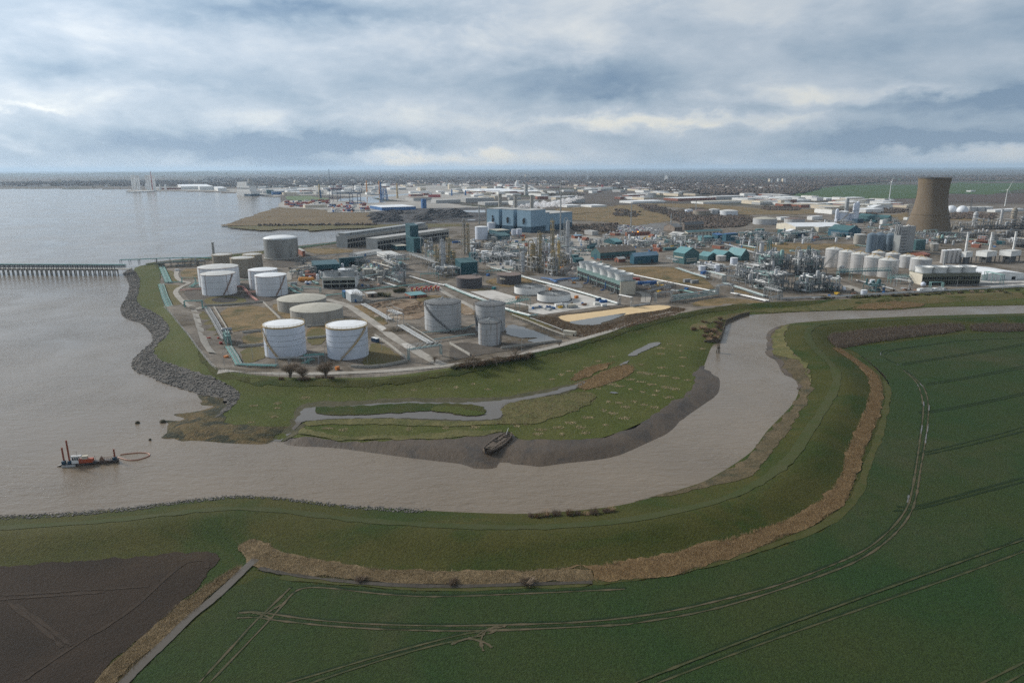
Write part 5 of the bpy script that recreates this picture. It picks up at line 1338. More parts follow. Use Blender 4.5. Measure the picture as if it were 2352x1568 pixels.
BT = [
 ('R3', (10, 1055), -41, 105, 757, 'plant_building', 'tall dark teal tower block beside the cooling houses', 'building', TEALD, TEALD, 'mono', 2, (), (), None),
 ('R3', (48, 1070), -41, 146, 903, 'plant_building', 'lower dark teal block against the foot of the teal tower block', 'building', TEALD, TEALM, 'mono', 2, (), (('x', .5, 4, 5, BLACK),), None),
 ('B2', (185, 303), 150, (502, 286), 193, 'shed', 'long dark teal shed with black openings by the curving road', 'shed', TEALD, TEALD, 'flat', 2, (), (('x', .3, 8, 5, BLACK), ('x', .6, 8, 5, BLACK)), None),
 ('B2', (506, 214), 492, (802, 190), 108, 'shed', 'long dark teal shed with white roof vents behind the squat white tank', 'shed', TEALD, TEALD, 'flat', 2, (('x', 7, .80, .92, .2),), (('x', .5, 6, 5, BLACK),), None),
 ('B2', (1100, 122), 965, 1285, 76, 'office', 'white office with a row of small dark windows on its end wall', 'office', WHITEP, R_PALE, 'mono', .5, (('y', 9, .45, .72, .55),), (), None),
 ('B2', (722, 92), 615, (1032, 42), 56, 'office', 'long pale grey low building with a shallow grey roof near the brown field', 'building', WHITEP, GREYROOF, 'gable_x', 1.5, (('y', 4, .4, .75, .5),), (('x', .3, 3, 3, BLUEP),), None),
 ('B2', (640, 656), 578, 786, 556, 'substation', 'pale blue grey plant room with a bright white roof by the pipe gantry', 'plant room', paint('grey_clad', (.42, .46, .48), (.36, .38, .39), .2), R_WHITE, 'mono', .8, (), (('x', .4, 1.5, 2.4, BLUEP),), None),
 ('B2', (560, 606), 530, 606, 528, 'substation', 'small blue plant room tucked behind the white roofed one', 'plant room', BLUED, BLUEP, 'flat', 1, (), (), None),
 ('B2', (850, 592), 815, 966, 552, 'store', 'low brown brick store with a flat grey roof beside the bushes', 'store', BROWNROOF, GREYROOF, 'flat', 1, (), (('x', .5, 2, 2.3, BLACK),), None),
 ('B2', (1392, 607), 1315, 1590, 574, 'store', 'low brick store with a flat pale teal roof beside the red valves', 'store', BRICK, TEALL, 'flat', 1, (), (('x', .3, 2, 2.3, BLACK),), None),
 ('R3', (585, 1316), 522, 777, 1183, 'plant_building', 'big dark teal building with a sloping roof beside the stained columns', 'building', TEALD, TEALM, 'mono', 3, (), (), None),
 ('R3', (705, 1135), 675, 780, 1072, 'plant_building', 'dark teal block just behind the big sloping roofed teal building', 'building', TEALD, TEALM, 'flat', 3, (), (), None),
 ('R3', (270, 1168), 200, 346, 1085, 'plant_building', 'teal block half hidden behind the stained columns', 'building', TEALM, TEALM, 'mono', 2, (), (), None),
 ('R3', (462, 1142), 440, 502, 1045, 'plant_building', 'narrow teal block seen between two stained columns', 'building', TEALM, TEALM, 'flat', 2, (), (), None),
 ('R3', (962, 919), 847, 1149, 876, 'shed', 'dark teal shed with a pitched roof in front of the white tanks', 'shed', TEALD, TEALM, 'gable_x', 4, (), (('y', .5, 5, 5, BLACK),), None),
 ('R3', (1000, 868), 905, 1146, 812, 'shed', 'dark teal flat-roofed shed between white tanks and the power station', 'shed', TEALD, R_BEIGE, 'flat', 2, (), (('x', .5, 5, 5, BLACK),), None),
 ('R3', (1902, 1180), 1840, 1995, 1145, 'shed', 'low dark teal shed with a pitched roof beside the tall column', 'shed', TEALD, TEALM, 'gable_x', 2, (), (), None),
 ('R3', (1880, 1122), 1838, 1937, 1097, 'shed', 'small dark teal shed behind the low pitched one', 'shed', TEALD, TEALM, 'flat', 2, (), (), None),
 ('R3', (2182, 1148), 2075, 2589, 1068, 'workshop', 'large workshop with a brown pitched roof and a blue gable end', 'workshop', TEALM, BROWNROOF, 'gable_x', 6, (('x', 7, .3, .55, .7),), (('y', .5, 6, 6, BLUED),), (BRICK, .16)),
 ('B4', (376, 433), 330, 643, 352, 'shed', 'blue shed with a pale blue roof beside the brown roofed workshop', 'shed', BLUED, SKYB, 'gable_x', 4, (), (('x', .25, 7, 4, TEALM), ('x', .75, 4, 4, BLACK)), None),
 ('B4', (929, 433), 806, 1093, 318, 'warehouse', 'tall teal warehouse with cream bands and a ridged roof', 'warehouse', TEALM, TEALL, 'gable_y', 6, (), (), None),
 ('B4', (1190, 392), 1085, 1305, 352, 'warehouse', 'teal gabled shed joined to the tall cream-banded warehouse', 'shed', TEALM, TEALL, 'gable_y', 4.5, (), (), None),
 ('B4', (1335, 392), 1190, 1492, 352, 'warehouse', 'teal gabled shed in the middle of three, behind the pale ribbed tank', 'shed', TEALM, TEALL, 'gable_y', 6, (), (), None),
 ('B4', (1560, 394), 1400, 1652, 344, 'warehouse', 'teal gabled shed at the end of three, next to the process plant', 'shed', TEALM, TEALL, 'gable_y', 8, (), (), None),
 ('B4', (715, 284), 698, 852, 258, 'shed', 'low narrow teal shed beside the tall cream-banded warehouse', 'shed', TEALM, TEALL, 'flat', 1, (), (), None),
 ('B4', (205, 413), 160, 283, 378, 'hut', 'red brick hut with a grey pitched roof in front of the blue shed', 'hut', BRICK, GREYROOF, 'gable_x', 2, (), (('y', .5, 1.5, 2.2, BLACK),), None),
 ('B4', (1330, 266), 1240, 1373, 236, 'hut', 'long red brick hut near the teal gabled sheds', 'hut', BRICK, BROWNROOF, 'flat', 2, (), (), None),
 ('B4', (1392, 190), 1350, 1521, 100, 'plant_building', 'dark blue flat-roofed block with a white sign strip near the top', 'building', BLUED, BLUEP, 'flat', 2, (), (), None),
 ('B4', (1300, 176), 1235, 1372, 112, 'plant_building', 'lower dark blue block beside the one with the white strip', 'building', BLUED, BLUEP, 'mono', 1.5, (), (), None),
 ('B4', (1120, 178), 1080, 1245, 140, 'shed', 'pale blue lean-to in front of the dark blue blocks', 'shed', TEALL, TEALL, 'mono', 2, (), (), None),
 ('B4', (968, 132), 935, (1357, 112), 82, 'office', 'long white two storey office with a teal roof and blue doors', 'office', CREAM, TEALM, 'mono', 2, (('x', 10, .55, .80, .5), ('x', 10, .15, .4, .4)), (('x', .12, 2, 3, BLUEP), ('x', .4, 2, 3, BLUEP)), None),
 ('B4', (882, 166), 758, 986, 118, 'office', 'cream rendered office with a pale pitched roof and two rows of windows', 'office', CREAM, GREYROOF, 'gable_y', 4, (('y', 8, .56, .8, .5), ('y', 8, .12, .38, .5), ('x', 5, .5, .78, .5)), (), None),
 ('R4', (682, 822), 560, 772, 772, 'office', 'brown brick office with a dark hipped roof beside the crowded car park', 'office', BROWNROOF, R_DARK, 'gable_x', 5, (('x', 5, .4, .7, .6),), (), None),
 ('R4', (800, 802), 778, (1016, 790), 747, 'office', 'brown brick wing with a long dark roof joined by a round arch window', 'office', BROWNROOF, R_DARK, 'gable_x', 5, (('x', 7, .4, .7, .6),), (), None),
 ('R4', (138, 872), 115, (406, 860), 832, 'office', 'dark red brick low office with two orange lamps on its wall', 'office', BRICK, BROWNROOF, 'flat', 2, (('x', 8, .3, .6, .4),), (), None),
 ('R4', (-2, 868), -60, 62, 843, 'hut', 'small dark red brick hut at the car park edge', 'hut', BRICK, BROWNROOF, 'flat', 2, (), (), None),
 ('B4', (170, 216), 38, 248, 190, 'shed', 'pale teal shed with a pitched roof behind the brown roofed workshop', 'shed', TEALD, TEALL, 'gable_x', 4, (), (), None),
 ('B4', (750, 210), 710, 780, 185, 'hut', 'small teal gabled hut among the yard trailers', 'hut', TEALD, TEALL, 'gable_x', 2, (), (), None),
 ('B4', (1735, 108), 1710, 1816, 50, 'plant_building', 'teal block near the pipe rack on the far side, nearest the blue offices', 'building', TEALM, TEALL, 'flat', 1, (), (), None),
 ('B4', (1990, 108), 1960, 2050, 55, 'plant_building', 'teal block against the white gabled shed on the far side', 'building', TEALM, TEALL, 'flat', 1, (), (), None),
 ('B4', (2085, 118), 2040, 2200, 72, 'shed', 'white gabled shed beside the teal block on the far side', 'shed', WHITEP, R_WHITE, 'gable_y', 3, (), (), None),
 ('B4', (2200, 136), 2190, 2263, 98, 'plant_building', 'bright blue box beside the white gabled shed', 'building', BLUEP, BLUEP, 'flat', 1, (), (), None),
 ('B4', (2160, 78), 1950, (2700, 72), 20, 'warehouse', 'very long cream warehouse with a white roof beyond the teal blocks', 'warehouse', CREAM, R_WHITE, 'gable_x', 4, (), (), None),
 ('R5', (330, 882), 100, 476, 812, 'shed', 'large dark teal shed with an arched blue roof before the cooling tower', 'shed', BLUED, TEALM, 'gable_y', 7, (), (), None),
 ('R5', (790, 710), 450, 836, 660, 'shed', 'wide teal shed by the foot of the cooling tower', 'shed', TEALM, TEALM, 'gable_y', 4, (), (), None),
 ('R5', (440, 724), 375, 506, 680, 'plant_building', 'dark grey teal block beneath the white gas columns', 'building', NAVY, NAVY, 'flat', 1, (), (), None),
 ('R5', (530, 708), 503, 576, 678, 'plant_building', 'bright teal block beside the dark one under the gas columns', 'building', TEALM, TEALM, 'flat', 1, (), (), None),
 ('R5', (725, 738), 692, 772, 690, 'plant_building', 'pale lilac box with a stub stack near the cooling tower', 'building', WHITEP, R_PALE, 'flat', 1, (), (), None),
 ('R5', (610, 572), 525, 806, 548, 'warehouse', 'white tent-like warehouse beyond the gas columns', 'warehouse', WHITEP, R_WHITE, 'gable_y', 6, (), (), None),
 ('R5', (1010, 690), 965, 1030, 662, 'plant_building', 'small white box touching the cooling tower edge', 'building', WHITEP, R_WHITE, 'flat', 6, (), (), None),
 ('R5', (1105, 1036), 1040, 1216, 925, 'plant_building', 'faded teal box on legs beside the pale tower', 'building', TEALM, TEALM, 'flat', 1, (), (), None),
 ('R5', (690, 1034), 640, 758, 930, 'plant_building', 'plain pale grey box standing before the ribbed silos', 'building', PALESTEEL, R_WHITE, 'flat', 1, (), (), None),
 ('B5', (1240, 492), 1088, (1305, 486), 470, 'shed', 'low red rust roofed shed behind the silver tanks', 'shed', BRICK, paint('red_roof', (.30, .10, .06), (.24, .09, .06), .2), 'gable_x', 2, (), (), None),
 ('B5', (1765, 347), 1725, (1955, 347), 318, 'shed', 'dull brick red block behind the heat recovery stacks', 'building', BRICK, BRICK, 'flat', 2, (), (), None),
 ('B5', (1868, 757), 1492, (2352, 742), 694, 'warehouse', 'huge low warehouse with a plain white roof by the embankment', 'warehouse', WHITEP, R_WHITE, 'gable_y', 2.5, (), (('x', .75, 4, 3, BLACK),), None),
 ('R5', (-10, 830), -100, 62, 770, 'warehouse', 'pale buff warehouse end beside the arched teal shed', 'warehouse', CREAM, R_WHITE, 'flat', 2, (), (), None),
 ('R2', (2205, 1035), 2120, 2330, 990, 'shed', 'dark teal shed with a pale roof beside the concrete cooling house', 'shed', TEALD, R_BEIGE, 'flat', 1, (), (), None),
 ('R2', (1120, 1105), 1065, 1152, 1045, 'hut', 'red brick switch house beside the domed steel tank', 'hut', BRICK, GREYROOF, 'flat', 1, (), (), None),
 ('R3', (1890, 902), 1850, 1972, 872, 'hut', 'maroon hut with a pale blue roof near the demolition yard', 'hut', BRICK, SKYB, 'gable_x', 1.5, (), (), None),
 ('B3', (1415, 1062), 1405, (1562, 1082), 1015, 'pump_house', 'cream concrete pump house beside the flooded bund', 'pump house', CREAM, R_BEIGE, 'flat', 1, (), (('x', .93, .9, 1.4, BLACK),), None),
]
for b in BT:
 t, Lx, Ly, h = bld(*b[:4], b[4], b[5], b[6], b[7], b[8], b[9], b[10], b[11], b[12], b[13], b[14])
 if 'cream bands' in b[6]:
  for z0 in (.42, .22):
   mb = MB()
   mb.box(Lx * .15, Lx * .85, -.12, .05, h * z0, h * z0 + h * .09)
   mb.build('band', CREAM, t)
  mb = MB()
  mb.box(-.12, .05, Ly * .1, Ly * .9, h * .55, h * .65)
  mb.build('band', CREAM, t)
 if 'white strip' in b[6] or 'white sign strip' in b[6]:
  mb = MB()
  mb.box(Lx * .4, Lx * .95, -.12, .05, h * .62, h * .75)
  mb.build('sign_panel', WHITEP, t)
 if 'orange lamps' in b[6]:
  lm = bpy.data.materials.new('lamp_glow')
  lm.use_nodes = True
  pb = lm.node_tree.nodes['Principled BSDF']
  pb.inputs['Emission Color'].default_value = (1, .35, .03, 1)
  pb.inputs['Emission Strength'].default_value = 3.0
  pb.inputs['Base Color'].default_value = (1, .4, .05, 1)
  MATS['lamp_glow'] = lm
  for f in (.22, .45):
   mb = MB()
   mb.sphere((Lx * f, -.5, h + .6), .9, 8, 5)
   mb.build('lamp', lm, t)
 if 'brown pitched roof' in b[6]:
  for i in range(6):
   mb = MB()
   mb.cyl(Lx * (.1 + .16 * i), Ly * .5, h + 5.8, h + 7.4, .8, 10)
   mb.build('roof_vent', WHITEP, t)
# pale tower of the grain dryer with its ducts and dark stains
t, Lx, Ly, h = bld('R5', (912, 1066), 836, 1003, 768, 'dryer_tower', 'tall pale grey dryer tower with dark marks down its face and ducts at the top', 'tower', PALESTEEL, R_PALE)
mb = MB()
mb.box(Lx * 1.12, Lx * 1.9, 1, Ly * .8, 0, h * 1.0)
mb.build('annex', PALESTEEL, t)
mb = MB()
for i in range(7):
 z = h * (.08 + .12 * i)
 mb.box(Lx * (.1 + .06 * (i % 2)), Lx * (.75 + .06 * (i % 2)), -.2, -.02, z, z + h * .045)
mb.build('louvre', R_DARK, t)
for i in range(3):
 mb = MB()
 y = Ly * (.25 + .25 * i)
 mb.tube([(-1.2, y, h * .72), (-1.2, y, h * 1.03), (0, y, h * 1.07), (3, y, h * 1.06), (4, y, h * 1.0)], .7, 8)
 mb.build('duct', GALV, t)
mb = MB()
mb.tube([(Lx * 1.02, 0, h * .35), (Lx * 1.02, 0, h * 1.03), (Lx * 1.05, 2, h * 1.06), (Lx * 1.05, 5, h)], .8, 8)
mb.build('duct', GALV, t)
# heat recovery boilers: white boxes on steel legs with a stack behind each
for i, (xn, yn, xl, xr, yt, xs, ys) in enumerate(((1692, 495, 1640, 1768, 445, 1700, 222), (1925, 489, 1802, 2036, 442, 1965, 220), (2192, 483, 2060, 2306, 436, 2228, 214))):
 t, Lx, Ly, h = bld('B5', (xn, yn + 75), xl, xr, yt, 'boiler', ('white boxed boiler on dark legs, the partly hidden first of three', 'white boxed boiler on dark legs, middle of three', 'white boxed boiler on dark legs, at the end of the three')[i], 'boiler', WHITEP, R_PALE, build=False, group='boilers on legs with stacks')
 mb = MB()
 mb.box(0, Lx, 0, Ly, h * .56, h)
 mb.build('casing', WHITEP, t)
 mb = MB()
 mb.box(-.2, Lx + .2, -.2, Ly + .2, h + .02, h + .5)
 mb.build('roof', R_PALE, t)
 mb = MB()
 mb.box(Lx * .2, Lx * .8, Ly * .2, Ly * .8, 0, h * .55)
 mb.build('hopper', DARKSTEEL, t)
 for a in (0.05, .95):
  for b in (.05, .5, .95):
   mb = MB()
   mb.cbox(Lx * a, Ly * b, 0, .8, .8, h * .56)
   mb.build('leg', DARKSTEEL, t)
 chimney('B5', xs - 12, yn + 30, ys, 24, ('pale stack behind the first boiler box', 'pale stack behind the middle boiler box', 'pale stack behind the end boiler box')[i], WHITEP, .95, group='boiler stacks')
chimney('B5', 1452, 640, 425, 22, 'slim pale stack in front of the white silo bank', PALESTEEL)
# ------------------------------------------------------------------ pipe racks, columns and process plant
def rack(reg, pts, n, width, r, mats, label, name='pipe_rack', cat='pipe rack', trestle=10, group=None, beam=GREYSTEEL, tier=1, lattice=False):
 """PTS: (x, y[, height]) along the run; parallel pipes on trestles"""
 W = []
 for p in pts:
  q = at(reg, p[0], p[1])
  z = p[2] if len(p) > 2 else .9
  W.append(Vector((q.x, q.y, z)))
 org = Vector((W[0].x, W[0].y, ZG))
 L = [Vector((w.x - org.x, w.y - org.y, w.z)) for w in W]
 t = thing(name, label, cat, org, 0, group)
 nr = []
 for i in range(len(L)):
  a = L[max(0, i - 1)].xy
  b = L[min(len(L) - 1, i + 1)].xy
  j = i
  while (b - a).length < .5 and j < len(L) - 1:
   j += 1
   b = L[j].xy
  j = i
  while (b - a).length < .5 and j > 0:
   j -= 1
   a = L[j].xy
  d = (b - a).normalized()
  nr.append(Vector((-d.y, d.x, 0)))
 for tr in range(tier):
  for k in range(n):
   o = (k / max(1, n - 1) - .5) * width if n > 1 else 0
   rr = .74 * r * (1 + .35 * ((k * 7 + tr * 3) % 4 - 1) / 2)
   mb = MB()
   mb.tube([p + q * o + Vector((0, 0, tr * 1.8 + rr)) for p, q in zip(L, nr)], rr, 6)
   mb.build('pipe', mats[(k + tr) % len(mats)], t)
 cnt = 0
 for i in range(len(L) - 1):
  a, b = L[i], L[i + 1]
  if (b.xy - a.xy).length < 1 or (a.z < .4 and b.z < .4):
   continue
  m = max(1, int((b - a).length / trestle))
  for j in range(m + (1 if i == len(L) - 2 or a.z > 3 else 0)):
   if cnt > 90:
    break
   p = a + (b - a) * (j / m)
   cnt += 1
   mb = MB()
   w = width / 2 + .4
   for s in (-1, 1):
    q = p + nr[i] * (s * w)
    mb.bar((q.x, q.y, 0), (q.x, q.y, p.z + (tier - 1) * 1.8 + .3), .28 if p.z > 2 else .22)
   for tr in range(tier):
    mb.bar(p - nr[i] * (w + .3) + Vector((0, 0, tr * 1.8 - .12)), p + nr[i] * (w + .3) + Vector((0, 0, tr * 1.8 - .12)), .24)
   if p.z > 4:
    mb.bar(p - nr[i] * w + Vector((0, 0, -p.z * .6)), p + nr[i] * w + Vector((0, 0, -.2)), .16)
   mb.build('trestle', beam, t)
  if lattice and a.z > 3 and b.z > 3:
   mb = MB()
   hh = 2.6
   for s in (-1, 1):
    A, B = a + nr[i] * (s * (width / 2 + .4)), b + nr[i] * (s * (width / 2 + .4))
    for z in (-.2, hh):
     mb.bar(A + Vector((0, 0, z)), B + Vector((0, 0, z)), .22)
    m = max(3, int((B - A).length / 3))
    for j in range(m):
     p, q = A + (B - A) * (j / m), A + (B - A) * ((j + 1) / m)
     mb.bar(p + Vector((0, 0, -.2)), q + Vector((0, 0, hh)), .14)
     mb.bar(p + Vector((0, 0, -.2)), p + Vector((0, 0, hh)), .14)
   mb.build('lattice', beam, t)
 return t
TL = [TEALP, TEALF]
GL = [GREYSTEEL, GALV, PLANTSTEEL, PALESTEEL]
MX = [PALESTEEL, TEALF, GALV]
rack('B1', [(150, 225), (235, 415)], 7, 5.2, .28, TL, 'wide band of teal pipes sloping down the lawn from the pier end', beam=TEALP)
rack('B1', [(255, 416), (400, 412), (404, 412, 5), (572, 408, 5), (574, 408), (530, 470), (700, 470)], 2, .9, .22, TL, 'teal pipe looping up and over the pale lane by the far lawn', beam=TEALP)
rack('B1', [(140, 440), (190, 600), (255, 742)], 6, 4.6, .26, TL, 'second band of teal pipes along the sea wall fence', beam=TEALF)
rack('B1', [(250, 745), (438, 742), (440, 742, 6.5), (662, 735, 6.5), (664, 735), (715, 730)], 3, 1.8, .28, TL, 'teal pipe portal straddling the pale perimeter lane', beam=TEALF)
rack('B1', [(715, 738), (800, 880), (905, 1070), (940, 1130)], 6, 3.6, .24, GL, 'silver pipes running downhill past the brown grass bund', beam=GREYSTEEL)
rack('B1', [(985, 1225), (1060, 1340), (1115, 1450), (1250, 1455), (1420, 1462), (1590, 1465)], 7, 3.6, .22, [TEALF, TEALP, PALESTEEL], 'teal pipes bending along the perimeter road below the front tanks', beam=TEALF)
rack('B1', [(1590, 1440, 4), (1750, 1435, 4), (1950, 1430, 4), (2120, 1418, 4)], 3, 2.4, .2, GL, 'raised silver pipes behind the bare trees below the front tanks', beam=GREYSTEEL)
rack('B1', [(1900, 1370), (2000, 1350), (2020, 1390), (1950, 1430)], 4, 3, .2, TL, 'knot of bright teal pipes between the bright white tanks', beam=TEALP)
rack('B1', [(1930, 1340), (2060, 1330), (2180, 1325)], 4, 4, .18, TL, 'teal pipe grid at the foot of the bright white tanks', beam=TEALP)
rack('B1', [(385, 515), (520, 505), (690, 500)], 3, 1.6, .25, [SALMON], 'salmon pipes beside the lane at the dark tank farm', beam=SALMON)
rack('B1', [(1090, 468), (1165, 470), (1215, 530), (1270, 590), (1345, 645)], 3, 1.8, .28, [SALMON], 'salmon red pipes crossing between the white streaked tanks', beam=SALMON)
rack('B1', [(1215, 545), (1360, 530)], 2, 1, .25, [SALMON], 'short salmon pipe spur to the tank with a slanting stair', beam=SALMON)
rack('B1', [(510, 465), (560, 440), (640, 420)], 3, 2, .22, TL, 'teal pipes curling at the back of the dark tank farm', beam=TEALP)
rack('B1', [(1120, 388), (1270, 382)], 2, 1, .25, TL, 'teal pipe between the streaked tank and its neighbours', beam=TEALP)
rack('B1', [(1745, 480), (1830, 540), (1900, 560)], 4, 2.6, .25, TL, 'teal pipes leaving the tank with a slanting stair', beam=TEALF)
rack('B1', [(1745, 420), (1910, 525), (1912, 525, 5), (2140, 540, 5), (2142, 540)], 2, 1.4, .25, TL, 'pale teal pipe portal behind the low concrete tanks', beam=TEALF)
rack('B2', [(330, 582), (540, 560), (760, 520), (1100, 478), (1600, 432)], 3, 1.8, .28, TL, 'long teal pipes behind the store huts and bushes', beam=TEALF)
rack('B2', [(690, 650, 8), (800, 690, 8)], 5, 3.4, .28, GL, 'silver pipe gantry beside the white roofed plant room', lattice=True, beam=GREYSTEEL, trestle=9)
rack('B2', [(790, 695, 1.4), (950, 785, 1.4), (1130, 895, 1.4)], 7, 4, .26, GL, 'silver pipes running down beside the earth heaps', beam=GREYSTEEL)
rack('B2', [(1135, 905, 9), (1265, 960, 9)], 6, 4, .28, GL, 'tall silver pipe gantry straddling the track by the earth heaps', lattice=True, beam=GREYSTEEL, trestle=14)
rack('B2', [(1255, 965, 1.4), (1450, 1085, 1.4), (1640, 1195, 1.4)], 7, 4, .26, GL, 'silver pipes ending beside the pale concrete patch', beam=GREYSTEEL)
rack('B2', [(1330, 950, 1.5), (1550, 1080, 1.5), (1710, 1190, 1.5)], 1, 1, .5, [CONCW], 'pale concrete bund wall beside the silver pipes', name='bund_wall', cat='wall')
rack('B2', [(1535, 1062, 1.4), (1800, 1035, 1.4), (2060, 1012, 1.4), (2190, 960, 1.4)], 3, 1.6, .2, [TEALF, GREYSTEEL], 'faded teal pipes along the foot of the grey ribbed tank', beam=GREYSTEEL, trestle=6)
rack('B2', [(1680, 1148, 1.4), (1880, 1120, 1.4), (2080, 1090, 1.4), (2195, 1078, 1.4)], 3, 1.6, .2, [TEALF, GREYSTEEL], 'faded teal pipes across the dark bund before the small ribbed tank', beam=GREYSTEEL, trestle=6)
rack('B2', [(1365, 1395), (1367, 1395, 7), (1770, 1330, 7), (1772, 1330)], 4, 2.6, .24, [PALESTEEL, TEALF], 'pale pipe bridge over the track near the bare trees', lattice=True, beam=PALESTEEL, trestle=26)
rack('R3', [(120, 1375), (122, 1375, 6), (330, 1370, 6), (332, 1370)], 3, 2, .26, TL, 'teal pipe portal in front of the stained column frame', beam=TEALP)
rack('B2', [(1810, 440), (2000, 525), (2195, 605)], 6, 3.6, .28, [TEALP, PALESTEEL, GALV], 'teal and pale pipes sloping past the earth heaps to the clarifier pad', beam=TEALF)
rack('B3', [(0, 478), (200, 555), (420, 640), (640, 735), (860, 800), (1000, 838), (1085, 822)], 6, 3.4, .28, [TEALP, PALESTEEL, GALV], 'teal and pale pipes along the edge of the white clarifier pad', beam=TEALF)
rack('B3', [(715, 770, 6), (850, 735, 6), (985, 705, 6)], 3, 3.4, .2, [TEALF, TEALP], 'teal framed walkway bridge between the ribbed tank and the clarifier pad', lattice=True, beam=TEALF, trestle=7)
rack('B3', [(900, 340), (1130, 405), (1380, 468), (1750, 575), (2110, 685)], 6, 3.4, .26, [TEALF, GALV, PALESTEEL], 'long straight pale pipes behind the clarifiers', beam=GREYSTEEL)
rack('B4', [(210, 880), (212, 880, 8), (350, 910, 8), (352, 910), (540, 880)], 4, 2.6, .3, GL, 'white pipe portal at the end of the sand lagoon', beam=PALESTEEL)
rack('B4', [(535, 850, 9), (690, 800, 9), (800, 770, 9)], 5, 5, .3, [DARKSTEEL, GREYSTEEL], 'dark pipe gantry in front of the teal cooling tower yard', beam=DARKSTEEL, lattice=True, trestle=20)
rack('B4', [(610, 865), (612, 865, 8.5), (785, 850, 8.5), (788, 850), (820, 850)], 3, 2.4, .3, GL, 'pale pipe portal beside the dark gantry', beam=PALESTEEL)
rack('B4', [(800, 852, 1.4), (1000, 822, 1.4), (1290, 782, 1.4)], 4, 2.6, .28, [PALESTEEL, TEALF], 'two tier pipe rack crossing the brown ground to the silver portal', beam=GREYSTEEL, tier=3, trestle=6)
rack('B4', [(1295, 775), (1297, 775, 8.5), (1460, 762, 8.5), (1462, 762), (1640, 800), (1850, 852)], 5, 4, .42, [GALV, PALESTEEL], 'gleaming silver pipes and portal above the river bank', beam=PALESTEEL)
rack('B4', [(0, 505, .8), (300, 545, .8), (820, 655, .8), (1100, 712, .8), (1290, 752, .8)], 3, 2, .35, [PALESTEEL, WHITEP], 'very long pale pipe run across the brown grass', beam=GREYSTEEL, trestle=16)
rack('B4', [(850, 485, 1), (1020, 545, 1), (1190, 595, 1), (1194, 600, 8), (1370, 650, 8), (1374, 652, 1), (1600, 725, 1), (1830, 800, 1)], 6, 4, .3, [PALESTEEL, TEALF, GALV], 'pipe rack along the lane by the process plant with a raised middle', beam=PALESTEEL, trestle=10)
rack('B4', [(745, 440, 8), (850, 470, 8)], 4, 3.4, .3, GL, 'small pale pipe bridge beside the teal warehouse', lattice=True, beam=PALESTEEL)
rack('B4', [(1830, 800), (1832, 800, 9), (1985, 850, 9), (1987, 850)], 5, 3.6, .3, GL, 'lattice pipe portal at the corner of the process plant', lattice=True, beam=PALESTEEL)
rack('B4', [(1890, 850), (1892, 850, 4), (2000, 830, 4), (2002, 830), (2352, 812)], 3, 2.4, .3, GL, 'pale pipes turning along the works fence by the river bank', beam=PALESTEEL)
rack('B5', [(0, 962, 1.2), (500, 935, 1.2), (1000, 905, 1.2), (1500, 878, 1.2), (1900, 858, 1.2), (2352, 832, 1.2), (2900, 800, 1.2)], 5, 4.4, .32, [PALESTEEL, GREYSTEEL, GALV], 'long grey pipes along the embankment edge of the works', beam=GREYSTEEL, trestle=9)
rack('B5', [(275, 765, 9), (560, 752, 9), (850, 745, 9)], 5, 3, .45, [BLUED, NAVY, TEALF], 'navy and green pipe bridge before the silver tank row', lattice=True, beam=TEALF, trestle=14)
rack('B5', [(850, 790, 5), (1060, 770, 5)], 4, 3, .4, [BLUED, TEALF], 'green pipe bridge joining the olive cooling tower', lattice=True, beam=TEALF)
rack('B5', [(915, 830), (917, 830, 8), (1085, 860, 8), (1087, 860)], 4, 3.4, .28, GL, 'pale lattice portal by the white sphere', lattice=True, beam=PALESTEEL)
rack('B5', [(1300, 860), (1302, 860, 7), (1440, 862, 7), (1442, 862)], 3, 3, .26, [TEALF], 'thin pale teal portal before the olive cooling tower', beam=TEALF)
rack('B5', [(490, 765, 1), (700, 810, 1), (900, 865, 1)], 4, 2.6, .3, GL, 'cream pipes running under the navy bridge', beam=GREYSTEEL)
rack('B5', [(1915, 760), (1917, 760, 9), (2100, 800, 9), (2102, 800)], 3, 3, .3, [TEALF], 'teal pipe portal beside the huge white roofed warehouse', beam=TEALF)
rack('R4', [(280, 985, 2), (600, 975, 2), (800, 965, 2), (802, 965, 12), (1005, 960, 12), (1007, 958, 2), (1300, 955, 2), (1615, 945, 2), (1617, 945, 12), (1890, 930, 12), (1892, 930, 2), (2352, 920, 2)], 4, 4, .55, [GALV, PALESTEEL], 'very long silver pipe run with tall loops across the middle of the works', beam=GREYSTEEL, trestle=22)
rack('R5', [(0, 910, 2), (170, 905, 2), (172, 905, 8), (370, 900, 8)], 4, 4, .5, GL, 'silver pipe run passing the arched teal shed', beam=GREYSTEEL)
rack('R5', [(1060, 885, 6), (1200, 880, 6), (1202, 880, 10), (1340, 875, 10), (1342, 875, 6), (1580, 880, 6)], 4, 4, .5, [TEALF, GALV], 'raised pipe run at the foot of the cooling tower', beam=TEALF)
rack('R4', [(1250, 985, 3), (1400, 1030, 3), (1600, 1090, 3)], 5, 4, .4, GL, 'pale pipe rack slanting to the process plant', beam=PALESTEEL)
rack('R2', [(1140, 1160, 4), (1400, 1135, 4), (1640, 1112, 4)], 4, 3, .3, GL, 'raised pale pipe rack from the domed tank to the teal sheds', beam=GREYSTEEL)
rack('R2', [(1930, 1185, 1.5), (2100, 1235, 1.5), (2260, 1292, 1.5)], 2, 1.4, .4, [WHITEP, CREAM], 'cream pipes slanting past the beige tanks', beam=GREYSTEEL)
rack('R2', [(1750, 1390, 4), (1900, 1368, 4), (2100, 1335, 4), (2300, 1305, 4)], 5, 3.4, .3, MX, 'raised pipe rack behind the beige tank cluster', beam=GREYSTEEL)
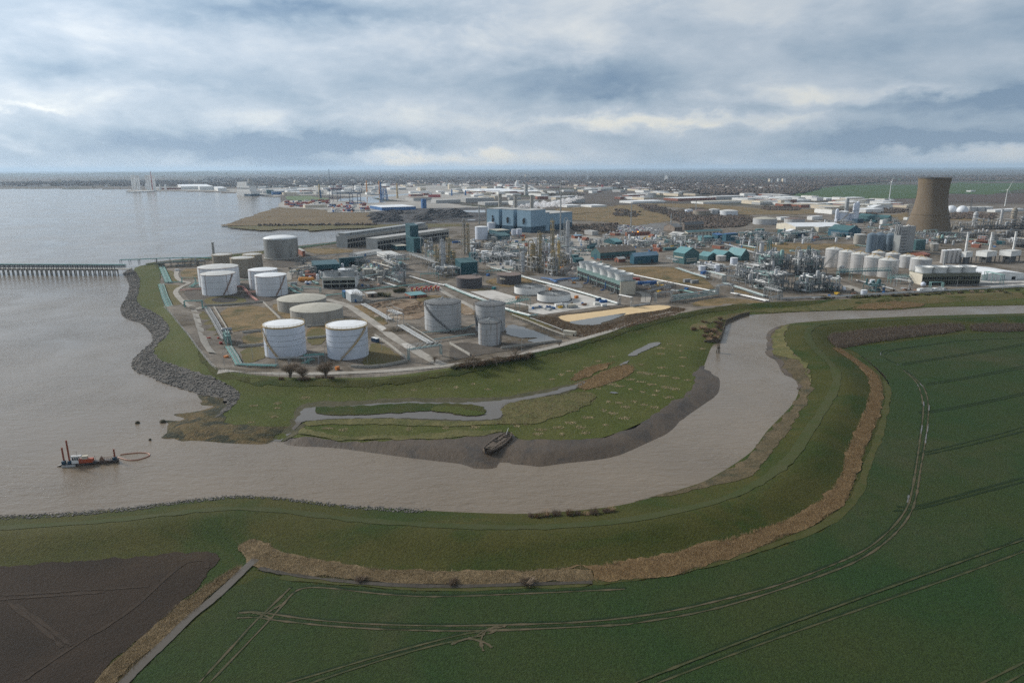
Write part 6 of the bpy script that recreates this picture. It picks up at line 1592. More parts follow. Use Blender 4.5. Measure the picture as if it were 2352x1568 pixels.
rack('R2', [(2060, 1360, 3), (2150, 1395, 3), (2250, 1440, 3)], 4, 3, .4, MX, 'pale pipe rack with box ends below the beige tanks', beam=PALESTEEL)
rack('B2', [(700, 205, 6), (870, 180, 6), (1100, 165, 6)], 4, 3, .4, [GREYSTEEL, DARKSTEEL], 'grey raised pipe bridge behind the squat white tank', lattice=True, beam=GREYSTEEL)
rack('B2', [(1150, 185, 9), (1350, 158, 9)], 5, 4, .4, [GREYSTEEL, DARKSTEEL], 'grey pipe gallery beside the white office', lattice=True, beam=GREYSTEEL)
rack('B2', [(1390, 145, 9), (1560, 205, 9), (1720, 265, 9)], 5, 4, .36, GL, 'tall pale pipe gallery leading to the stained columns', lattice=True, beam=PALESTEEL, trestle=9)
rack('R3', [(990, 1085, 4), (1250, 1110, 4), (1330, 1160, 4)], 6, 5, .3, GL, 'pipe rack through the middle of the demolition site', lattice=True, beam=GREYSTEEL)
rack('R3', [(1080, 1030, 1), (1290, 1060, 1)], 2, 1, .4, [CREAM], 'cream pipe along the track at the demolition site', beam=GREYSTEEL)
rack('R3', [(0, 1345, 1), (250, 1420, 1), (400, 1450, 1)], 3, 2, .3, GL, 'pale pipes entering the clarifier area from the teal tower', beam=GREYSTEEL)
rack('R3', [(930, 1245, 1), (1150, 1300, 1), (1290, 1340, 1)], 3, 2, .3, MX, 'pale pipes beside the dark squat tanks', beam=GREYSTEEL)
rack('B3', [(1290, 400, 1), (1450, 375, 1), (1640, 365, 1)], 4, 3.4, .55, [BLUEP], 'bright blue pipes lying beyond the clarifiers', beam=BLUEP)
rack('B3', [(1150, 365, 1), (1250, 378, 1), (1330, 415, 1)], 3, 2.4, .5, [BLUEP], 'blue pipe bend by the teal cooling tower', beam=BLUEP)
rack('B3', [(1520, 390, 1), (1630, 372, 1)], 3, 3, .5, [SKYB], 'pale blue pipes beside the bright blue ones', beam=BLUEP)
rack('B3', [(780, 850, 2.2), (1000, 935, 2.2), (1250, 1040, 2.2), (1440, 1110, 2.2)], 1, 1, .6, [CONCW], 'long concrete wall of the flooded bund', name='bund_wall', cat='wall', beam=CONCW, trestle=4)
rack('B3', [(1010, 870, 1), (1200, 940, 1), (1410, 1020, 1)], 1, 1, .4, [GREYSTEEL], 'thin grey pipe from the pad to the cream pump house', beam=GREYSTEEL)
rack('B4', [(830, 735, .8), (930, 735, .8), (1040, 760, .8)], 2, 1, .3, [TEALP], 'bright teal pipe stub on the dark gravel by the portals', beam=TEALP)
# low concrete bund walls
for i, (r_, pts, lb) in enumerate((('B1', [(805, 725), (900, 880), (1000, 1050)], 'mossy bund wall on the sea side of the brown grass'), ('B1', [(1425, 665), (1530, 770), (1640, 875)], 'mossy bund wall beside the low concrete tanks'), ('B1', [(1160, 1040), (1300, 1030), (1450, 1010)], 'grey bund wall behind the bright white tank'), ('B1', [(1110, 1215), (1300, 1205), (1450, 1185)], 'dark bund wall running to the bright white tank'), ('B1', [(680, 705), (1000, 695), (1420, 655)], 'long bund wall below the round oily patch'),
          ('B2', [(80, 965), (350, 940)], 'dark bund wall between the bright white tanks'), ('B2', [(90, 1115), (360, 1090)], 'second bund wall between the bright white tanks'), ('B2', [(940, 1080), (1100, 1180), (1350, 1380)], 'bund wall with red end post beside the pale track'), ('B2', [(640, 1470), (950, 1480), (1350, 1400)], 'bund wall round the grass below the white tank with a tan stair'), ('B3', [(0, 1180), (120, 1250), (250, 1325)], 'bund wall corner below the small ribbed tank'),
          ('B3', [(640, 1240), (900, 1205), (1400, 1145)], 'front wall of the flooded bund'), ('B2', [(830, 660), (1100, 625), (1370, 595)], 'dark wall behind the earth heaps'))):
 W = smooth_line([xy(at(r_, *p)) for p in pts], False, 1)
 o0 = Vector((*W[0], ZG))
 mb = MB()
 for a, b in zip(W[:-1], W[1:]):
  mb.bar((a[0] - o0.x, a[1] - o0.y, .75), (b[0] - o0.x, b[1] - o0.y, .75), .5, 1.5)
 o = mb.build('bund_wall', CONCW)
 o.location = o0
 tag(o, lb, 'wall', 'bund walls of the tank farm')
def column(reg, xb, yb, ytop, wpx, label, m=YEL_STEEL, plat=4, group=None, pipe=True, top=1.0, name='distillation_column', seed=1, gooseneck=False):
 R_ = random.Random(seed)
 P = at(reg, xb, yb)
 r = wpx * RG[reg][2] / 2 * depth(P) / FPX
 h = rise(P, T1(reg, 0, ytop)[1])
 t = thing(name, label, 'column', P, face_cam(P), group)
 mb = MB()
 mb.lathe(0, 0, [(r * 1.15, 0), (r * 1.15, h * .08), (r, h * .1), (r, h * .55), (r * top, h * .6), (r * top, h - r), (r * top * .7, h - r * .3), (.1, h)], 20)
 mb.build('shell', m, t, True)
 for i in range(plat):
  z = h * (.98 - i * .8 / plat - R_.uniform(0, .05))
  a0 = R_.uniform(0, 6.28)
  mb = MB()
  seg = 14
  vs, fs = [], []
  for k in range(seg + 1):
   a = a0 + 4.2 * k / seg
   for rr in (r * 1.0, r + 1.3):
    vs += [(rr * math.cos(a), rr * math.sin(a), z), (rr * math.cos(a), rr * math.sin(a), z + .18)]
  for k in range(seg):
   b = 4 * k
   fs += [(b, b + 2, b + 6, b + 4), (b + 1, b + 5, b + 7, b + 3), (b + 2, b + 3, b + 7, b + 6)]
  mb.add(vs, fs)
  mb.tube([((r + 1.25) * math.cos(a0 + 4.2 * k / seg), (r + 1.25) * math.sin(a0 + 4.2 * k / seg), z + 1.1) for k in range(seg + 1)], .08, 4)
  for k in range(0, seg + 1, 2):
   a = a0 + 4.2 * k / seg
   mb.bar(((r + 1.25) * math.cos(a), (r + 1.25) * math.sin(a), z), ((r + 1.25) * math.cos(a), (r + 1.25) * math.sin(a), z + 1.1), .08)
  mb.build('platform', OCHRE if m is YEL_STEEL else GREYSTEEL, t)
 mb = MB()
 mb.bar((.3, r + .35, 0), (.3, r + .35, h * .97), .12)
 mb.bar((-.3, r + .35, 0), (-.3, r + .35, h * .97), .12)
 for i in range(int(h / 3)):
  mb.bar((-.5, r + .9, i * 3 + 1), (.5, r + .9, i * 3 + 1), .1)
 mb.build('ladder', GREYSTEEL, t)
 if pipe:
  pr = max(.25, r * .22)
  mb = MB()
  s = 1 if not gooseneck else gooseneck
  mb.tube([(0, 0, h - .3), (0, 0, h + pr * 3), (0, -s * pr * 2, h + pr * 5), (0, -s * (r + pr * 2), h + pr * 4.5), (0, -s * (r + pr * 3.4), h), (0, -s * (r + pr * 3.4), h * .12)], pr, 8)
  mb.build('overhead_pipe', PALESTEEL if m is not YEL_STEEL else YEL_STEEL, t)
 return t, r, h
gc = 'tall stained distillation columns of the demolition site'
for i, a in enumerate(((1635, 1245, 690, 30, 'slim stained column with platforms, second tallest by the tall mast', YEL_STEEL, 5), (1802, 1232, 690, 46, 'thick pale column with dark patches, nearest the low teal sheds', W_DULL, 5), (1492, 1262, 832, 34, 'stained column with a crooked pipe at its head', YEL_STEEL, 4), (1703, 1300, 925, 34, 'short ochre column between the taller ones', OCHRE, 4), (1597, 1150, 955, 30, 'plain white column among stained ones', W_BRIGHT, 1), (1294, 1282, 1052, 44, 'stumpy grey vessel standing apart from the stained columns', W_DULL, 2), (1410, 1260, 950, 60, 'broad framed column wrapped in platforms', YEL_STEEL, 8), (1650, 1320, 1035, 34, 'ochre topped column at the front of the cluster', YEL_STEEL, 3))):
 column('R3', a[0], a[1], a[2], a[3], a[4], a[5], a[6], gc, seed=i + 3, pipe=a[5] is not W_BRIGHT)
gc = 'stained columns beside the teal buildings'
for i, a in enumerate(((372, 1270, 905, 30, 'tall column of the stained group beside the teal tower'), (452, 1230, 890, 34, 'thick column next to the large sloping teal building'), (306, 1262, 975, 28, 'shorter stained column on the estuary side of the group'), (398, 1250, 940, 22, 'thin column with an orange light in the stained group'), (335, 1240, 1020, 26, 'stubby column hidden in the stained group'), (512, 1215, 1050, 30, 'short column against the sloping teal building'))):
 column('R3', a[0], a[1], a[2], a[3], a[4], YEL_STEEL if i % 3 else W_DULL, 4, gc, seed=i + 40)
gc = 'grey columns of the far process frame'
for i, a in enumerate(((628, 1080, 672, 22, 'thin brown column beside the far lattice frame'), (668, 1075, 725, 34, 'thicker pale column of the far lattice frame'))):
 column('R3', a[0], a[1], a[2], a[3], a[4], YEL_STEEL if i else W_BROWN, 6, gc, seed=i + 60)
gc = 'columns rising from the green process plant'
for i, a in enumerate((('R4', 1664, 1215, 935, 50, 'grey column with a big arched pipe at its head', W_DULL, 2), ('R4', 2100, 1300, 1030, 50, 'second grey column with an arched pipe, nearer the silver tanks', W_DULL, 2), ('R4', 2280, 1200, 1055, 40, 'short grey column near the silver tanks', W_DULL, 2), ('R4', 1640, 1260, 1160, 34, 'stub column beneath the arched pipe column', W_DULL, 1), ('R5', 300, 690, 432, 42, 'slim lattice clad gas column beside the domed tank', PALESTEEL, 4), ('R5', 197, 705, 558, 36, 'plain white gas column at the edge of the domed tank', W_BRIGHT, 0), ('R5', 393, 690, 490, 32, 'white gas column with red rings', W_BRIGHT, 2), ('R5', 424, 692, 476, 44, 'white square-looking gas column, tallest at this side', W_BRIGHT, 2), ('R5', 1780, 760, 590, 50, 'dim grey column beyond the cooling tower', W_DULL, 4), ('R5', 2080, 730, 560, 26, 'dim thin column near the turbine', W_DULL, 4), ('R5', 2215, 760, 545, 56, 'dim thick framed column by the works edge', W_BROWN, 6))):
 column(a[0], a[1], a[2], a[3], a[4], a[5], a[6], a[7], gc, seed=i + 80, gooseneck=1 if i < 2 else False, pipe=i < 4)
def lattice_tower(reg, xb, yb, ytop, wpx, label, m=GREYSTEEL, taper=.35, name='lattice_tower', cat='tower', group=None, bars=.3, core=False):
 P = at(reg, xb, yb)
 w = wpx * RG[reg][2] / 2 * depth(P) / FPX
 h = rise(P, T1(reg, 0, ytop)[1])
 t = thing(name, label, cat, P, SITE, group)
 mb = MB()
 n = max(4, int(h / (w * 2.2)))
 for i in range(n):
  z0, z1 = h * i / n, h * (i + 1) / n
  a, b = w * (1 - (1 - taper) * i / n), w * (1 - (1 - taper) * (i + 1) / n)
  c = [(-1, -1), (1, -1), (1, 1), (-1, 1)]
  for k in range(4):
   p, q = c[k], c[(k + 1) % 4]
   mb.bar((p[0] * a, p[1] * a, z0), (p[0] * b, p[1] * b, z1), bars)
   mb.bar((p[0] * a, p[1] * a, z0), (q[0] * b, q[1] * b, z1), bars * .6)
   mb.bar((p[0] * b, p[1] * b, z1), (q[0] * b, q[1] * b, z1), bars * .6)
 mb.build('lattice', m, t)
 if core:
  mb = MB()
  mb.cyl(0, 0, 0, h * 1.02, w * .3, 10)
  mb.build('shaft', PALESTEEL, t)
 return t
lattice_tower('R3', 1724, 940, 258, 11, 'very tall thin flare mast rising above every column', GREYSTEEL, .6, 'flare_mast', 'mast', core=True)
lattice_tower('R3', 745, 1290, 1050, 60, 'grey stair tower against the large sloping teal building', GREYSTEEL, 1.0)
lattice_tower('R3', 640, 1090, 780, 80, 'brown lattice frame round the far columns', W_BROWN, .8, bars=.45)
lattice_tower('R4', 1760, 1130, 905, 46, 'green lattice tower behind the arched pipe column', TEALM, .5, bars=.5)
lattice_tower('R4', 2208, 1180, 985, 40, 'green lattice tower nearer the silver tanks', TEALM, .5, bars=.5)
lattice_tower('B2', 1312, 450, 255, 18, 'thin dark lattice mast between the beige tanks and the red valves', DARKSTEEL, .8)
lattice_tower('R4', 640, 740, 610, 10, 'thin mast beside the brown brick office', GREYSTEEL, .5)
lattice_tower('R4', 748, 800, 620, 14, 'dark lattice mast in front of the brown brick office', DARKSTEEL, .5)
lattice_tower('R4', 180, 770, 480, 9, 'faint tall pole beyond the car park', GREYSTEEL, .5)
lattice_tower('R4', 925, 590, 460, 16, 'pylon standing among the old rusty tanks', GREYSTEEL, .3, 'pylon', 'pylon')
lattice_tower('R5', 1732, 600, 430, 16, 'dark pylon beyond the half dome gas holders', DARKSTEEL, .3, 'pylon', 'pylon')
def unit(reg, near, xl, xr, ytop, label, seed, nv=8, nh=6, npipe=30, frame=GREYSTEEL, mats=(PALESTEEL, GALV, W_DULL), loops=4, name='process_unit', ang=None, group='steel framed process units', grid=7.0, core=True):
 R_ = random.Random(seed)
 t, Lx, Ly, h = bld(reg, near, xl, xr, ytop, name, label, 'process plant', None, None, build=False, ang=ang, group=group)
 nx, ny, nz = max(1, int(Lx / grid)), max(1, int(Ly / grid)), max(1, int(h / 4.5))
 mb = MB()
 tall = {}
 for i in range(nx + 1):
  for j in range(ny + 1):
   k = R_.randint(max(1, nz - 2), nz)
   tall[i, j] = k
   x, y = Lx * i / nx, Ly * j / ny
   mb.bar((x, y, 0), (x, y, h * k / nz), .38)
 for i in range(nx + 1):
  for j in range(ny + 1):
   for k in range(1, nz + 1):
    z = h * k / nz
    x, y = Lx * i / nx, Ly * j / ny
    for a, b in ((i + 1, j), (i, j + 1)):
     if (a, b) in tall and min(tall[i, j], tall[a, b]) >= k:
      x2, y2 = Lx * a / nx, Ly * b / ny
      mb.bar((x, y, z), (x2, y2, z), .32)
      if R_.random() < .3:
       mb.bar((x, y, z - h / nz), (x2, y2, z), .2)
      mb.bar((x, y, z + 1.1), (x2, y2, z + 1.1), .1)
 mb.build('frame', frame, t)
 mb = MB()
 for i in range(nx):
  for j in range(ny):
   for k in range(1, nz + 1):
    if min(tall[i, j], tall[i + 1, j + 1]) >= k and R_.random() < .6:
     mb.box(Lx * i / nx + .2, Lx * (i + 1) / nx - .2, Ly * j / ny + .2, Ly * (j + 1) / ny - .2, h * k / nz + .17, h * k / nz + .29)
 if mb.n:
  mb.build('deck_grating', frame, t)
 for q in range(nv):
  x, y = R_.uniform(1, Lx - 1), R_.uniform(1, Ly - 1)
  r = R_.uniform(.7, 1.9)
  z0 = h * R_.choice((0, 0, 1 / nz)) + .3
  hh = R_.uniform(.3, 1.0) * h
  mb = MB()
  mb.lathe(x, y, [(.2, z0), (r * .8, z0 + r * .3), (r, z0 + r * .7), (r, z0 + hh), (r * .75, z0 + hh + r * .45), (.1, z0 + hh + r * .65)], 14)
  mb.build('vessel', R_.choice(mats), t, True)
 for q in range(nh):
  x, y = R_.uniform(2, max(2.1, Lx - 2)), R_.uniform(2, max(2.1, Ly - 2))
  r, l = R_.uniform(.7, 1.6), R_.uniform(3, 7)
  z = h * R_.randint(0, nz) / nz + r + .4
  d = Vector((1, 0, 0)) if R_.random() < .5 else Vector((0, 1, 0))
  c = Vector((x, y, z))
  mb = MB()
  mb.tube([c - d * l * .5, c - d * l * .46, c - d * l * .4, c + d * l * .4, c + d * l * .46, c + d * l * .5], [r * .3, r * .8, r, r, r * .8, r * .3], 12)
  mb.build('drum', R_.choice(mats), t, True)
 for q in range(npipe):
  r = R_.choice((.15, .2, .28, .4))
  p = Vector((R_.uniform(0, Lx), R_.uniform(0, Ly), h * R_.randint(0, nz) / nz + R_.uniform(.4, 2)))
  pts = [p.copy()]
  ax = R_.randint(0, 1)
  for s in range(R_.randint(2, 4)):
   if ax == 0:
    p.x = R_.uniform(0, Lx)
   elif ax == 1:
    p.y = R_.uniform(0, Ly)
   else:
    p.z = h * R_.randint(0, nz) / nz + R_.uniform(.4, 2)
   pts.append(p.copy())
   ax = R_.choice([a for a in (0, 1, 2) if a != ax])
  mb = MB()
  mb.tube(pts, r, 6)
  mb.build('pipe', R_.choice(mats), t, True)
 for q in range(loops):
  r = R_.uniform(.45, .75)
  x, y = R_.uniform(1, Lx - 1), R_.uniform(1, Ly - 1)
  w, z0, z1 = R_.uniform(2.5, 5), h * R_.uniform(.3, .6), h * R_.uniform(.95, 1.3)
  d = R_.uniform(0, 6.28)
  pts = [(x, y, z0)]
  for a in np.linspace(0, math.pi, 9):
   rr = w / 2
   pts.append((x + math.cos(d) * (rr - rr * math.cos(a)), y + math.sin(d) * (rr - rr * math.cos(a)), z1 + rr * .7 * math.sin(a)))
  pts.append((x + math.cos(d) * w, y + math.sin(d) * w, z0))
  mb = MB()
  mb.tube(pts, r, 8)
  mb.build('loop_pipe', R_.choice((PALESTEEL, GALV)), t, True)
 return t
TM = (PALESTEEL, GALV, W_DULL, TEALF, GREYSTEEL, PLANTSTEEL)
unit('R4', (1500, 1425), 1272, 1745, 1255, 'process unit on slim legs with silver loops, nearest the cream bund', 1, 8, 10, 73, PLANTSTEEL, TM, 6)
unit('R4', (1790, 1520), 1500, 2060, 1350, 'front process unit with a long deck on legs facing the river', 2, 8, 12, 80, PLANTSTEEL, TM, 6)
unit('R4', (2190, 1525), 2020, 2420, 1370, 'process unit at the river side corner beside the silver tanks', 3, 8, 10, 70, PLANTSTEEL, TM, 4)
unit('R4', (1745, 1330), 1540, 2010, 1120, 'dense middle process unit under the arched pipe column', 4, 14, 12, 84, PLANTSTEEL, TM, 8)
unit('R4', (2160, 1335), 2000, 2420, 1160, 'dense process unit round the second arched pipe column', 5, 14, 12, 84, PLANTSTEEL, TM, 8)
unit('R4', (1700, 1210), 1560, 1960, 1085, 'back process unit by the teal gabled sheds', 6, 10, 8, 64, PLANTSTEEL, TM, 5)
unit('R4', (2120, 1200), 1960, 2420, 1080, 'back process unit by the green lattice tower', 7, 10, 8, 64, PLANTSTEEL, TM, 5)
unit('R4', (1130, 1285), 860, 1330, 1245, 'low pipe and valve unit around the cream bund', 8, 12, 6, 26, GREYSTEEL, (W_BRIGHT, PALESTEEL, W_DULL), 0)
unit('R5', (190, 1512), -60, 262, 1380, 'process unit beside the end of the silver tank row', 9, 6, 8, 36, GREYSTEEL, TM, 2)
RM = (YEL_STEEL, W_DULL, GREYSTEEL, W_BROWN, PALESTEEL)
unit('R3', (1420, 1288), 1268, 1545, 1140, 'rusting steel unit on the estuary side of the tall mast', 11, 10, 6, 34, W_DULL, RM, 1)
unit('R3', (1625, 1335), 1542, 1735, 1150, 'rusting steel unit in front of the tall columns', 12, 8, 5, 30, GREYSTEEL, RM, 1)
unit('R3', (1765, 1262), 1700, 1850, 1105, 'rusting steel unit round the thick pale column', 13, 6, 4, 24, W_BROWN, RM, 0)
unit('R3', (1480, 1180), 1370, 1620, 960, 'tall open rusting frame among the columns', 14, 8, 4, 30, W_DULL, RM, 1)
unit('R3', (300, 1346), 210, 582, 1262, 'grey braced platform on legs in front of the stained columns', 15, 3, 4, 20, GREYSTEEL, RM, 0)
unit('R3', (300, 1240), 150, 520, 1110, 'rusty frame filled with pipes between teal blocks', 16, 10, 6, 40, YEL_STEEL, RM, 2)
unit('R3', (200, 1120), 140, 290, 960, 'pale vessels and pipes beside the teal tower', 17, 8, 3, 16, YEL_STEEL, (W_DULL, YEL_STEEL), 3)
unit('R3', (1000, 1195), 790, 1250, 1120, 'low half-cleared unit of pale pipes at the demolition site', 18, 8, 6, 40, GREYSTEEL, (PALESTEEL, W_DULL, GALV), 0)
unit('R3', (905, 1022), 815, 1026, 985, 'concrete table carrying pale looped vessels', 19, 6, 6, 16, DARKSTEEL, (PALESTEEL, YEL_STEEL), 5)
unit('R4', (300, 985), 120, 420, 940, 'pale pipe unit between the brown roofed workshop and the trailers', 20, 3, 3, 16, PALESTEEL, (PALESTEEL, GALV), 1)
unit('R4', (1560, 900), 1400, 1780, 850, 'dim teal pipe unit behind the dark blue offices', 21, 8, 5, 30, TEALM, TM, 1)
unit('R4', (2000, 905), 1840, 2320, 850, 'dim teal pipe unit near the bright blue box', 22, 8, 5, 30, TEALM, TM, 1)
DM = (W_DULL, W_BROWN, GREYSTEEL)
for i, a in enumerate(((1600, 810, 1470, 1760, 740), (1860, 800, 1700, 2010, 690), (2130, 800, 1960, 2300, 700), (2350, 800, 2220, 2560, 640), (2150, 900, 1980, 2360, 830), (1750, 900, 1560, 1960, 850), (2300, 1010, 2100, 2560, 930))):
 unit('R5', (a[0], a[1]), a[2], a[3], a[4], ('dim refinery unit right behind the cooling tower', 'dim refinery unit beneath the far pylon', 'dim refinery unit with pale stacks inland of the boilers', 'tall dim refinery unit at the very edge', 'low refinery unit behind the end boiler stack', 'low refinery unit behind the first boiler stack', 'dark refinery unit beside the last boiler')[i], 30 + i, 8, 5, 26, DARKSTEEL, DM, 0, group='dim refinery units beyond the boilers')
unit('B5', (700, 890), 560, 800, 820, 'dark green skid of pipes before the navy bridge', 40, 4, 3, 20, TEALM, (TEALM, GREYSTEEL), 0)
unit('B1', (960, 1205), 925, 1005, 1085, 'tall valve frame of silver pipes by the red fire boxes', 41, 2, 2, 18, TEALF, (GALV, TEALF), 0, grid=3)
unit('B5', (330, 690), 262, 385, 635, 'open cage of grey steel before the silver tanks', 42, 2, 2, 8, GREYSTEEL, (GREYSTEEL,), 0, grid=3)
for i, a in enumerate((('R3', (1250, 1075), 1060, 1370, 1030, 'pale pipework unit between the far frame and the tall columns'), ('R2', (1900, 1335), 1780, 2060, 1290, 'pipework unit behind the short beige tank'), ('R2', (2200, 1270), 2060, 2330, 1215, 'pipework unit near the navy box trailer'), ('R4', (950, 1000), 780, 1040, 965, 'pipework unit at the tall loop of the silver run'), ('R3', (700, 1010), 560, 800, 960, 'pipework unit at the foot of the far lattice frame'), ('R5', (1350, 960), 1220, 1600, 915, 'pipework unit by the raised run near the cooling tower'), ('R3', (2150, 1290), 1980, 2330, 1240, 'wrecked pipework strip before the fan rings'), ('R5', (820, 905), 640, 1000, 850, 'pipework unit behind the ribbed silos'))):
 unit(*a, 60 + i, 8, 6, 40, PLANTSTEEL if i % 2 else GREYSTEEL, (GALV, W_DULL, PALESTEEL, TEALF, YEL_STEEL), 2)
# red valve manifold
P = at('B2', 1440, 530)
t = thing('valve_manifold', 'cluster of red valves and silver bends beside the brick store', 'manifold', P, SITE)
R_ = random.Random(5)
for i in range(12):
 x, y = (i % 6) * 4.6, (i // 6) * 7
 mb = MB()
 mb.cyl(x, y, .2, 2.2, .9, 8)
 mb.cyl(x, y, 2.2, 3.2, 1.3, 8)
 mb.build('valve', REDP if i % 4 else ORANGE, t)
 mb = MB()
 mb.tube([(x, y - 3, .5), (x, y - 3, 1.8), (x, y, 1.8), (x, y + 3, 1.8), (x, y + 3, .4)], .45, 7)
 mb.build('pipe', GALV, t, True)
mb = MB()
mb.tube([(-3, 9, 3), (-2, 10, 4), (26, 10, 4), (27, 9, 3)], .5, 8)
mb.build('pipe', GALV, t, True)
# the spare foundation with a conveyor beside the dark squat tank
t = rack('R3', [(735, 1440, 11), (760, 1425, 10), (830, 1390, 5)], 2, 1.5, .35, [PALESTEEL], 'sloping pale conveyor down the dark squat tank', name='conveyor', cat='conveyor', beam=PALESTEEL)
t0 = [o for o in bpy.data.objects if o.get('label', '').startswith('dark squat flat-roofed tank')][0]
r_d = max(v.co.x for v in t0.children[0].data.vertices)
hh = max(v.co.z for v in t0.children[0].data.vertices)
mb = MB()
pts_ = []
for i in range(9):
 a = math.radians(-46 + 3.6 * i)
 pts_.append(((r_d + .12) * math.cos(a), (r_d + .12) * math.sin(a)))
mb.add([(x, y, hh * .55) for x, y in pts_] + [(x, y, hh * .76) for x, y in pts_], [(i, i + 1, i + 10, i + 9) for i in range(8)])
mb.build('name_plate', CREAM, t0)
# ------------------------------------------------------------------ pier, boats, plants, small objects
def local(P, Q):
 d = (Q - P)
 return math.atan2(d.y, d.x), d.length
# the long jetty over the estuary
P, Q = G(*T1('R1', 1400, 1308), 0), G(*T1('R1', -420, 1300), 0)
a, L = local(P, Q)
t = thing('pier', 'long dark jetty on piles carrying teal pipes across the estuary', 'pier', P, a)
k = depth(P) / FPX * .2002
zd = 62 * k
mb = MB()
mb.box(-10, L, -3.2, 3.2, zd - 7 * k, zd)
mb.build('deck', CONCW, t)
n = int(L / (57.5 * k))
for i in range(n + 1):
 x = i * 57.5 * k + 6
 mb = MB()
 for y in (-2.6, 2.6):
  mb.cyl(x, y, -4, zd - 8 * k, .65, 8)
 mb.bar((x, -3.4, zd - 9 * k), (x, 3.4, zd - 9 * k), 1.4)
 mb.bar((x - 8 * k, 0, zd - 8 * k), (x, 0, zd - 22 * k), .8)
 mb.bar((x + 8 * k, 0, zd - 8 * k), (x, 0, zd - 22 * k), .8)
 mb.build('pile', CONCW, t)
 mb = MB()
 for y in (2.2, 6.5):
  mb.bar((x, y, zd - 5 * k), (x, y, zd + 52 * k), .5)
 for z in (22, 38, 50):
  mb.bar((x, 1.6, zd + z * k), (x, 7.2, zd + z * k), .5)
 mb.build('pipe_frame', DARKSTEEL, t)
for i, (y, z, m) in enumerate(((2.4, 52, TEALP), (3.4, 53, TEALF), (4.6, 52, TEALP), (5.8, 52, TEALF), (3, 40, GREYSTEEL), (4.4, 40, GREYSTEEL), (5.6, 40, DARKSTEEL), (3.2, 24, GREYSTEEL), (5.2, 24, DARKSTEEL))):
 mb = MB()
 mb.tube([(-8, y, zd + z * k), (L, y, zd + z * k)], .42, 6)
 mb.build('pipe', m, t)
mb = MB()
for z in (6, 12):
 mb.bar((0, -3.1, zd + z * k), (L, -3.1, zd + z * k), .14)
mb.build('handrail', DARKSTEEL, t)
rack('R1', [(1390, 1205, 6), (1600, 1200, 6), (1800, 1180, 5), (2100, 1160, 4), (2600, 1150, 3)], 4, 5, .4, [TEALP, TEALF, GREYSTEEL], 'teal pipes and frames running from the jetty along the sea wall', beam=DARKSTEEL)
rack('R2', [(0, 1150, 2), (120, 1140, 2)], 2, 2, .4, TL, 'teal pipe stub at the foot of the old grey chimney')
rack('R2', [(1060, 1018, 2), (1300, 990, 2), (1510, 964, 2)], 2, 2, .4, TL, 'teal pipe along the inlet wall beyond the brown field')
unit('R1', (1800, 1235), 1785, 2350, 1185, 'dark pipe frames and huts at the root of the jetty', 50, 3, 3, 26, DARKSTEEL, (TEALF, GREYSTEEL, W_BROWN), 0, ang=14)
# dredger
P, Q = G(*T1('E4', 405, 835), 0), G(*T1('E4', 1270, 768), 0)
a, L = local(P, Q)
t = thing('dredger', 'small red and white dredger with three tall rusty spud legs moored off the river mouth', 'dredger', P, a)
s = L / 866
M_RH, M_BH = paint('red_hull', (.34, .055, .03), (.20, .07, .05), .4), paint('black_hull', (.05, .045, .045), (.12, .08, .06), .4)
mb = MB()
mb.box(0, 480 * s, -55 * s, 55 * s, -.5, 40 * s)
mb.build('hull', M_BH, t)
mb = MB()
mb.box(2 * s, 215 * s, -70 * s, -56 * s, 0, 34 * s)
mb.build('fender', W_DULL, t)
mb = MB()
mb.box(480 * s, 866 * s, -38 * s, 38 * s, -.5, 52 * s)
mb.build('pontoon', M_BH, t)
mb = MB()
mb.box(260 * s, 480 * s, -35 * s, 35 * s, 40 * s, 105 * s)
mb.build('engine_house', paint('orange_red', (.42, .09, .04), (.3, .07, .04), .3), t)
mb = MB()
mb.box(150 * s, 262 * s, -34 * s, 34 * s, 40 * s, 160 * s)
wh = mb.build('wheelhouse', WHITEP, t)
for i in range(3):
 mb = MB()
 mb.box((166 + 34 * i) * s, (190 + 34 * i) * s, -35.5 * s, -33 * s, 100 * s, 146 * s)
 mb.build('window', GLASS, wh)
mb = MB()
mb.box(140 * s, 300 * s, -40 * s, 40 * s, 160 * s, 170 * s)
mb.build('roof', W_DULL, wh)
mb = MB()
mb.box(310 * s, 395 * s, -26 * s, 26 * s, 105 * s, 150 * s)
mb.box(300 * s, 405 * s, -30 * s, 30 * s, 151 * s, 160 * s)
mb.build('deck_house', CREAM, t)
for x, y, h in ((18, 15, 330), (112, -5, 460), (815, 10, 235)):
 mb = MB()
 mb.cyl(x * s, y * s, -3, h * s, 14 * s, 12)
 mb.build('spud_leg', paint('spud_rust', (.26, .075, .045), (.16, .07, .05), .4), t, True)
for x in (18, 112, 815):
 mb = MB()
 mb.box((x - 26) * s, (x + 26) * s, -32 * s, 32 * s, 41 * s, 92 * s)
 mb.build('spud_well', NAVY, t)
mb = MB()
for y in (-28, 28):
 mb.bar((590 * s, y * s, 96 * s), (800 * s, y * s, 96 * s), 5 * s)
 for x in (590, 640, 700, 760, 800):
  mb.bar((x * s, y * s, 52 * s), (x * s, y * s, 96 * s), 4 * s)
mb.build('handrail', RUST, t)
mb = MB()
mb.add([(575 * s, -25 * s, 52 * s), (640 * s, -25 * s, 52 * s), (606 * s, -25 * s, 125 * s), (575 * s, 25 * s, 52 * s), (640 * s, 25 * s, 52 * s), (606 * s, 25 * s, 125 * s)], [(0, 1, 2), (3, 5, 4), (0, 2, 5, 3), (1, 4, 5, 2)])
mb.build('winch', RUST, t)
mb = MB()
mb.bar((235 * s, 0, 160 * s), (235 * s, 0, 250 * s), 3 * s)
mb.bar((520 * s, 0, 45 * s), (505 * s, 0, 150 * s), 4 * s)
